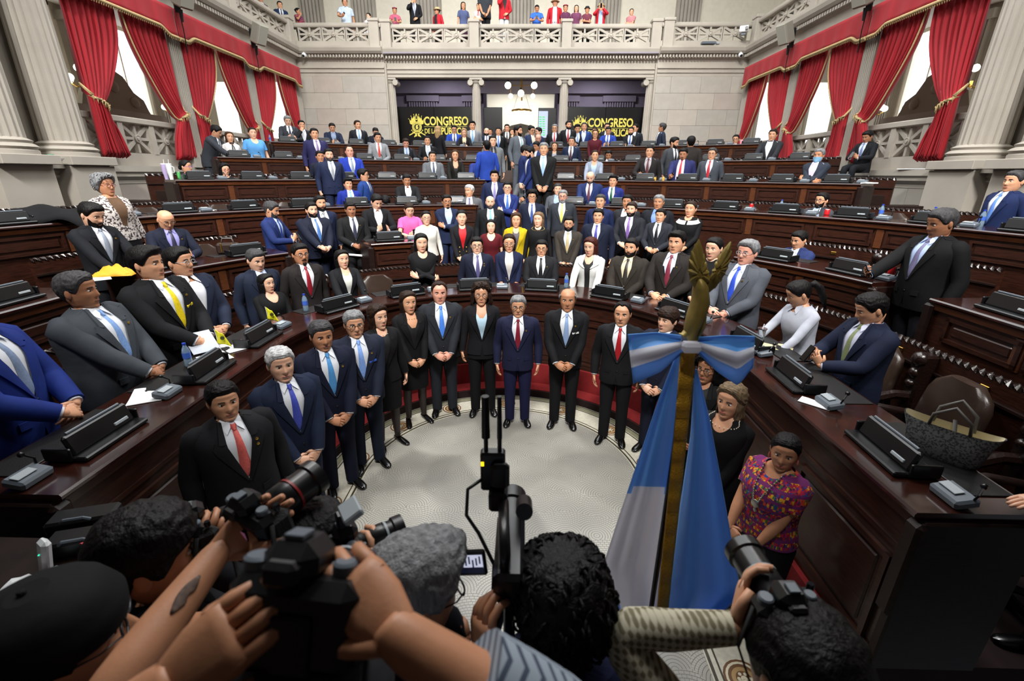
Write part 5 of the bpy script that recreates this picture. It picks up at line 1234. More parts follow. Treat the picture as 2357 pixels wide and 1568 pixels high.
    if T:
        m = MB(); zs = [1.462, 1.450, 1.426, 1.420]+list(np.linspace(1.415, 0.99 if (jopen or not J) else 1.13, 9)); ws = [.017, .021, .015, .013]+list(np.linspace(.0155, .040, 9)); P = []
        for i, (z, w_) in enumerate(zip(zs, ws)):
            k = .020 if i < 3 else .010; y = f.front(0, z, .006)[1]; y = min(y, -.066) if z > 1.44 else y
            P.append([(-w_, y-.001, z), (-w_*.55, y-k*.8, z), (0, y-k, z), (w_*.55, y-k*.8, z), (w_, y-.001, z)])
        P.append([(0, P[-1][2][1]+.006, zs[-1]-.04)]*5); m.grid(f.D(np.array(P))); m.build('tie', tiem(T), body, smooth=60)
    if bow or tieb:
        c_ = bow or tieb; m = MB(); y = -.075
        for s in (-1, 1): m.add(f.D(np.array([(s*.006, y-.006, 1.465), (s*.05, y-.01, 1.482), (s*.052, y-.002, 1.44), (s*.006, y-.004, 1.452), (s*.03, y-.024, 1.462)])), [(0, 1, 4), (1, 2, 4), (2, 3, 4), (3, 0, 4)])
        m.ball(f.D(np.array([0, y-.012, 1.46])), .011, 8, 6)
        if tieb:
            for s in (-1, 1): m.tube(f.D(np.array([f.front(0, 1.45, .02), f.front(s*.02, 1.36, .02), f.front(s*.03, 1.26, .02)])), [.008, .012, .014], 6)
        m.build('bow', tiem(c_), body, smooth=60)
    if turtle: MB().loft([f.D(np.stack([np.sin(tt)*a, -np.cos(tt)*b+c, np.full(20, z)], 1)) for z, a, b, c in ((1.46, .060, .062, 0), (1.475, .056, .058, .002), (1.53, .050, .053, .010), (1.535, .046, .048, .010))], True, False, False).build('turtleneck', shirtm(S), body, smooth=60)
    if wcollar:
        for s in (-1, 1): m = MB(); a = np.linspace(.05, 1.9, 12)*s; P = [f.ring(1.455-0.04*np.cos(a)*(np.cos(a) > 0), a, .012), f.ring(1.405-0.05*np.cos(a)*(np.cos(a) > 0), a, .019)]; m.grid(f.D(np.array(P))); m.build('white_collar', shirtm('#dcd8cf'), body)
    if beads:
        m = MB()
        for a in np.linspace(-1.5, 1.5, 23): z = 1.470-.055*math.cos(a)**2; m.ball(f.D(f.ring(np.array(z), np.array(a), .004 if not top else .012)), .0052, 6, 5)
        m.build('necklace', pm('beads_'+beads, beads, .3), body, smooth=60)
    if necklace:
        m = MB()
        for s in (-1, 1):
            for t in np.linspace(0, 1, 14): q = f.front(s*(.075-.055*t), 1.47-.22*t, .028); m.ball(f.D(q), (.008, .006, .010), 6, 5)
        m.lathe([(.030, 0), (.030, .006), (.018, .010)], 12, f.D(f.front(0, 1.22, .034))) if False else m.ball(f.D(f.front(0, 1.225, .034)), (.030, .008, .034), 12, 8); m.ball(f.D(f.front(0, 1.165, .03)), (.014, .006, .02), 8, 6)
        m.build('silver_necklace', pm('old_silver', '#a5a49c', .35, .9), body, smooth=60)
        for s in (-1, 1): MB().ball(f.H(np.array([s*.08, .0, .06])), (.008, .008, .026), 8, 6).build('earring', pm('coral_beads', '#c4685a', .4), body)
    # trousers or skirt, shoes
    if legs:
        if skirt:
            m = MB(); zs = np.linspace(1.04, .50, 9); aa = np.linspace(-PI, PI, nt, endpoint=False); R_ = []
            for z in zs:
                if z > .86: q = f.ring(np.full(nt, z), aa, .008)
                else: k = 1-.10*(.86-z)/.36; q = f.ring(np.full(nt, .86), aa, .008); q[:, 2] = z; q[:, :2] *= k
                R_.append(f.D(q) if not drop else f.D(q))
            m.loft(R_, True, False, False).build('skirt', topmat(skirt), body, smooth=60)
        else:
            pc = pants or (J if J and not fem and J[1:2] < '6' else '#15161a'); pmn = fabric(pc); m = MB(); aa = np.linspace(-PI, PI, 24, endpoint=False)
            m.loft([f.D(f.ring(np.full(24, z), aa, .005)) for z in (.80, .86, .95, 1.05)], True, True, False)
            for a, b, c in L_:
                a, b, c = np.array(a), np.array(b), np.array(c); gg = 1+(g-1)*.5
                limb(m, [a, (a+b)/2, b, (b+c)/2, c-np.array([0, 0, .02])], [.098*gg, .090*gg, .072, .066, .060], nl+2, 0)
            m.build('trousers', pmn, body, smooth=70)
        for i, s in enumerate((-1, 1)):
            x0, y0, z0 = L_[i][2]; z0 -= .07; m = MB(); a = np.linspace(0, 2*PI, 12, endpoint=False); R_ = []
            for y, w_, hz in ((.075, .020, .05), (.065, .034, .075), (.02, .038, .085), (-.05, .042, .07), (-.12, .046, .05), (-.165, .038, .038), (-.19, .018, .026)):
                if fem and skirt: hz *= .75; w_ *= .85
                R_.append(np.stack([x0+s*.012+np.cos(a)*w_-s*0.1*(y-0)*-.35*0, np.full(12, y0+y), z0+.003+(np.sin(a)*.5+.5)*hz], 1))
            m.loft(R_); M_ = Matrix.Translation((x0, y0, 0)) @ Matrix.Rotation(s*.22, 4, 'Z') @ Matrix.Translation((-x0, -y0, 0)); m.xform(M_); m.build('shoe', SHOE, body, smooth=60)
    # phone in the hand
    if po in ('phone', 'phone1', 'photo', 'ear') and held is None:
        wr, d, n_ = wrists[0]; d = d/np.linalg.norm(d); n_ = n_-d*np.dot(n_, d); n_ /= np.linalg.norm(n_); t = np.cross(d, n_)
        q = wr+d*.10-n_*.030
        if po in ('phone', 'photo'): q = (wrists[0][0]+wrists[1][0])/2+np.array([0, -.075, .075])
        ax = np.array([t, -n_, d]).T if po not in ('phone', 'photo') else np.array(Euler((-.5 if po == 'phone' else 0, 0, 0)).to_matrix())
        m = MB().bbox((0, 0, 0), (.074, .010, .15), .004); M_ = Matrix(ax.tolist()).to_4x4(); M_ = Matrix.Rotation(yaw, 4, 'Z') @ Matrix.Translation(q*sc) @ M_
        M_ = Matrix.Translation(loc) @ M_
        ph = link('smartphone', m.mesh('smartphone', BLACKG, 0)); ph.matrix_world = M_
        if po not in ('phone', 'photo'): pass
        MB().bbox((0, .0056, 0), (.066, .001, .138), .0005).build('screen', pm('phone_screen', '#5d6b86', .2), ph, smooth=0)
        nm_ = label
        tag(ph, ('phone held by the '+nm_)[:200], 'phone', 'phones in hands')
        w = ph['label'].split(); ph['label'] = ' '.join(w[:14])
    return body, wrists, f, armd
# ------------------------------------------------------------------ everybody in the hall: head-top pixel, where they stand, label, looks
# place: ('w', height) on the well floor; ('r', row, dr) standing behind a desk row; ('s', row, dr) seated there; ('f', floor, height) on another floor
BLK, NVY, DNV, BLU, CHR, GRY, LGR, BRN = '#15161a', '#1b2338', '#141a2a', '#20337a', '#2b2e33', '#54585e', '#8d9096', '#2a2522'
WS, LB, PK = '#d9dde4', '#a9bfe0', '#d8c6cf'
PEOPLE = [
 # --- on the mosaic floor
 (505, 880, ('w', 1.70), 'stocky black-haired man in black suit and coral tie at the left of the well', dict(J=BLK, T='#d4625c', g=1.22, po='sides', tu=12, hw=0, pin=2, h=1)),
 (640, 800, ('w', 1.74), 'white-haired man in navy suit and violet-blue tie in the well', dict(J='#182137', T='#4350b8', hc='w', po='clasp', tu=18, hw=-6, g=1.1, sk=0)),
 (735, 738, ('w', 1.76), 'man in dark navy suit and light blue tie behind the white-haired man', dict(J='#11162a', T='#4f93cf', hc='s', po='clasp', tu=14, g=1.1, sk=2, hp=4, pin=1)),
 (812, 715, ('w', 1.74), 'grey-haired man in black glasses with a blue pocket square', dict(J='#1a2030', T='#7fa4e6', hc='g', gl='#141414', po='clasp', tu=10, g=1.12, sk=1, sq='#2f5fd0', pin=1)),
 (868, 702, ('w', 1.68), 'woman in black skirt suit and pearl necklace looking to the right', dict(fem=1, J='#101013', S='#0d0d10', neck=0.07, hr='bob', hc='b', po='sides', tu=20, hw=14, sk=0, skirt='#0e0e11', beads='#e8e2d6')),
 (938, 670, ('w', 1.70), 'smiling woman with long brown hair in black skirt and dark stockings', dict(fem=1, J='#0f0f12', S='#0c0c0e', neck=0.16, hr='long', hc='b', po='clasp', tu=16, hw=4, sk=1, skirt='#0d0d10', beads='#b79a55')),
 (1010, 648, ('w', 1.76), 'red-faced man in charcoal suit and bright blue tie, hands clasped', dict(J='#23262c', T='#4a86e8', hr='recede', hc='b', po='clasp', g=1.12, sk=4, tu=4, pin=1)),
 (1107, 652, ('w', 1.74), 'woman with curly brown hair, glasses and light blue blouse under black jacket', dict(fem=1, J='#121216', S='#b5d3e6', neck=0.14, hr='curly', hc='b', gl='#5a4a40', po='sides', sk=1, pants='#0d0d10')),
 (1193, 680, ('w', 1.66), 'short grey-haired man in glasses, navy suit and dark red tie', dict(J='#191c36', T='#7d1028', hc='g', gl='#1c1512', po='sides', sk=1, g=1.02, pin=1, pants='#17193a')),
 (1308, 663, ('w', 1.76), 'balding grey man in black suit with white pocket square in the well', dict(J='#131417', T='#8aa4cc', hr='bald_ring', hc='g', po='clasp', sk=2, sq='#e6e6e6', pin=1)),
 (1435, 695, ('w', 1.70), 'dark-haired man in black suit and red tie beside the blue flag', dict(J='#141518', T='#a8131f', hr='recede', hc='k', po='sides', tu=-4, hw=-4, sk=1)),
 (1540, 708, ('w', 1.70), 'man with dark fringe in navy suit half hidden by the flag bow', dict(J='#171b2c', T='#2b3fae', hr='fringe', hc='b', po='clasp', tu=-16, hw=-22, sk=0, g=1.05)),
 (1636, 815, ('w', 1.60), 'dark-haired woman in glasses mostly hidden behind the flag', dict(fem=1, J='#131316', S='#101012', neck=0.05, hr='curly', hc='k', gl='#403a36', po='clasp', tu=-18, hw=-10, sk=2)),
 (1688, 886, ('w', 1.60), 'woman with blonde-streaked bob, black top and pearl necklace right of the flag', dict(fem=1, top='#0c0c0f', neck=0.10, hr='bob', hc='y2', po='clasp', tu=-22, hw=-4, sk=1, beads='#e9e0c8', g=1.1, skirt='#0c0c0f')),
 (1815, 1000, ('w', 1.50), 'woman in embroidered red and purple woven blouse with silver necklace', dict(fem=1, top='huipil', neck=0.06, hr='tied', hc='k', po='clasp', tu=-28, hw=26, hp=3, sk=2, g=1.2, short=1, skirt='#101018', necklace=1)),
 # --- behind the front row
 (-125, 655, ('r', 0, 0.80), 'man in bright blue suit cut off by the left edge of the photo', dict(J='#182c74', T='#7c8fae', po='clasp', tu=50, g=1.2, sk=1)),
 (168, 625, ('r', 0, 0.80), 'heavy grey-suited man with light blue tie looking right over the front desk', dict(J='#3c4147', T='#7b9fd6', hc='s', po='clasp', tu=48, hw=12, g=1.3, sk=3, pin=1)),
 (330, 567, ('r', 0, 0.82), 'man in black suit with bright yellow tie behind the front desk', dict(J='#101114', T='#e2c814', hc='k', hr='quiff', po='clasp', tu=42, hw=12, g=1.22, sk=1, sq='#e2c814', pin=1)),
 (405, 568, ('r', 0, 1.05), 'man in glasses with open white collar holding a paper by the front desk', dict(J='#1b2235', T=None, S='#e4e7ee', openc=1, gl='#8d8f92', hc='k', po='clasp', tu=34, hw=18, g=1.15, sk=1)),
 (582, 572, ('r', 0, 1.20), 'man in navy suit looking down behind the woman in black blouse', dict(J='#1a2133', T=None, S='#b9c6df', hc='s', po='sides', tu=28, hp=12, g=1.08, sk=0)),
 (610, 630, ('r', 0, 0.72), 'woman in black satin blouse with long black hair, hands clasped, front row', dict(fem=1, top='#0f1012', neck=0.13, hr='long', hc='k', po='clasp', tu=26, hw=14, sk=0, short=2, g=1.12, skirt='#333437')),
 (688, 560, ('r', 0, 0.95), 'young man in glasses with goatee and dark red tie, front row left', dict(J='#211d1d', T='#8c1226', gl='#3a3431', bd='goatee', hc='k', po='sides', tu=22, sk=2)),
 (785, 575, ('r', 0, 0.95), 'woman with long black hair in black suit and white blouse, front row left', dict(fem=1, J='#121317', S='#d7d9d2', neck=0.10, hr='long', hc='k', po='desk', tu=18, hw=4, sk=0, g=1.05)),
 (968, 537, ('r', 0, 0.95), 'woman with black hair and crossed arms in plain black dress, front row', dict(fem=1, top='#101013', neck=0.09, hr='long', hc='k', po='crossed', tu=10, hp=4, sk=0, g=1.05)),
 (1097, 545, ('r', 0, 0.95), 'man in black glasses, navy suit and purple tie, front row middle', dict(J='#171b2d', T='#57527f', gl='#121212', hc='k', po='sides', tu=4, hw=-2, sk=0, pin=2)),
 (1172, 538, ('r', 0, 0.85), 'young woman in short navy jacket over grey turtleneck, front row middle', dict(fem=1, J='#171d38', S='#c3bfbb', neck=0.0, turtle=1, hr='long', hc='b', po='lowclasp', sk=1, short=3, skirt='#131726', gl='#8a7a6a', hp=6)),
 (1247, 552, ('r', 0, 0.90), 'man in glasses with black suit and black tie, hands clasped, front row middle', dict(J='#17181b', T='#0c0c0e', gl='#191513', hc='k', po='clasp', tu=-2, sk=1, g=1.15, pin=1)),
 (1362, 545, ('r', 0, 0.85), 'woman with straight reddish hair in white jacket behind the front desk', dict(fem=1, J='#cfd0cc', S='#141416', neck=0.12, hr='straight', hc='r', po='desk', tu=-14, hw=-10, hp=10, sk=0, wjacket=1)),
 (1455, 548, ('r', 0, 0.90), 'bearded man in dark brown suit and brown tie with folded hands, front row', dict(J='#29241f', T='#2d2823', S='#c9bfa0', bd='full', hc='k', po='clasp', tu=-16, hw=-4, g=1.22, sk=1)),
 (1560, 532, ('r', 0, 0.85), 'smiling man in dark pinstripe waistcoat suit and burgundy tie, front row right', dict(J='#231f1d', T='#7c2a3c', S='#c5cee6', hc='k', hr='quiff', po='clasp', tu=-20, hw=0, g=1.15, sk=1, vest='#1f1b1a', pin=1)),
 (1648, 545, ('r', 0, 1.15), 'woman in black with hair pulled back behind the golden bird', dict(fem=1, top='#0e0e10', neck=0.03, hr='bun', hc='k', po='clasp', tu=-20, hw=-6, hp=6, sk=0)),
 (1725, 552, ('r', 0, 0.90), 'grey-haired man in glasses, grey suit and royal blue dotted tie', dict(J='#4b4f57', T='#2a4cc4', S='#ccd5e8', gl='#8b8f94', hc='g', hr='side', po='clasp', tu=-30, hw=-2, g=1.22, sk=4, pin=1)),
 (1875, 640, ('r', 0, 0.80), 'woman in white shirt with black ponytail leaning over the front desk', dict(fem=1, top='#b4b8c4', neck=0.06, collar=1, hr='pony', hc='k', po='desk', tu=-46, hw=-22, hp=20, sk=1, lean=8, pants='#121319')),
 (2030, 672, ('r', 0, 0.90), 'man in dark navy suit and striped tie looking at his phone, front row right', dict(J='#161d33', T='#7f8a62', S='#c4c7dd', hc='k', po='phone', tu=-52, hw=-12, hp=22, g=1.12, sk=1)),
 # --- second row
 (195, 463, ('r', 1, 0.80), 'bearded man in dark suit and grey tie reading at the second row', dict(J='#14161b', T='#8b95a5', bd='full', hc='k', po='desk', tu=36, hp=20, hw=6, sk=0, pin=1)),
 (235, 402, ('m', 1.30, 5.4), 'woman with curly grey hair and glasses in patterned white and brown blouse', dict(fem=1, top='speckle', neck=0.08, hr='curlyshort', hc='g', gl='#7a2c2c', po='sides', tu=30, hw=10, sk=2, g=1.25, inner='#5a4432')),
 (372, 480, ('r', 1, 0.85), 'bald man in glasses and purple shirt looking down at his phone', dict(J='#161b2c', T='#2c2c44', S='#8f8cc8', hr='shaved', hc='k', gl='#6b5040', po='phone', tu=20, hp=24, sk=1, pin=1)),
 (617, 462, ('r', 1, 0.95), 'man in blue suit turned right and typing on a phone, second row left', dict(J='#1d2c5e', T='#27408f', S='#bcd0ea', hc='s', bd='stubble', po='phone', tu=62, hp=16, hw=6, sk=1)),
 (715, 465, ('r', 1, 0.95), 'heavy young man in navy suit and steel blue tie, second row left', dict(J='#14192a', T='#3f6aa6', hc='k', bd='chin', po='clasp', tu=20, hw=4, g=1.32, sk=0)),
 (805, 465, ('r', 1, 0.85), 'man in black suit holding a rolled white paper, second row left', dict(J='#151618', T='#33354a', hc='k', po='clasp', tu=14, sk=3, hp=4, g=1.05, pin=1)),
 (862, 445, ('r', 1, 1.25), 'man in black suit and white shirt bent over his phone, second row', dict(J='#141518', T=None, S='#e3e5ea', openc=1, hc='k', po='phone', tu=16, hp=24, hw=10, sk=0)),
 (940, 465, ('r', 1, 0.85), 'woman in pink top looking at her phone', dict(fem=1, top='#d75f9f', neck=0.02, hr='tied', hc='b', po='phone', tu=12, hp=20, sk=0, short=1)),
 (980, 485, ('m', 0.85, 4.2), 'woman in white sweater and glasses behind the woman with crossed arms', dict(fem=1, top='#d8d5cc', neck=0.05, hr='tied', hc='k', gl='#4a4440', po='sides', tu=8, sk=0, g=1.08)),
 (1062, 483, ('m', 0.70, 4.25), 'smiling woman in black coat with gold buttons and red top', dict(fem=1, J='#131216', S='#c3121c', neck=0.06, hr='tied', hc='k', po='clasp', tu=4, sk=0, buttons=1)),
 (1130, 505, ('m', 0.70, 4.15), 'woman in dark red top with long black hair', dict(fem=1, top='#521018', neck=0.14, hr='long', hc='k', po='sides', sk=0, short=1)),
 (1188, 490, ('m', 0.70, 4.3), 'woman in yellow jacket and printed top with short light brown hair', dict(fem=1, J='#b59b12', S='#4d4650', neck=0.10, hr='bob', hc='l', po='sides', sk=1, g=1.05)),
 (1240, 488, ('m', 0.70, 4.22), 'woman with long light brown hair in black top looking left', dict(fem=1, top='#0f0f12', neck=0.05, hr='long', hc='l2', po='sides', tu=-4, hw=-12, sk=0, beads='#b79a55')),
 (1310, 498, ('m', 0.70, 4.2), 'bearded man in glasses, brown-grey suit and cream patterned tie', dict(J='#332e29', T='#b9a67a', S='#b9c6da', bd='full', hc='k', gl='#7a4a3a', po='clasp', tu=-4, sk=1, g=1.08, pin=1)),
 (1378, 480, ('m', 0.70, 4.6), 'man in navy suit, white shirt and violet dotted tie, second row', dict(J='#141a2d', T='#3f3c94', hc='k', po='sides', tu=-8, sk=1, g=1.15)),
 (1455, 465, ('r', 1, 0.70), 'bearded man in charcoal suit and purple patterned tie, second row right', dict(J='#1e2026', T='#7b5aa0', bd='full', hc='b', po='clasp', tu=-12, hw=-4, sk=0, g=1.12)),
 (1522, 480, ('r', 1, 0.60), 'man in dark grey suit and black tie with folded hands, second row right', dict(J='#24262e', T='#15151c', hc='k', po='clasp', tu=-16, sk=1, g=1.08)),
 (1592, 462, ('r', 1, 0.95), 'woman in black dress with round white collar, second row right', dict(fem=1, top='#0d0e11', neck=0.06, wcollar=1, hr='tied', hc='b', po='clasp', tu=-16, hw=-2, sk=1, g=1.15)),
 (1847, 530, ('s', 1, 0.90), 'seated man in blue suit looking down at the second row right', dict(J='#232f5a', T=None, S='#d5d8e4', hc='k', po='desk', tu=-34, hp=14, hw=-6, sk=1)),
 (2185, 478, ('m', 0.85, 4.4), 'man in black velvet jacket and lavender tie standing in the right gangway', dict(J='#0a0a0c', T='#6c688a', S='#a9bce0', hc='s', po='phone1', tu=-46, hw=-8, hp=14, g=1.2, sk=3, pants='#15161c')),
 # --- third row and the people between
 (735, 450, ('r', 1, 1.45), 'bearded man in navy suit behind the heavy young man', dict(J='#18203a', T='#8b8f92', bd='full', hc='k', po='sides', tu=18, sk=1)),
 (800, 410, ('r', 2, 0.80), 'man in bright blue suit and sky blue tie, third row left', dict(J='#1b2c86', T='#7db4dc', hc='k', hr='quiff', po='sides', tu=14, sk=1, pin=1)),
 (835, 388, ('r', 2, 1.05), 'man in blue suit turned away to the right, third row left', dict(J='#1d3a78', T='#22355e', hc='k', gl='#333333', po='sides', tu=70, hw=10, sk=1)),
 (890, 412, ('r', 2, 1.15), 'man in dark suit bending far forward, third row left', dict(J='#1c2536', T=None, hc='k', po='desk', tu=52, lean=78, sk=1, h=1, hfix=1.72)),
 (935, 400, ('r', 2, 0.90), 'man in black jacket and open white shirt holding a phone, third row left', dict(J='#17171a', T=None, S='#dfe1e6', openc=1, hc='k', po='phone', tu=8, hp=14, sk=2, g=1.15)),
 (1028, 448, ('m', 0.85, 5.6), 'man in glasses with goatee and crossed arms in navy jacket', dict(J='#1b2440', T=None, S='#b3c4dc', bd='goatee', gl='#3a3a3a', hc='k', po='crossed', tu=10, sk=2)),
 (1080, 425, ('m', 1.08, 6.2), 'white-haired man in grey suit and pink shirt looking left', dict(J='#56585c', T='#5c5f7a', S='#d9c3d2', hc='w', po='sides', tu=-2, hw=-32, sk=1, g=1.1, pin=1)),
 (1128, 450, ('m', 0.85, 5.55), 'bald man in black suit and turquoise tie', dict(J='#141619', T='#6fb0be', hr='shaved', bd='stubble', po='sides', tu=2, sk=0, g=1.12, pin=1)),
 (1168, 418, ('m', 1.08, 6.4), 'man in glasses and blue suit with crossed arms', dict(J='#1e2c66', T='#3f6cc0', gl='#2f2f2f', hc='k', po='crossed', sk=0)),
 (1138, 392, ('r', 2, 1.05), 'man in navy suit and lavender tie behind the man with crossed arms', dict(J='#1c2544', T='#8a80b6', hc='k', hr='quiff', po='sides', sk=1, g=1.12)),
 (1213, 392, ('r', 2, 1.10), 'bearded man in grey suit looking down at his phone in the aisle', dict(J='#5a5c60', T='#3f4a46', bd='full', hc='k', po='phone1', hp=16, sk=1)),
 (1225, 438, ('m', 1.0, 5.7), 'man with thick black hair and glasses in navy suit', dict(J='#161c30', T='#2f4a8c', gl='#161210', hr='curlyshort', hc='k', po='sides', sk=1, g=1.12)),
 (1284, 422, ('m', 1.15, 6.6), 'man in light grey suit hidden behind the grey-bearded man', dict(J='#5f636b', T=None, S='#9db4d8', hc='s', po='sides', hw=10, tu=-4, sk=0)),
 (1296, 437, ('m', 1.0, 5.75), 'man with grey beard and glasses in charcoal suit and yellow tie', dict(J='#2b2f36', T='#d9cb6a', bd='grey', gl='#3a2f2a', hc='g', po='sides', tu=-4, sk=4, g=1.15, pin=1)),
 (1383, 447, ('m', 0.85, 5.55), 'older man in navy suit behind the violet-tied man', dict(J='#192348', T=None, S='#d9dde4', hc='s', po='sides', tu=-8, sk=1)),
 (1445, 448, ('m', 0.85, 5.6), 'man in charcoal suit and open white shirt behind the bearded man', dict(J='#24262b', T=None, S='#dcdfe6', openc=1, hc='k', po='sides', tu=-10, sk=2)),
 (1518, 448, ('m', 0.85, 5.6), 'grey-haired man in dark suit and blue shirt, third row right', dict(J='#15181f', T=None, S='#6f8ccf', hc='g', po='sides', tu=-12, sk=2, g=1.2)),
 (1360, 393, ('r', 2, 1.00), 'bald man in blue suit and burgundy tie reading his phone', dict(J='#1c2a56', T='#521f36', S='#d8d3e2', hr='shaved', bd='stubble', po='phone1', tu=-6, hp=22, sk=0, g=1.2)),
 (1412, 403, ('r', 2, 0.80), 'man in bright blue suit with green tie and white pocket square', dict(J='#1f2a6e', T='#14563c', hc='k', hr='quiff', po='sides', tu=-8, sk=1, sq='#e8e8ee', pin=1)),
 (1895, 443, ('s', 2, 0.85), 'seated bearded man in glasses and grey jacket at the third row right', dict(J='#35383e', T=None, S='#b8c8de', bd='full', gl='#1a1a1a', hc='k', po='desk', tu=-30, hw=-6, sk=1)),
 (2342, 392, ('r', 2, 0.90), 'man in navy suit and blue tie at the right edge of the third row', dict(J='#17244a', T='#5b84cf', hc='s', po='sides', tu=-46, hw=6, sk=1, g=1.1)),
 # --- fourth row
 (755, 342, ('m', 1.75, 7.7), 'man in navy suit and grey tie standing before the fourth row left', dict(J='#1d2540', T='#8f959c', hc='k', bd='stubble', po='sides', tu=14, sk=0, g=1.12)),
 (735, 347, ('r', 3, 0.75), 'small man peering out behind the navy-suited man, fourth row left', dict(J='#181d2e', T=None, S='#d9dde4', hc='k', po='sides', tu=14, sk=2)),
 (803, 335, ('r', 3, 0.75), 'balding man in royal blue suit with hands together, fourth row left', dict(J='#20369a', T='#7f8ea0', hr='recede', hc='b', po='clasp', tu=12, hw=-4, sk=4, g=1.15)),
 (425, 368, ('s', 3, 0.85), 'seated woman in purple glasses at the left end of the fourth row', dict(fem=1, top='#3a3742', neck=0.05, hr='tied', hc='k', gl='#8a5ab0', po='desk', tu=40, hw=20, sk=1)),
 (513, 375, ('s', 3, 0.85), 'seated woman in glasses with dark bob low behind the fourth row monitors', dict(fem=1, top='#1c1c20', neck=0.05, hr='bob', hc='k', gl='#a33a3a', po='desk', tu=26, hp=10, sk=0)),
 (995, 348, ('r', 3, 0.75), 'man in mid-grey suit standing fourth row left of the aisle', dict(J='#63676c', T='#3a4660', hc='k', po='clasp', tu=6, sk=1, g=1.1)),
 (1047, 345, ('r', 3, 0.80), 'woman with long brown hair in black suit, fourth row left of the aisle', dict(fem=1, J='#15130f', S='#1a1512', neck=0.20, hr='long', hc='l', po='desk', tu=4, sk=1)),
 (1104, 350, ('r', 3, 0.70), 'bald man in blue suit with a phone, fourth row beside the aisle', dict(J='#26377c', T='#2b3a6a', hr='shaved', hc='g', po='phone1', tu=4, hp=8, sk=1, g=1.12)),
 (1252, 328, ('f', 1.82, 1.80), 'tall grey-haired man in black suit and light blue tie standing in the aisle', dict(J='#131416', T='#8fb2de', S='#c8d2de', hc='g', po='lowclasp', tu=-2, sk=1, g=1.15)),
 (1370, 345, ('r', 3, 0.85), 'woman in light grey suit with hair tied back, fourth row right', dict(fem=1, J='#8a93a4', S='#a8c0e2', neck=0.12, hr='tied', hc='b', po='desk', tu=-4, hw=8, sk=1)),
 (1497, 335, ('r', 3, 0.75), 'man in dark suit and maroon tie with a phone, fourth row right', dict(J='#231f20', T='#5a2a30', S='#a8a2a8', hc='k', po='phone1', tu=-8, sk=1)),
 (1552, 315, ('m', 2.1, 9.2), 'bearded man in dark grey suit turned to talk, fourth row right', dict(J='#3b3e43', T='#23252c', hc='k', bd='full', po='sides', tu=40, hw=20, hp=10, sk=1)),
 (1575, 340, ('r', 3, 0.75), 'man in purple-blue suit and long red tie with phone, fourth row right', dict(J='#272a58', T='#c4182c', S='#dcd3e0', hc='k', bd='goatee', po='phone1', tu=-10, hp=14, sk=2, g=1.2, jopen=1)),
 (1592, 313, ('m', 2.1, 9.35), 'man in dark brown jacket seen from behind, fourth row right', dict(J='#2a2624', T=None, hc='k', po='sides', tu=190, sk=1, g=1.1)),
 (1641, 340, ('r', 3, 0.75), 'man in glasses, grey suit and red tie, fourth row right', dict(J='#40454d', T='#b5202c', S='#c8d2e2', gl='#4a3a30', hc='s', po='sides', tu=-12, sk=1, g=1.05)),
 (1888, 342, ('r', 3, 0.70), 'grey-haired man in blue face mask with crossed arms, fourth row right', dict(J='#2a303c', T=None, S='#d3c6d6', hc='g', mask=1, po='crossed', tu=-24, sk=2, g=1.1)),
 # --- fifth row
 (722, 295, ('m', 2.25, 9.5), 'man in purple-navy suit and lavender tie standing before the fifth row left', dict(J='#27264e', T='#7a6a98', S='#d5c8d6', hc='k', po='sides', tu=12, sk=1, g=1.15)),
 (868, 305, ('r', 4, 0.75), 'man in light grey suit and orange-red tie, fifth row left', dict(J='#85888c', T='#c94638', hc='k', po='clasp', tu=6, hw=8, hp=6, sk=1)),
 (933, 318, ('r', 4, 0.70), 'man in black suit reading his phone, fifth row left', dict(J='#1b1d22', T='#7d93b8', S='#b6c6de', hc='b', po='phone', tu=6, hp=18, sk=4)),
 (983, 313, ('r', 4, 0.72), 'man in black suit and white shirt, fifth row left of the aisle', dict(J='#16171a', T='#b9c6d4', S='#d2dbe6', hc='k', po='phone1', tu=4, sk=1)),
 (497, 282, ('r', 4, 0.70), 'man in slate suit leaning over to talk at the left end of the fifth row', dict(J='#33373e', T='#54585e', hc='k', po='desk', tu=66, lean=22, hp=8, hw=10, sk=1, g=1.15)),
 (526, 303, ('r', 4, 0.95), 'smiling woman in white blouse with black neck bow', dict(fem=1, top='#d6d3d0', neck=0.06, hr='long', hc='l', po='sides', tu=18, sk=1, tieb='#16161a')),
 (579, 293, ('r', 4, 0.90), 'woman in light blue sleeveless dress, fifth row left', dict(fem=1, top='#5a9ad6', neck=0.12, hr='tied', hc='b', po='sides', tu=16, sk=0, short=1, g=1.2)),
 (1120, 323, ('f', 2.05, 1.70), 'man in royal blue suit seen from behind beside the aisle', dict(J='#23409a', T=None, hc='k', po='sides', tu=200, sk=1, g=1.1)),
 (1134, 312, ('f', 2.15, 1.72), 'man in grey suit and black shirt facing us at the aisle', dict(J='#6b6f72', T='#8a8588', S='#17171a', hc='k', po='sides', tu=10, sk=0, g=1.1)),
 (1206, 333, ('f', 1.95, 1.66), 'man in navy suit embracing another in the aisle, left one', dict(J='#1f2b57', T=None, hc='k', po='clasp', tu=100, hp=16, sk=1)),
 (1224, 336, ('f', 1.90, 1.66), 'man in navy suit embracing another in the aisle, right one', dict(J='#1e2c60', T=None, hc='k', bd='full', po='clasp', tu=-70, hp=22, sk=0)),
 (1237, 325, ('f', 2.2, 1.60), 'man in blue jacket looking down behind the embracing pair', dict(J='#22305e', T=None, hc='k', po='sides', tu=-40, hp=16, sk=2)),
 (1277, 327, ('r', 4, 0.75), 'woman with brown hair in black blazer right of the aisle, fifth row', dict(fem=1, J='#16161a', S='#8d8f9a', neck=0.10, hr='long', hc='l', po='sides', tu=-2, sk=1)),
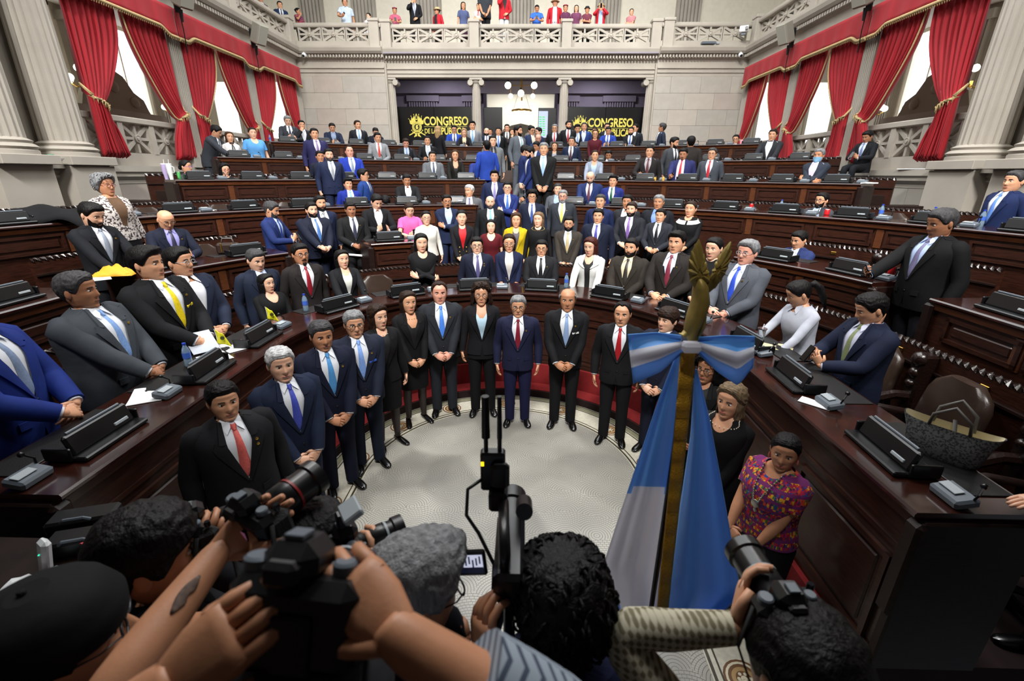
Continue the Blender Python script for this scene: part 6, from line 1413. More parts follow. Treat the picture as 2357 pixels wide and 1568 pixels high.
 (1316, 315, ('r', 4, 0.75), 'man in navy suit and maroon tie, fifth row right of the aisle', dict(J='#1d2740', T='#4a2a32', hc='s', po='sides', tu=-4, sk=1)),
 (1371, 298, ('m', 2.5, 10.95), 'woman in burgundy dress and glasses, fifth row right', dict(fem=1, top='#4d1420', neck=0.05, hr='straight', hc='l', gl='#8a6a50', po='clasp', tu=-6, sk=1, g=1.05)),
 (1402, 345, ('s', 4, 0.75), 'dark-haired man sitting low behind a monitor, fifth row right', dict(J='#1b2030', T=None, hc='k', po='desk', tu=-6, hp=20, sk=2)),
 (1781, 297, ('r', 4, 0.75), 'man in black tuxedo and bow tie, right end of the fifth row', dict(J='#26282d', T=None, S='#e2e4ea', bow='#23161c', hc='b', po='desk', tu=-18, hw=4, sk=1, g=1.1)),
 # --- last row and the lobby
 (660, 266, ('r', 5, 0.80), 'grey-haired man in dark three-piece suit with a phone, left end of the last row', dict(J='#33363c', T='#1d2638', hc='g', po='phone', tu=10, hp=14, sk=0, vest='#2b2e36')),
 (693, 277, ('r', 5, 0.80), 'man with hand at his chin, last row left', dict(J='#1a1c22', T=None, S='#d9dde4', hc='k', po='chin', tu=12, sk=1)),
 (763, 283, ('r', 5, 0.72), 'man in navy suit looking at his phone, last row left', dict(J='#1c2338', T=None, S='#7d8ca8', hc='k', po='phone', tu=8, hp=16, sk=1, g=1.1)),
 (822, 277, ('r', 5, 0.75), 'man in dark suit and sky blue tie, last row left', dict(J='#1e2026', T='#7fa8d0', hc='b', po='sides', tu=8, hw=16, sk=1)),
 (863, 293, ('r', 5, 0.72), 'man in dark suit bowing his head, last row left', dict(J='#171b26', T=None, S='#c9d2de', hc='k', po='clasp', tu=8, hp=26, sk=0)),
 (1008, 290, ('f', 2.73, 1.62), 'woman with very long blonde hair seen from behind by the screen', dict(fem=1, top='#141418', neck=0.03, hr='xlong', hc='y', po='sides', tu=150, sk=0)),
 (1045, 288, ('r', 5, 0.75), 'man in glasses and blue suit, last row near the aisle', dict(J='#23409a', T='#29356a', gl='#333333', hc='k', po='clasp', sk=1, hp=8)),
 (1068, 296, ('r', 5, 0.70), 'woman with short blonde hair in black jacket, last row', dict(fem=1, J='#17171a', S='#c9b896', neck=0.10, hr='bob', hc='y', po='phone', sk=0, hp=8)),
 (1087, 279, ('r', 5, 1.10), 'man in grey suit and light blue tie in front of the column', dict(J='#76797e', T='#6fa3cf', hc='k', hr='quiff', po='sides', sk=1)),
 (1120, 294, ('f', 2.75, 1.70), 'bearded balding man in navy suit, lobby crowd', dict(J='#1b2236', T='#4a4f74', hr='shaved', bd='full', po='sides', sk=0)),
 (1147, 293, ('f', 2.70, 1.70), 'man in black suit and blue tie, lobby crowd left', dict(J='#141518', T='#5a7fc0', hc='k', po='sides', sk=1)),
 (1128, 296, ('f', 3.0, 1.55), 'man half hidden behind two others, lobby crowd left', dict(J='#1d1f26', T=None, hc='k', po='sides', sk=2)),
 (1167, 286, ('f', 2.90, 1.70), 'man with a phone at his ear, lobby crowd', dict(J='#3a3630', T='#2a2622', hc='k', po='ear', sk=1)),
 (1178, 297, ('f', 2.85, 1.60), 'woman with hand at her face, lobby crowd', dict(fem=1, top='#2a2226', neck=0.05, hr='long', hc='l', po='chin', sk=1, tu=20)),
 (1193, 289, ('f', 2.40, 1.80), 'bearded man in grey suit turned right in the upper aisle', dict(J='#5a6068', T='#8fb8b8', hc='k', bd='full', po='sides', tu=44, hw=20, sk=1)),
 (1223, 290, ('f', 2.65, 1.72), 'man in glasses and navy suit talking, upper aisle', dict(J='#222d4c', T=None, S='#e0d6c0', gl='#333333', hc='k', po='sides', tu=36, hp=8, sk=1)),
 (1240, 293, ('f', 2.65, 1.70), 'man in dark blue suit facing the talking man, upper aisle', dict(J='#1d2747', T=None, hc='k', po='sides', tu=-60, hp=6, sk=0)),
 (1239, 308, ('f', 2.45, 1.66), 'bald man with a pink face looking down, upper aisle', dict(J='#23345a', T='#b08a40', hr='shaved', hc='g', po='sides', hp=18, sk=4)),
 (1221, 288, ('f', 3.05, 1.60), 'woman with dark hair behind the crowd at the doorway', dict(fem=1, top='#6a6660', neck=0.05, hr='tied', hc='k', po='sides', sk=0)),
 (1277, 286, ('f', 2.80, 1.74), 'grey man in glasses, black suit and red tie, lobby crowd right', dict(J='#17181b', T='#b03040', gl='#333333', hc='g', po='sides', sk=1, hw=-4)),
 (1309, 278, ('f', 2.85, 1.76), 'bearded man in dark suit and red tie by the right column', dict(J='#1a1b1f', T='#a8232e', hc='k', bd='full', po='sides', hw=20, sk=1)),
 (1329, 286, ('r', 5, 0.90), 'man in black suit reading his phone, last row right of the aisle', dict(J='#17181c', T='#7d9cc8', hc='k', hr='quiff', po='phone1', hp=12, sk=1, tu=10)),
 (1345, 282, ('f', 2.85, 1.72), 'grey-haired man in blue suit without tie, last row right', dict(J='#22366e', T=None, S='#c2cfe2', openc=1, hc='s', po='sides', sk=1)),
 (1369, 293, ('f', 2.90, 1.58), 'person partly hidden behind the woman in burgundy', dict(J='#26282e', T=None, hc='b', po='sides', sk=1)),
 (1398, 283, ('f', 2.90, 1.72), 'man in dark suit behind the blue-suited phone reader', dict(J='#1b1d23', T=None, hc='k', po='sides', sk=1)),
 (1401, 291, ('r', 5, 0.75), 'man in bright blue suit typing on a phone, last row right', dict(J='#223a90', T='#2b54b8', hc='k', po='phone', hp=16, sk=1, tu=-4)),
 (1453, 292, ('r', 5, 0.75), 'bearded man in black suit with crossed arms, last row right', dict(J='#181a20', T='#3a5aa0', hc='k', bd='full', po='crossed', tu=-4, sk=1)),
 (1463, 285, ('f', 2.80, 1.72), 'man standing close behind the man with crossed arms, last row right', dict(J='#20242c', T=None, hc='k', po='sides', tu=-20, hw=-20, sk=1)),
 (1525, 283, ('r', 5, 0.90), 'man in navy suit turned away to the left, last row right', dict(J='#20283a', T=None, hc='s', po='sides', tu=-75, hw=-30, sk=2)),
 (1695, 310, ('s', 5, 0.70), 'person with glasses sitting low at the last row right', dict(J='#2a2a30', T=None, hc='k', gl='#333333', po='desk', tu=-10, sk=1)),
 # --- on the gallery
 (643, 3, ('f', 7.45, 1.72), 'man in navy suit and tie at the left gallery corner', dict(J='#20304e', T='#1d2438', hc='k', po='sides', tu=10, sk=1)),
 (685, 18, ('f', 7.45, 1.52), 'woman in orange and red woven blouse at the left of the gallery', dict(fem=1, top='huipil', neck=0.04, hr='bun', hc='k', po='chin', tu=40, hw=30, sk=2, short=1)),
 (793, -2, ('f', 7.45, 1.74), 'man in light blue short-sleeved shirt holding a bag on the gallery', dict(top='#b9c8da', neck=0.03, hc='k', po='phone1', hw=10, sk=2, short=1)),
 (848, 30, ('f', 7.45, 1.42), 'man in white shirt peering low over the gallery rail', dict(top='#e0e2e6', neck=0.04, hc='k', po='sides', tu=-20, hw=-20, sk=0)),
 (908, 17, ('f', 7.45, 1.52), 'woman in pink woven blouse and headdress with a phone on the gallery', dict(fem=1, top='#b0566e', neck=0.03, hr='bun', hc='k', po='phone', hp=8, sk=2, short=1, hat='band')),
 (952, -10, ('f', 7.73, 1.76), 'tall man in black suit rubbing his face on the gallery', dict(J='#15161a', T='#8b95a8', hc='g', po='chin', sk=1)),
 (1006, 18, ('f', 7.45, 1.50), 'man in straw hat and red jacket looking left on the gallery', dict(J='#b02230', T=None, S='#1b1b1d', jopen=1, hat='straw', hc='k', po='sides', tu=-40, hw=-30, sk=2)),
 (1066, 6, ('f', 7.45, 1.60), 'woman in blue woven blouse with long black hair on the gallery', dict(fem=1, top='#4a5478', neck=0.05, hr='long', hc='k', po='sides', tu=10, sk=2, short=1, skirt='#6a3a5a')),
 (1102, 8, ('f', 7.45, 1.56), 'woman in white blouse with red collar and crossed arms on the gallery', dict(fem=1, top='#d9d6d2', neck=0.06, hr='tied', hc='k', po='crossed', tu=-12, sk=1, short=1, tieb='#b8202a')),
 (1116, -24, ('f', 7.73, 1.76), 'man in dark grey polo shirt behind the woman with crossed arms', dict(top='#2c3036', neck=0.04, hc='k', po='clasp', sk=2, short=1, g=1.15)),
 (1160, -22, ('f', 7.73, 1.74), 'man in red jacket and white trousers on the gallery', dict(J='#b5202c', T=None, S='#1d1d20', hc='k', po='chin', tu=14, sk=1, pants='#dcdde0')),
 (1236, 12, ('f', 7.45, 1.56), 'man in blue polo shirt typing on his phone on the gallery', dict(top='#3566c4', neck=0.05, hc='k', po='phone', hp=18, sk=2, short=1)),
 (1278, -1, ('f', 7.45, 1.64), 'man in straw hat, red jacket and white shirt on the gallery', dict(J='#b01f2c', T=None, S='#e3e3e6', jopen=1, hat='straw', hc='k', po='sides', sk=2)),
 (1302, 12, ('f', 7.45, 1.54), 'woman in dark red woven blouse with red headdress on the gallery', dict(fem=1, top='#5a2f4a', neck=0.04, hr='bun', hc='k', po='clasp', sk=2, short=1, hat='band')),
 (1327, 13, ('f', 7.45, 1.52), 'woman in plum woven blouse with long hair on the gallery', dict(fem=1, top='#6a3a56', neck=0.05, hr='long', hc='k', po='sides', sk=1, short=1)),
 (1352, 15, ('f', 7.45, 1.52), 'woman in brown woven blouse and dark hat with crossed arms on the gallery', dict(fem=1, top='#6b3444', neck=0.05, hr='tied', hc='k', po='crossed', sk=2, short=1, hat='dark')),
 (1384, 10, ('f', 7.45, 1.56), 'man in pale hat and red jacket taking a photo on the gallery', dict(J='#b82530', T=None, S='#9db8dc', jopen=1, hat='straw', hc='k', po='photo', sk=1)),
 (1454, 20, ('f', 7.45, 1.52), 'woman in rose blouse holding a bag at the right of the gallery', dict(fem=1, top='#b5787e', neck=0.05, hr='bun', hc='k', po='crossed', tu=-14, hw=20, sk=1, short=1)),
 (1819, 4, ('f', 7.45, 1.60), 'head of a visitor just above the right gallery rail', dict(J='#3a3c44', T=None, hc='k', po='sides', tu=-30, sk=2)),
 (598, -12, ('f', 7.45, 1.66), 'visitor with a phone at the left gallery edge', dict(J='#1d2438', T=None, hc='k', po='phone', tu=30, sk=2)),
]
def on_horseshoe(px, py, R):
    d = pix_dir(px, py); a = d[0]**2+d[1]**2; b = 2*(CAM_X*d[0]-YC*d[1]); c = CAM_X**2+YC**2-R*R; D = b*b-4*a*c
    if D > 0:
        t = (-b+math.sqrt(D))/(2*a); y = d[1]*t
        if y >= YC: return CAM_X+d[0]*t, y, CAM_Z+d[2]*t
    X = R if d[0] > 0 else -R; t = (X-CAM_X)/d[0]; return X, d[1]*t, CAM_Z+d[2]*t
stepm = MB(); BODIES = []
for idx, (px, py, pl, lab, kw) in enumerate(PEOPLE):
    kw = dict(kw); tu = kw.pop('tu', 0); kw.pop('h', None); hfix = kw.pop('hfix', None); drop = 0
    if pl[0] in 'rsm':
        if pl[0] == 'm': R, F = pl[2], pl[1]
        else:
            R, F = ROW_R[pl[1]]+max(pl[2], .80+.35*(kw.get('g', 1)-1)), ROW_F[pl[1]]
            if kw.get('po') == 'clasp': kw['po'] = 'clasphi'; R = max(R, ROW_R[pl[1]]+.88+.3*(kw.get('g', 1)-1))
        x, y, z = on_horseshoe(px, py, R); h = z-F-0.015
        if pl[0] == 's': drop = (1.68-h)/(1.68/1.72); h = 1.68; drop = max(0.05, min(.5, drop))
        else: h = max(1.46, min(2.06, h))
        if pl[0] == 'm': stepm.box((x, y+.05, F-.20), (.7, .5, .40), rz=-math.atan2(x, y-YC))
    else:
        F = 0 if pl[0] == 'w' else pl[1]; h = pl[-1]; x, y = at_floor(px, py, F+h+0.015)
        if F > 7 and y < 20.62 and abs(x) < 8.4: q = at_depth(px, py, 20.62); x, y, h = q[0], q[1], q[2]-F
    if hfix: h = hfix
    dist = math.hypot(x-CAM_X, y); lod = 0 if dist < 5.0 else (1 if dist < 11.5 else 2)
    if kw.get('po') in ('phone', 'phone1') and dist > 11: pass
    yaw = math.atan2(CAM_X-x, y)+math.radians(tu)
    if kw.get('lean', 0) > 15:                             # the head is what the pixel shows: set the feet back under a bent body
        l_ = math.radians(kw['lean']); k_ = h/1.72*.77*math.sin(l_); x -= math.sin(yaw)*k_; y += math.cos(yaw)*k_
    b, wr, f, ad = make_person('person', (x, y, F), yaw, h, lab, lod=lod, drop=drop, seed=idx+1, **kw); BODIES.append(b)
tag(stepm.build('floor_side_steps', DARKCARPET, smooth=0), 'dark carpeted landings among the desks', kind='structure')

# man sitting on the stone ledge, and the one at the right edge of whom only a hand shows
d_ = pix_dir(2003, 300); t_ = (8.2-CAM_X)/d_[0]; zt_ = CAM_Z+d_[2]*t_
b, wr, f, ad = make_person('person', (8.2, d_[1]*t_, zt_-1.29), math.atan2(-.9, .35), 1.72, 'man in dark suit and flowered tie sitting on the right stone ledge with a phone', lod=1, J='#17191e', T='#6d7fa8', S='#c9d3e6', hc='k', po='phone', hp=22, sk=2, drop=.44, seed=301); BODIES.append(b)
hx_, hy_ = at_floor(2300, 1158, 1.47)
b, wr, f, ad = make_person('person', (hx_+.62, hy_-.05, .38), math.atan2(-1, 0.0), 1.72, 'person at the right edge of whom only the hand on the desk shows', lod=0, J='#14151a', T='#33415f', po='desk', sk=0, seed=302, arms=(((.0, -.53, -.275), (.1, -1, -.12), (0, -.1, 1), .12, (-1, .3, -.4)), POSES['sides'][0])); BODIES.append(b)
# nobody shares a place with an armchair: those pushed away are left out
for o in [o for o in COL.objects if o.get('category') == 'chair']:
    if any((o.location.xy-b.location.xy).length < 0.36 and abs(o.location.z-b.location.z) < .5 for b in BODIES):
        for ch in list(o.children): bpy.data.objects.remove(ch, do_unlink=True)
        bpy.data.objects.remove(o, do_unlink=True)
# ------------------------------------------------------------------ the flag on its staff, the bow and the golden bird
def at_c(px, py, c):
    d = pix_dir(px, py); return np.array([CAM_X+d[0]*c, d[1]*c, CAM_Z+d[2]*c])
FY = 1.66
def fp(px, py, dy=0.0): return np.array(at_depth(px, py, FY+dy))
FBLUE = pm('flag_blue', '#5cacf4', 0.5, var=0.05, vscale=5, sheen=0.2); FWHITE = pm('flag_white', '#e4e4ec', 0.6, var=0.04, vscale=5)
def translucent_cloth(m, k):
    nt = m.node_tree; b = nt.nodes['Principled BSDF']; t = nt.nodes.new('ShaderNodeBsdfTranslucent'); mx = nt.nodes.new('ShaderNodeMixShader'); mx.inputs[0].default_value = k
    t.inputs['Color'].default_value = (*[.35+.65*q for q in b.inputs['Base Color'].default_value[:3]], 1)
    nt.links.new(b.outputs[0], mx.inputs[1]); nt.links.new(t.outputs[0], mx.inputs[2]); nt.links.new(mx.outputs[0], nt.nodes['Material Output'].inputs['Surface']); return m
translucent_cloth(FBLUE, .35); translucent_cloth(FWHITE, .45)
FGOLD = pm('flag_fringe', '#cf9a1a', 0.6, var=0.15, vscale=90, bump=0.6, bscale=160)
BIRD = pm('old_gold_paint', '#a08a45', 0.48, 0.25, var=0.15, vscale=20, bump=0.15, bscale=60)
base = fp(1590, 790); px0, py0, pz0 = base
fe = empty('flag', (px0, py0, 0), 0, 'blue and white national flag with gold fringe hanging from a staff with bow', 'flag')
def loc(P): return np.asarray(P, float)-np.array([px0, py0, 0])
MB().lathe([(0.011, 0.06), (0.014, pz0+0.02)], 12).build('staff', pm('staff_black', '#0d0c0b', 0.3), fe)
MB().lathe([(0.16, 0), (0.16, 0.03), (0.05, 0.06), (0.025, 0.09)], 24).build('base', BRASS, fe)
def interp_poly(pts, t): 
    pts = np.array(pts, float); L = np.concatenate([[0], np.cumsum(np.linalg.norm(np.diff(pts, axis=0), axis=1))]); q = np.interp(t*L[-1], L, np.arange(len(pts))); i = min(len(pts)-2, int(q)); return pts[i]+(pts[i+1]-pts[i])*(q-i)
inner = [(1572, 806), (1560, 960), (1540, 1160), (1522, 1330), (1512, 1452)]
left = [(1560, 806), (1512, 930), (1462, 1080), (1418, 1210), (1386, 1310), (1408, 1400), (1432, 1450)]
nu, nv = 22, 40; P = np.zeros((nv, nu, 3)); tq = np.zeros((nv, nu))
for i in range(nv):
    v = i/(nv-1.); a = interp_poly(inner, v); b = interp_poly(left, v)
    for j in range(nu):
        u = j/(nu-1.); q = a+(b-a)*u
        P[i, j] = fp(q[0], q[1], 0.10*v*math.sin(u*7.5+0.6)+0.06*v*math.sin(u*3)-0.02); tq[i, j] = q[1]
def cloth(P, split, name, mats):
    m = MB(); P = loc(P); M, N = P.shape[:2]
    du = np.gradient(P, axis=1); dv = np.gradient(P, axis=0); Nn = np.cross(du, dv); Nn /= np.linalg.norm(Nn, axis=2)[:, :, None]+1e-9
    for k, (A, B, fl) in enumerate(((P+Nn*.002, P-Nn*.002, 0),)):
        V = np.vstack([A.reshape(-1, 3), B.reshape(-1, 3)]); q = M*N; fs = []; mi = []
        for i in range(M-1):
            for j in range(N-1):
                a, b, c, d = i*N+j, i*N+j+1, (i+1)*N+j+1, (i+1)*N+j; w = split(i, j)
                fs += [(a, b, c, d), (q+d, q+c, q+b, q+a)]; mi += [w, w]
        for i in range(M-1):
            for j in (0, N-1): a = i*N+j; b = a+N; fs.append((a, b, q+b, q+a)); mi.append(split(i, min(j, N-2)))
        for j in range(N-1):
            for i in (0, M-1): a = i*N+j; fs.append((a, a+1, q+a+1, q+a)); mi.append(split(min(i, M-2), j))
        m.v.append(V); m.f += fs; m.mi += mi; m.n += len(V)
    return m.build(name, mats, fe, smooth=180)
cloth(P, lambda i, j: 0 if tq[i, j] < 1128-18*math.sin(j/22.*PI) else (1 if tq[i, j] < 1405+25*(1-j/22.)-(25 if j > 10 else 0) else 0), 'flag_left_fold', [FBLUE, FWHITE])
rin = [(1600, 850), (1590, 1000), (1560, 1200), (1530, 1400), (1518, 1452)]
right = [(1604, 850), (1632, 960), (1662, 1120), (1692, 1290), (1706, 1370), (1640, 1430)]
P2 = np.zeros((nv, nu, 3))
for i in range(nv):
    v = i/(nv-1.); a = interp_poly(rin, v); b = interp_poly(right, v)
    for j in range(nu):
        u = j/(nu-1.); q = a+(b-a)*u; P2[i, j] = fp(q[0], q[1], -0.03+0.07*v*math.sin(u*8+2.2)-0.05*v*math.sin(u*PI))
cloth(P2, lambda i, j: 0, 'flag_right_fold', [FBLUE])
P3 = np.zeros((nv, 4, 3))
for i in range(nv):
    v = i/(nv-1.); a = interp_poly([(1583, 812), (1570, 960), (1550, 1160), (1532, 1330), (1520, 1456)], v)
    for j in range(4): P3[i, j] = fp(a[0]+(-15+10*j)*(1-.25*v), a[1], -0.055-0.012*math.sin(i*1.9)+0.006*j)
m = MB(); m.sheet(loc(P3), 0.012); m.build('gold_fringe', FGOLD, fe, smooth=180)
# bow ribbon
def ribbon(poly_top, poly_bot, name):
    n = 16; mt = 13; Q = np.zeros((mt, n, 3))
    for j in range(n):
        u = j/(n-1.); a = interp_poly(poly_top, u); b = interp_poly(poly_bot, u)
        for i in range(mt):
            v = i/(mt-1.); q = a+(b-a)*v; Q[i, j] = fp(q[0], q[1], -0.05-0.05*math.sin(u*PI*0.9)*math.sin(v*PI)+0.02*math.sin(v*9))
    return cloth(Q, lambda i, j: 0 if i < 4 else (1 if i < 8 else 0), name, [FBLUE, FWHITE])
ribbon([(1568, 772), (1510, 765), (1445, 770)], [(1568, 816), (1520, 856), (1457, 884)], 'bow_loop')
ribbon([(1608, 776), (1670, 772), (1737, 774)], [(1606, 812), (1650, 856), (1698, 888), (1733, 846)], 'bow_loop')
MB().bbox(loc(fp(1590, 799, -0.06)), (0.075, 0.05, 0.04), 0.012).build('bow_knot', FWHITE, fe)
# golden quetzal finial
m = MB(); m.tube(loc(np.array([fp(1592, 786), fp(1590, 760), fp(1600, 730), fp(1612, 695), fp(1612, 660), fp(1606, 640)])), [.024, .042, .050, .052, .042, .026], 14, sq=0.6); m.build('bird_body', BIRD, fe, smooth=180)
m = MB(); m.tube(loc(np.array([fp(1606, 650), fp(1600, 634), fp(1594, 626)])), [.020, .022, .012], 12); m.tube(loc(np.array([fp(1596, 630), fp(1584, 630)])), [.010, .002], 8); m.build('bird_head', BIRD, fe, smooth=180)
m = MB(); m.tube(loc(np.array([fp(1606, 720), fp(1592, 752), fp(1572, 772), fp(1563, 768)])), [.034, .030, .020, .006], 12, sq=0.45); m.tube(loc(np.array([fp(1616, 700), fp(1614, 750), fp(1600, 786)])), [.034, .028, .014], 12, sq=0.5); m.build('bird_tail', BIRD, fe, smooth=180)
def wing(poly, root, name):
    n = len(poly); m = MB(); k = 5; c = np.array(root, float); rings = []
    for t in np.linspace(1, 0.12, k):                        # domed plate: rim thin, middle thick, both faces
        rings.append([(c[0]+(x-c[0])*t, c[1]+(y-c[1])*t) for x, y in poly])
    for sgn in (-1, 1):
        R_ = [np.array([loc(fp(x, y, sgn*(.004+.022*(1-t)**.6))) for x, y in r_]) for r_, t in zip(rings, np.linspace(1, 0.12, k))]
        m.loft(R_, True, False, True)
    for x, y in poly[1:-1]:
        m.tube([loc(fp(c[0]+(x-c[0])*q, c[1]+(y-c[1])*q, -.020*(1-q)-.006)) for q in (.2, .5, .8, 1.0)], [.006, .010, .009, .003], 6)
    m.build(name, BIRD, fe, smooth=50)
wing([(1600, 668), (1588, 648), (1584, 622), (1586, 598), (1592, 578), (1600, 562), (1608, 551), (1613, 566), (1619, 584), (1625, 604), (1631, 626), (1634, 650), (1624, 668)], (1611, 632), 'bird_wing')
wing([(1618, 672), (1630, 650), (1640, 626), (1650, 602), (1660, 584), (1671, 569), (1682, 557), (1683, 578), (1680, 598), (1675, 616), (1668, 632), (1658, 648), (1644, 664), (1630, 676)], (1652, 622), 'bird_wing')

# ------------------------------------------------------------------ photographers on the stage edge
def make_camera(name, P, ang, label, pitch=0.0, lens=0.13, lr=0.038, sc=1.0, roll=0.0, screen=None, flash=False):
    """stills camera, lens along +Y, top +Z; ang = heading of the lens from +Y towards +X"""
    e = empty(name, P, 0, label, 'camera', 'cameras of the photographers'); e.rotation_euler = Euler((pitch, roll, -ang), 'XYZ'); e.scale = (sc, sc, sc)
    MB().bbox((0, 0, 0), (0.145, 0.06, 0.095), 0.014).build('body', BLACKP, e); MB().bbox((0.062, 0.022, -0.005), (0.035, 0.06, 0.09), 0.014).build('grip', pm('rubber_black', '#121213', 0.7, bump=.3, bscale=200), e)
    q = MB(); q.bbox((-0.005, 0.0, 0.062), (0.062, 0.062, 0.045), 0.014); q.bbox((-0.005, -0.034, 0.058), (0.038, 0.02, 0.026), 0.006); q.build('viewfinder_hump', BLACKP, e); MB().bbox((-0.005, -0.005, 0.088), (0.022, 0.024, 0.006), 0.001).build('hot_shoe', GREYP, e)
    lm = MB().lathe([(lr*.85, 0.02), (lr, 0.035), (lr, 0.06), (lr*1.04, 0.062), (lr*1.04, 0.095), (lr*.98, 0.097), (lr*.98, lens), (lr*1.12, lens+.004), (lr*1.12, lens+.03), (lr*1.0, lens+.03)], 28); lm.xform(Matrix.Rotation(-PI/2, 4, 'X')); lo_ = lm.build('lens', BLACKP, e, smooth=40)
    g = MB().lathe([(lr*.9, lens+.024), (lr*.5, lens+.02), (0.002, lens+.018)], 24, caps=False); g.xform(Matrix.Rotation(-PI/2, 4, 'X')); g.build('front_glass', BLACKG, lo_)
    rg = MB().lathe([(lr*1.05, 0.10), (lr*1.05, 0.106)], 28); rg.xform(Matrix.Rotation(-PI/2, 4, 'X')); rg.build('lens_ring', pm('lens_red', '#8a1c1c', .4) if screen else LGREYP, lo_)
    for x, y, r in ((-0.052, 0.0, 0.016), (0.045, 0.005, 0.013), (0.062, 0.03, 0.008)): MB().lathe([(r, 0.046), (r, 0.058), (r*.8, 0.061)], 14, (x, y, 0)).build('dial', GREYP if r > .012 else BLACKG, e)
    sb_ = MB().bbox((-0.012, -0.033, -0.012), (0.085, 0.006, 0.058), 0.003).build('rear_screen', BLACKG, e)
    if screen:
        MB().box((-0.012, -0.0365, 0.004), (0.076, 0.001, 0.024)).build('screen_picture', screen[0], sb_, smooth=0); MB().box((-0.012, -0.0365, -0.020), (0.076, 0.001, 0.022)).build('screen_picture', screen[1], sb_, smooth=0)
        q = MB(); a = np.linspace(0, PI, 12); q.add([(-0.012+0.028*math.cos(t), -0.0375, -0.031+0.022*math.sin(t)) for t in a], [tuple(range(12))]); q.build('screen_picture', screen[2], sb_, smooth=0)
    if flash: MB().bbox((0.01, 0.02, 0.13), (0.07, 0.05, 0.02), 0.004, rx=.4).build('flash_bracket', LGREYP, e); MB().bbox((0.0, 0.0, 0.105), (0.03, 0.03, 0.04), 0.004).build('flash_foot', BLACKP, e)
    MB().tube([(-0.075, 0, 0.03), (-0.10, -0.02, -0.06), (-0.06, -0.05, -0.17), (0.02, -0.05, -0.19), (0.09, -0.03, -0.08), (0.078, 0, 0.03)], 0.006, 6, sq=0.35).build('strap', pm('strap_black', '#0f0f10', .8), e, smooth=180)
    return e
SCRW = pm('screen_white', '#cfd3ea', .4, emit=.8); SCRB = pm('screen_violet', '#2c2a8a', .4, emit=.6); SCRR = pm('screen_crowd', '#7a4a64', .4, emit=.5)
def fg(px, py, c, fwd, label, right=None, left=None, floor_=0.4, **kw):
    """a photographer whose head centre is seen at a pixel, c metres in front of the lens; right/left = (world wrist, hand dir, back normal, curl, pole)"""
    P = at_c(px, py, c); yaw = math.atan2(fwd[0], -fwd[1]); h = (P[2]-floor_)/1.595*1.72; sc = h/1.72
    Ri = np.array(Matrix.Rotation(-yaw, 3, 'Z'))
    lx = P-np.array([0, 0, P[2]-floor_])
    arms = []
    for s, a in ((-1, right), (1, left)):
        if a is None: arms.append(POSES['sides'][0]); continue
        w, d, n_, curl, pole = a; mir = np.array([1, 1, 1]) if s < 0 else MIR
        wl = (Ri @ (np.array(w)-lx))/sc-np.array([0, 0, 1.385]); arms.append((wl*mir, (Ri @ np.array(d, float))*mir, (Ri @ np.array(n_, float))*mir, curl, (Ri @ np.array(pole, float))*mir))
    b, wr, f, ad = make_person('person', tuple(lx), yaw, h, label, lod=0, arms=arms, group='press photographers on the stage', held=1, **kw); b['_'] = 0; del b['_']; return b, ad
# nearest one, holding a camera overhead with both hands
cE = at_c(690, 1418, 0.60)
make_camera('stills_camera', cE, 0.10, 'large black camera held up close in the foreground', pitch=-0.42, sc=1.22, lens=0.06, lr=0.034)
fg(742, 1600, 0.72, (0.05, 1), 'photographer in striped T-shirt holding the large camera overhead, body below the frame',
   right=(at_c(925, 1470, .57), at_c(790, 1325, .60)-at_c(925, 1470, .57), (.35, -.75, .6), .72, (1, -.1, -.6)), left=(at_c(375, 1590, .54), at_c(530, 1460, .555)-at_c(375, 1590, .54), (-.2, -.8, .5), .5, (-1, -.3, -.6)),
   top='stripes', neck=.03, short=4, hat='cap', hatc='#2e2f33', sk=2, hr='short', hc='k', hp=-10, hsc=.95)
# black cap at the left, raising a camera with lit screen
cA = at_c(585, 1205, 1.06)
make_camera('stills_camera', cA, math.radians(27), 'raised camera with lit rear screen held by the man in black cap', pitch=0.10, lens=0.15, lr=0.042, screen=(SCRR, SCRB, SCRW))
bA, adA = fg(165, 1478, 0.95, (.80, .60), 'man in black cap and glasses at the lower left raising a camera',
   right=(at_c(500, 1272, 1.00), at_c(585, 1205, 1.05)-at_c(500, 1272, 1.00), (-.45, .75, -.5), .45, (.1, -.6, .35)), left=(cA+np.array([0.05, -0.07, -0.10]), (.05, .35, .9), (.75, -.6, .2), .9, (.5, .2, -1)),
   top='#1b2030', neck=.03, short=1, hat='beanie', hatc='#0d0e10', sk=2, gl='#2a2d33', hr='short', hc='k', hp=-4)
# man behind him with a camera at his eye
PB = at_c(345, 1245, 1.20); cB = at_c(452, 1222, 1.30)
make_camera('stills_camera', cB, math.radians(50), 'black camera at the eye of the dark-haired man in the lower left', lens=0.10)
fg(345, 1282, 1.22, (.80, .60), 'dark-haired man in profile with a camera at his eye, lower left',
   right=(cB+np.array([0.03, -0.06, -0.06]), (.3, .5, .7), (.5, -.8, .1), .9, (.6, -.4, -1)), left=(cB+np.array([-0.06, -0.02, -0.08]), (.5, .5, .5), (-.7, .4, -.3), .8, (-.6, .3, -1)),
   top='#14161c', neck=.03, sk=2, hr='fringe', hc='k', hp=4)
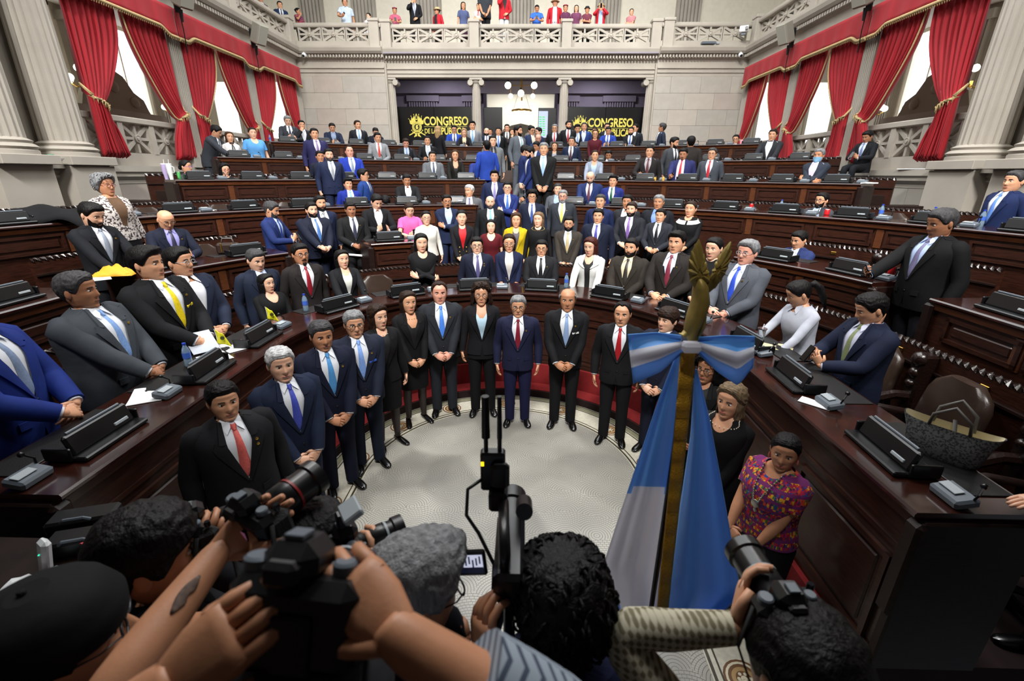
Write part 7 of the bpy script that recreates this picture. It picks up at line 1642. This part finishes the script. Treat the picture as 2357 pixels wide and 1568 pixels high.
# long black hair with a flash bracket
cD = at_c(800, 1270, 1.18)
make_camera('stills_camera', cD, math.radians(55), 'camera with zoom lens and flash bracket above the mosaic floor', lens=0.12, lr=.036, flash=True)
fg(700, 1285, 1.20, (.55, .85), 'photographer with long black hair bent over a zoom camera',
   right=(cD+np.array([0.07, -0.02, -0.075]), (.1, .45, .8), (.8, -.5, .1), .9, (.8, -.3, -.9)), left=(cD+np.array([-0.10, 0.03, -0.08]), (.7, .3, .5), (-.6, .5, -.3), .8, (-.6, .3, -1)),
   fem=1, top='#15171f', neck=.03, sk=1, hr='straight', hc='k', hp=10)
# grey-haired man in profile
PF = at_c(942, 1365, 1.12)
fg(942, 1365, 1.12, (.80, .55), 'grey-haired man in glasses and black jacket with his hand at his chin, foreground',
   right=(PF+np.array([0.105, -0.03, -0.235]), (.05, .25, .95), (.4, -.85, .1), .95, (.5, -.4, -1)), left=None, J='#0e0e11', S='#16161a', hr='quiff', hc='g', gl='#1d1a18', sk=2, hp=10)
# curly-haired cameraman
cG = at_c(1145, 1300, 1.12)
bG, adG = fg(1298, 1425, 1.10, (-.10, 1), 'cameraman with curly black hair and navy jacket seen from behind',
   right=None, left=(cG+np.array([-0.025, -0.13, -0.165]), (-.05, .35, .95), (-.75, -.6, .1), .75, (-.15, -.5, -1)), J='#141a3a', S='#141a3a', hr='curlyshort', hc='k', sk=2, hp=12, hsc=1.1)
s_, _, _, el_, wr_, _ = adG[1]; u_ = (wr_-el_)/np.linalg.norm(wr_-el_)
MB().tube([wr_-u_*.055, wr_-u_*.02], [.039, .036], 16).build('wrist_band', pm('rubber_black', '#121213', 0.7), bG)
s_, _, _, el_, wr_, _ = adA[0]; u_ = (wr_-el_)/np.linalg.norm(wr_-el_); cl_ = np.array(Matrix.Rotation(-bA.rotation_euler.z, 3, 'Z')) @ (np.array([CAM_X, 0, CAM_Z])-np.array(bA.location)); cl_ = cl_/bA.scale[0]-el_; n_ = cl_-u_*np.dot(cl_, u_); n_ /= np.linalg.norm(n_); t_ = np.cross(u_, n_)
P = np.array([[el_+u_*(.13+.008*i)+(n_*math.cos(a)+t_*math.sin(a))*(.0388-.0003*i) for a in np.linspace(-.06-.26*math.sin(PI*i/9.), .06+.26*math.sin(PI*i/9.)*(.4 if 3 < i < 6 else 1), 6)] for i in range(10)])
MB().sheet(P, .0006).build('forearm_tattoo', pm('ink', '#5a463c', .6, var=.4, vscale=90), bA, smooth=180)
# right photographer with the long white-banded lens
cH = at_c(1806, 1420, 0.98)
make_camera('stills_camera', cH, math.radians(-2), 'camera with long banded telephoto lens at the lower right', lens=0.16, lr=.040, pitch=.0)
fg(1850, 1555, 0.95, (-.15, 1), 'black-haired photographer in plaid shirt with the telephoto lens, lower right',
   right=(cH+np.array([0.07, -0.05, -0.09]), (-.3, .6, .7), (.8, -.3, .1), .9, (.15, -.4, -1)), left=(cH+np.array([-0.085, 0.015, -0.055]), (.35, .65, .55), (-.8, .2, -.3), .7, (-1, -.1, -.5)),
   top='plaid', neck=.03, short=0, hr='fringe', hc='k', sk=1, hp=8)

# video camera on its tripod, transmitter on top
e = empty('video_camera', tuple(cG-np.array([0, 0, cG[2]-0.4])), 0, 'black video camera on a tripod with transmitter, antennas and flip-out screen', 'video camera'); o_ = np.array([0, 0, cG[2]-0.4])
MB().bbox(o_+np.array([0.03, 0.04, -0.01]), (0.075, 0.22, 0.09), 0.012).build('body', BLACKP, e)
lm = MB().lathe([(.034, .14), (.036, .22), (.042, .225), (.042, .27)], 24); lm.xform(Matrix.Rotation(-PI/2, 4, 'X')); lm.xform(Matrix.Translation(o_+np.array([0.03, 0, -0.01]))); lm.build('lens', BLACKP, e)
MB().tube([o_+np.array(q) for q in ((0.02, -.05, .04), (0.02, -.05, .085), (0.015, .02, .10), (0.01, .12, .09), (0.01, .12, .045))], 0.014, 8).build('handle', BLACKP, e, smooth=180)
lc = MB().lathe([(.022, -.04), (.022, .04)], 16); lc.xform(Matrix.Translation(o_+np.array([.065, .12, .075])) @ Matrix.Rotation(PI/2-.4, 4, 'X')); lc.build('microphone', BLACKP, e)
MB().bbox(o_+np.array([-.005, .14, .085]), (.05, .05, .06), .008).build('shoe_mount', BLACKP, e)
tx = MB().bbox(o_+np.array([-.02, .17, .155]), (.066, .035, .12), .006); tx.bbox(o_+np.array([.0, .145, .155]), (.05, .03, .075), .01); txo = tx.build('transmitter', BLACKP, e)
MB().box(o_+np.array([-.047, .151, .185]), (.008, .002, .012)).build('status_light', pm('led_yellow', '#ffd21c', .4, emit=2.0), txo)
for x, r in ((-.038, .0115), (-.002, .007)):
    MB().tube([o_+np.array([x, .17, .215]), o_+np.array([x, .17, .25]), o_+np.array([x, .17, .255]), o_+np.array([x, .17, .375])], [.006, .006, r, r*.85], 10).build('antenna', BLACKP, txo)
MB().tube([o_+np.array(q) for q in ((-.05, .16, .13), (-.085, .13, .12), (-.085, .09, .07), (-.05, .05, .05), (-.01, .02, -.02), (-.01, -.02, -.06))], .005, 6).build('cable', STEELG, e, smooth=180)
sc_ = MB().bbox((0, 0, 0), (.10, .012, .062), .004).build('flip_screen', BLACKP, e, tuple(o_+np.array([-.075, .0, .005])), (-.35, -.22, -.15))
MB().box((0, -.0065, .004), (.086, .001, .032)).build('screen_picture', SCRW, sc_, smooth=0); MB().box((0, -.0067, -.016), (.086, .001, .014)).build('screen_picture', pm('screen_dark', '#1d1f3a', .4, emit=.3), sc_, smooth=0)
for k in range(9): MB().box((-.036+.009*k, -.0072, .0+.004*(k % 3)), (.004, .001, .018)).build('screen_figure', pm('screen_dark', '#1d1f3a', .4, emit=.3), sc_, smooth=0)
MB().bbox(o_+np.array([.03, .04, -.075]), (.08, .12, .04), .01).build('tripod_head', BLACKP, e)
for k in range(3):
    a = k*2*PI/3+.5; MB().tube([o_+np.array([.03, .04, -.10]), np.array([.03+.36*math.cos(a), .04+.36*math.sin(a), .01])], [.016, .012], 8).build('leg', BLACKP, e)
# wrist band of the cameraman and tattoo-like ink are left to the photo; press desk at the lower left
e = empty('press_desk', (-2.35, 1.25, 0.4), 0, 'dark press desk at the lower left behind the photographers', 'desk'); MB().bbox((0, 0, 0.90), (1.5, 0.9, 0.05), .01).build('top', WOOD_D, e)
for sx in (-1, 1): MB().bbox((sx*.7, 0, .44), (.05, .84, .88), .01).build('side', WOOD_D, e)
MB().bbox((0, .42, .5), (1.4, .03, .7), .01).build('front', WOOD_D, e)
zt = 1.325
q = at_floor(112, 1302, zt+.05); e = empty('router', (q[0], q[1], zt), -.5, 'small white wireless router with green light standing at the lower left', 'router'); MB().bbox((0, 0, .09), (.075, .035, .18), .014, rx=-.2).build('case', pm('white_plastic', '#dfe2e4', .3), e); MB().bbox((0, 0, .006), (.07, .06, .012), .004).build('foot', LGREYP, e); MB().ball((0, -.0, .12), (.006, .018, .006), 8, 5).build('green_light', pm('led_green', '#36e0b0', .4, emit=1.5), e)
q = at_floor(2, 1420, zt); e = empty('paper_pile', (q[0], q[1], zt), .3, 'crumpled white papers at the left edge beside the router', 'papers')
for k in range(4):
    P = np.zeros((6, 6, 3))
    for i in range(6):
        for j in range(6): P[i, j] = (-.06+.024*i, -.09+.036*j, .014+.02*k+.012*math.sin(i*1.7+k)*math.cos(j*1.3+k*2))
    MB().sheet(P, .002).build('sheet', PAPER, e, (0.02*k, 0.015*k, 0), (0, 0, .3*k), smooth=180)
for k, (a, b_) in enumerate((((150, 1215), (255, 1205)), ((170, 1262), (235, 1255)))):
    q = at_floor((a[0]+b_[0])/2, (a[1]+b_[1])/2, zt); e = empty('microphone_case', (q[0], q[1], zt), .3, 'black equipment case on the press desk, %s one' % ('farther', 'nearer')[k], 'case', 'cases on the press desk'); MB().bbox((0, 0, .04), (.28, .12, .08), .012).build('shell', BLACKP, e); MB().tube([(-.06, -.06, .08), (-.04, -.07, .10), (.04, -.07, .10), (.06, -.06, .08)], .008, 6).build('handle', GREYP, e)
a_, b_ = at_floor(146, 1155, zt+.35), at_floor(256, 1203, zt+.12)
tag(MB().tube([(a_[0], a_[1], zt+.12), ((a_[0]+b_[0])/2, (a_[1]+b_[1])/2, zt+.10), (b_[0], b_[1], zt+.02)], .008, 6, sq=.3).build('red_strap', pm('strap_red', '#b8323c', .7)), 'thin red strap stretched over the press desk', 'strap')
# ------------------------------------------------------------------ small things on the desks
PET = pm('bottle_plastic', '#9db8cf', 0.15, trans=0.6); BLUECAP = pm('cap_blue', '#1f3fae', 0.4); REDCAN = pm('can_red', '#b81c22', 0.3); WCUP = pm('cup_white', '#d9dade', 0.4)
def on_row(px, py, row, dr):
    x, y, z = on_horseshoe(px, py, ROW_R[row]+dr); return (x, y, ROW_T[row])
def bottle(px, py, row, dr, label, h=.21, empty_=False):
    e = empty('water_bottle', on_row(px, py, row, dr), 0, label, 'bottle', 'water bottles on the desks'); r = .031
    MB().lathe([(r*.9, 0), (r, .01), (r, h*.30), (r*.92, h*.33), (r, h*.36), (r, h*.62), (r*.8, h*.76), (r*.42, h*.88), (r*.40, h*.93)], 16).build('bottle', PET, e); MB().lathe([(r*.46, h*.92), (r*.46, h)], 12).build('cap', BLUECAP, e); MB().lathe([(r*1.02, h*.37), (r*1.02, h*.60)], 16).build('paper_label', pm('label_blue', '#3a62c0', .5), e)
for a in ((1303, 662, 0, .42, 'water bottle with blue cap beside the woman in white jacket'), (443, 868, 0, .42, 'water bottle with blue cap between monitors of the left front desk'), (705, 715, 0, .44, 'water bottle with blue cap before the man with dark red tie'),
          (1795, 487, 2, .42, 'water bottle beside the red can on the third row right'), (2025, 500, 2, .42, 'water bottle between monitors of the third row right'), (2145, 507, 2, .42, 'water bottle near the right end of the third row'),
          (2255, 520, 2, .42, 'water bottle at the right edge of the third row'), (622, 322, 5, .42, 'small water bottle at the left end of the last row')): bottle(*a)
def can(px, py, row, dr, label, mat, h=.12, r=.033, name='soda_can', cat='can'):
    e = empty(name, on_row(px, py, row, dr), 0, label, cat); MB().lathe([(r*.85, 0), (r, .008), (r, h-.012), (r*.8, h)], 16).build('body', mat, e); MB().lathe([(r*.8, h), (r*.78, h+.002)], 14).build('lid', CHROME if name == 'soda_can' else WCUP, e); return e
can(1727, 487, 2, .42, 'red soda can on the third row right', REDCAN)
can(2050, 630, 1, .42, 'red soda can on the second row right beside the glass mug', REDCAN); can(1903, 490, 2, .42, 'red mug before the seated bearded man, third row right', REDCAN, .09, .04, 'mug', 'mug')
can(1497, 405, 3, .42, 'red paper cup on the fourth row right', REDCAN, .08, .03, 'paper_cup', 'cup'); can(1662, 410, 3, .42, 'small red cup beside the man in glasses, fourth row right', REDCAN, .08, .03, 'paper_cup', 'cup')
can(1706, 330, 5, .42, 'pink drink with straw on the last row right', pm('drink_pink', '#d88a98', .4), .14, .04, 'paper_cup', 'cup'); can(787, 408, 3, .42, 'small red cup beside the man in royal blue suit', REDCAN, .08, .03, 'paper_cup', 'cup')
JUICE = pm('orange_juice', '#d9a441', .3)
for px, w in ((1508, 'left'), (1527, 'right')): can(px, 408, 3, .15, '%s glass of orange juice on the fourth row right' % w, JUICE, .08, .03, 'juice_glass', 'glass')
def tumbler(px, py, row, dr, label, mat):
    e = empty('tumbler', on_row(px, py, row, dr), 0, label, 'tumbler'); MB().lathe([(.03, 0), (.036, .08), (.046, .12), (.050, .27)], 18).build('cup', mat, e); MB().lathe([(.052, .27), (.052, .285), (.03, .29)], 18).build('lid', WCUP, e); MB().tube([(.01, 0, .28), (.02, 0, .36)], .005, 6).build('straw', WCUP, e); MB().tube([(.04, 0, .12), (.085, 0, .13), (.09, 0, .22), (.05, 0, .24)], .008, 6).build('handle', mat, e, smooth=180)
tumbler(383, 405, 3, .45, 'lilac tumbler with straw at the left end of the fourth row', pm('lilac', '#b3a3cc', .4)); tumbler(394, 405, 3, .33, 'white tumbler with handle at the left end of the fourth row', pm('tumbler_white', '#d6ddd8', .4))
can(412, 405, 3, .42, 'green and white bottle at the left end of the fourth row', pm('bottle_green', '#4fae5a', .4), .14, .03, 'juice_bottle', 'bottle')
e = empty('glass_mug', on_row(2075, 625, 1, .35), 0, 'clear glass mug with milk on the second row right', 'mug'); MB().lathe([(.035, 0), (.04, .01), (.042, .13)], 18).build('glass', pm('clear_glass', '#cfd6da', .08, trans=.8), e); MB().lathe([(.036, .01), (.037, .06)], 16).build('milk', WCUP, e); MB().tube([(.04, 0, .03), (.075, 0, .04), (.075, 0, .10), (.042, 0, .11)], .007, 6).build('handle', pm('clear_glass', '#cfd6da', .08), e, smooth=180)
e = empty('drinking_glass', on_row(1748, 790, 0, .40), 0, 'drinking glass on a napkin beside the flag bow', 'glass'); MB().lathe([(.03, 0), (.038, .12)], 16).build('glass', pm('clear_glass', '#cfd6da', .08), e); MB().lathe([(.045, .12), (.045, .128)], 16).build('lid', CHROME, e); MB().tube([(0, 0, .12), (.01, 0, .17)], .005, 6).build('straw', WCUP, e)
def paper(px, py, row, dr, label, w=.21, d=.29, rz=0.0, th=.004, mat=None, name='paper_sheet', cat='paper'):
    P = np.zeros((6, 6, 3))
    for i in range(6):
        for j in range(6): P[i, j] = (-w/2+w*i/5., -d/2+d*j/5., th/2+.004+.004*math.sin(i*1.1+px)*math.sin(j*.9))
    o = MB().sheet(P, th).build(name, mat or PAPER, None, on_row(px, py, row, dr), (0, 0, rz)); return tag(o, label, cat)
paper(545, 808, 0, .30, 'white document sheet beside the open folder on the front desk', rz=.9); paper(350, 940, 0, .35, 'white sheets under the monitor of the left front desk', rz=.5)
paper(222, 630, 1, .30, 'white paper before the bearded man at the second row left', rz=.8); paper(1870, 952, 0, .12, 'white paper slip before the man with the phone on the front desk', .2, .10, rz=-.8)
paper(1560, 470, 2, .35, 'white paper on the third row right', rz=.2); paper(480, 485, 2, .35, 'white sheets between monitors of the third row left', rz=.4); paper(1650, 327, 5, .2, 'white and blue papers on the last row right', rz=.3)
paper(1785, 815, 0, .45, 'cream papers on the front desk under the hand of the woman in white shirt', .26, .2, rz=-.6, mat=pm('cream_paper', '#c9bd92', .8)); paper(2005, 405, 3, .15, 'crumpled white cloth on the fourth row right', .25, .12, rz=.2, th=.02, name='white_cloth', cat='cloth')
e = empty('open_folder', on_row(478, 800, 0, .42), .9, 'grey open folder held upright by the man with open white collar', 'folder')
for k, rx in ((0, .55), (1, -.10)): MB().bbox((0, (.14 if k == 0 else -.14), .09 if k == 0 else .01), (.22, .26, .005), .002, rx=rx if k == 0 else 0).build('cover' if k == 0 else 'page', pm('folder_grey', '#aeb4bf', .6) if k == 0 else PAPER, e)
YF = pm('flag_yellow', '#d6d21e', .6, var=.08)
for px, py, w in ((628, 775, 'before the woman in black blouse'), (520, 850, 'beside the left front monitor')):
    e = empty('small_flag', on_row(px, py, 0, .36), .5, 'small yellow table flag '+w, 'flag', 'small yellow flags'); MB().tube([(0, 0, 0), (-.02, 0, .22)], .003, 6).build('stick', WCUP, e); MB().lathe([(.025, 0), (.025, .008)], 14).build('foot', BLACKP, e)
    P = np.zeros((8, 7, 3))
    for i in range(8):
        for j in range(7): P[i, j] = (-.018+.11*(j/6.)*(.5+.5*i/7.), .012*math.sin(j*1.3+i*.5), .215-.13*i/7.-.05*(j/6.))
    c_ = MB().sheet(P, .002).build('cloth', YF, e, smooth=180); MB().lathe([(.018, 0), (.018, .003)], 14).xform(Matrix.Translation((.03, -.012, .13)) @ Matrix.Rotation(PI/2, 4, 'X')).build('emblem', pm('print_dark2', '#3a3a10', .6), c_)
e = empty('yellow_bundle', on_row(262, 618, 1, .30), .3, 'crumpled yellow cloth bundle on the second row left', 'cloth'); P = np.zeros((9, 12, 3))
for i in range(9):
    for j in range(12): q = math.sin(PI*i/8.)*math.sin(PI*j/11.); P[i, j] = (-.20+.40*j/11., -.12+.24*i/8., .008+.09*q*(1+.4*math.sin(i*2.1+j*1.7)))
MB().sheet(P, .006).build('cloth', pm('bundle_yellow', '#d79a1c', .7, bump=.3, bscale=40), e, smooth=180); MB().bbox((.02, 0, .02), (.3, .18, .03), .01).build('package', pm('bundle_yellow', '#d79a1c', .7), e)
# grey woven handbag
bx, by = at_floor(2165, 1075, 1.46); e = empty('handbag', (bx+.10, by+.12, 1.452), -.9, 'grey woven handbag with cream lining standing on the right front desk', 'handbag'); BAG = speckle_material('bag_weave', '#6a6b6c', '#3b3c3e', 95, .52)
rings = []
for z, w, d in ((0, .15, .07), (.03, .17, .08), (.12, .19, .075), (.20, .22, .06)):
    a = np.linspace(0, 2*PI, 24, endpoint=False); rings.append(np.stack([spow(np.cos(a), .6)*w, spow(np.sin(a), .6)*d, np.full(24, z)+(.02*np.abs(np.cos(a))**3 if z > .1 else 0)], 1))
MB().loft(rings, True, True, False).build('shell', BAG, e, smooth=60); MB().loft([r_*np.array([.97, .95, 1]) for r_ in rings[1:]][::-1], True, False, True).build('lining', pm('cream_lining', '#cdc3a3', .7), e, smooth=60)
for s in (-1, 1): MB().tube([(-.09, s*.05, .18), (-.08, s*.07, .27), (0, s*.075, .34), (.08, s*.07, .27), (.09, s*.05, .18)], .009, 8).build('handle', pm('bag_handle', '#5d5a56', .5), e, smooth=180)
MB().tube([(.0, .06, .22), (.02, 0, .17), (.05, -.06, .10)], .010, 6, sq=.4).build('belt', pm('bag_belt', '#3a3836', .5), e)
# brown bag and draped black jackets at the left
e = empty('brown_bag', on_row(528, 578, 1, .43), .2, 'dark brown bag with brass fittings on the second row left', 'bag'); MB().bbox((0, 0, .08), (.30, .12, .16), .03).build('shell', pm('bag_brown', '#2a1d17', .4), e); MB().tube([(-.08, 0, .15), (-.06, 0, .22), (.06, 0, .22), (.08, 0, .15)], .010, 8).build('handle', pm('bag_handle', '#5d5a56', .5), e, smooth=180)
for s in (-1, 1): MB().bbox((s*.07, -.062, .10), (.02, .008, .12), .003).build('strap', BRASS, e)
e = empty('draped_jacket', on_row(125, 480, 2, .20), .4, 'black jacket thrown over the third row at the left', 'jacket'); P = np.zeros((14, 18, 3))
for i in range(14):
    for j in range(18): u, v = j/17., i/13.; P[i, j] = (-.42+.84*u, -.30+.6*v, .03+.24*math.sin(PI*v)**.6*(.75+.25*math.sin(u*7+1))+.03*math.sin(u*11+v*6)-.14*(abs(u-.5)*2)**2)
MB().sheet(P, .02).build('cloth', fabric('#0f0f12'), e, smooth=180); MB().tube([(-.42, .0, .1), (-.5, -.05, .03), (-.62, -.10, .015)], [.07, .06, .05], 10).build('sleeve', fabric('#0f0f12'), e, smooth=180)
# rolled paper in the hands of the black-suited man, second row
x, y, z = on_horseshoe(822, 588, ROW_R[1]+.55); tag(MB().tube([(-.17, 0, 0), (.17, 0, 0)], .02, 12).build('paper_roll', PAPER, None, (x, y, z), (0, .05, -.1)), 'rolled white paper held by the black-suited man in the second row', 'paper roll')
e = empty('cup', (-8.36, 8.66, 3.19), 0, 'green cup on the stone ledge at the left edge', 'cup'); MB().lathe([(.05, 0), (.06, .10)], 16).build('body', pm('cup_green', '#6aa58a', .4), e); MB().tube([(.055, 0, .02), (.095, 0, .03), (.095, 0, .07), (.058, 0, .08)], .008, 6).build('handle', pm('cup_green', '#6aa58a', .4), e)
tag(MB().lathe([(.09, 0), (.12, .03), (.115, .03), (.085, .008)], 20).build('dish', WCUP, None, (-8.34, 8.86, 3.19)), 'white dish beside the green cup on the left stone ledge', 'dish')
tag(MB().bbox((0, 0, .01), (.16, .18, .02), .005).build('folder', pm('folder_blue', '#22408a', .5), None, (-8.34, 8.50, 3.19)), 'blue folder lying on the left stone ledge', 'folder')
d_ = pix_dir(2110, 380); t_ = (8.52-CAM_X)/d_[0]; tag(MB().bbox((0, 0, .012), (.22, .7, .02), .004).build('ledge_papers', PAPER, None, (8.52, d_[1]*t_, 3.122), (0, 0, .1)), 'white papers lying on the right stone ledge', 'papers')
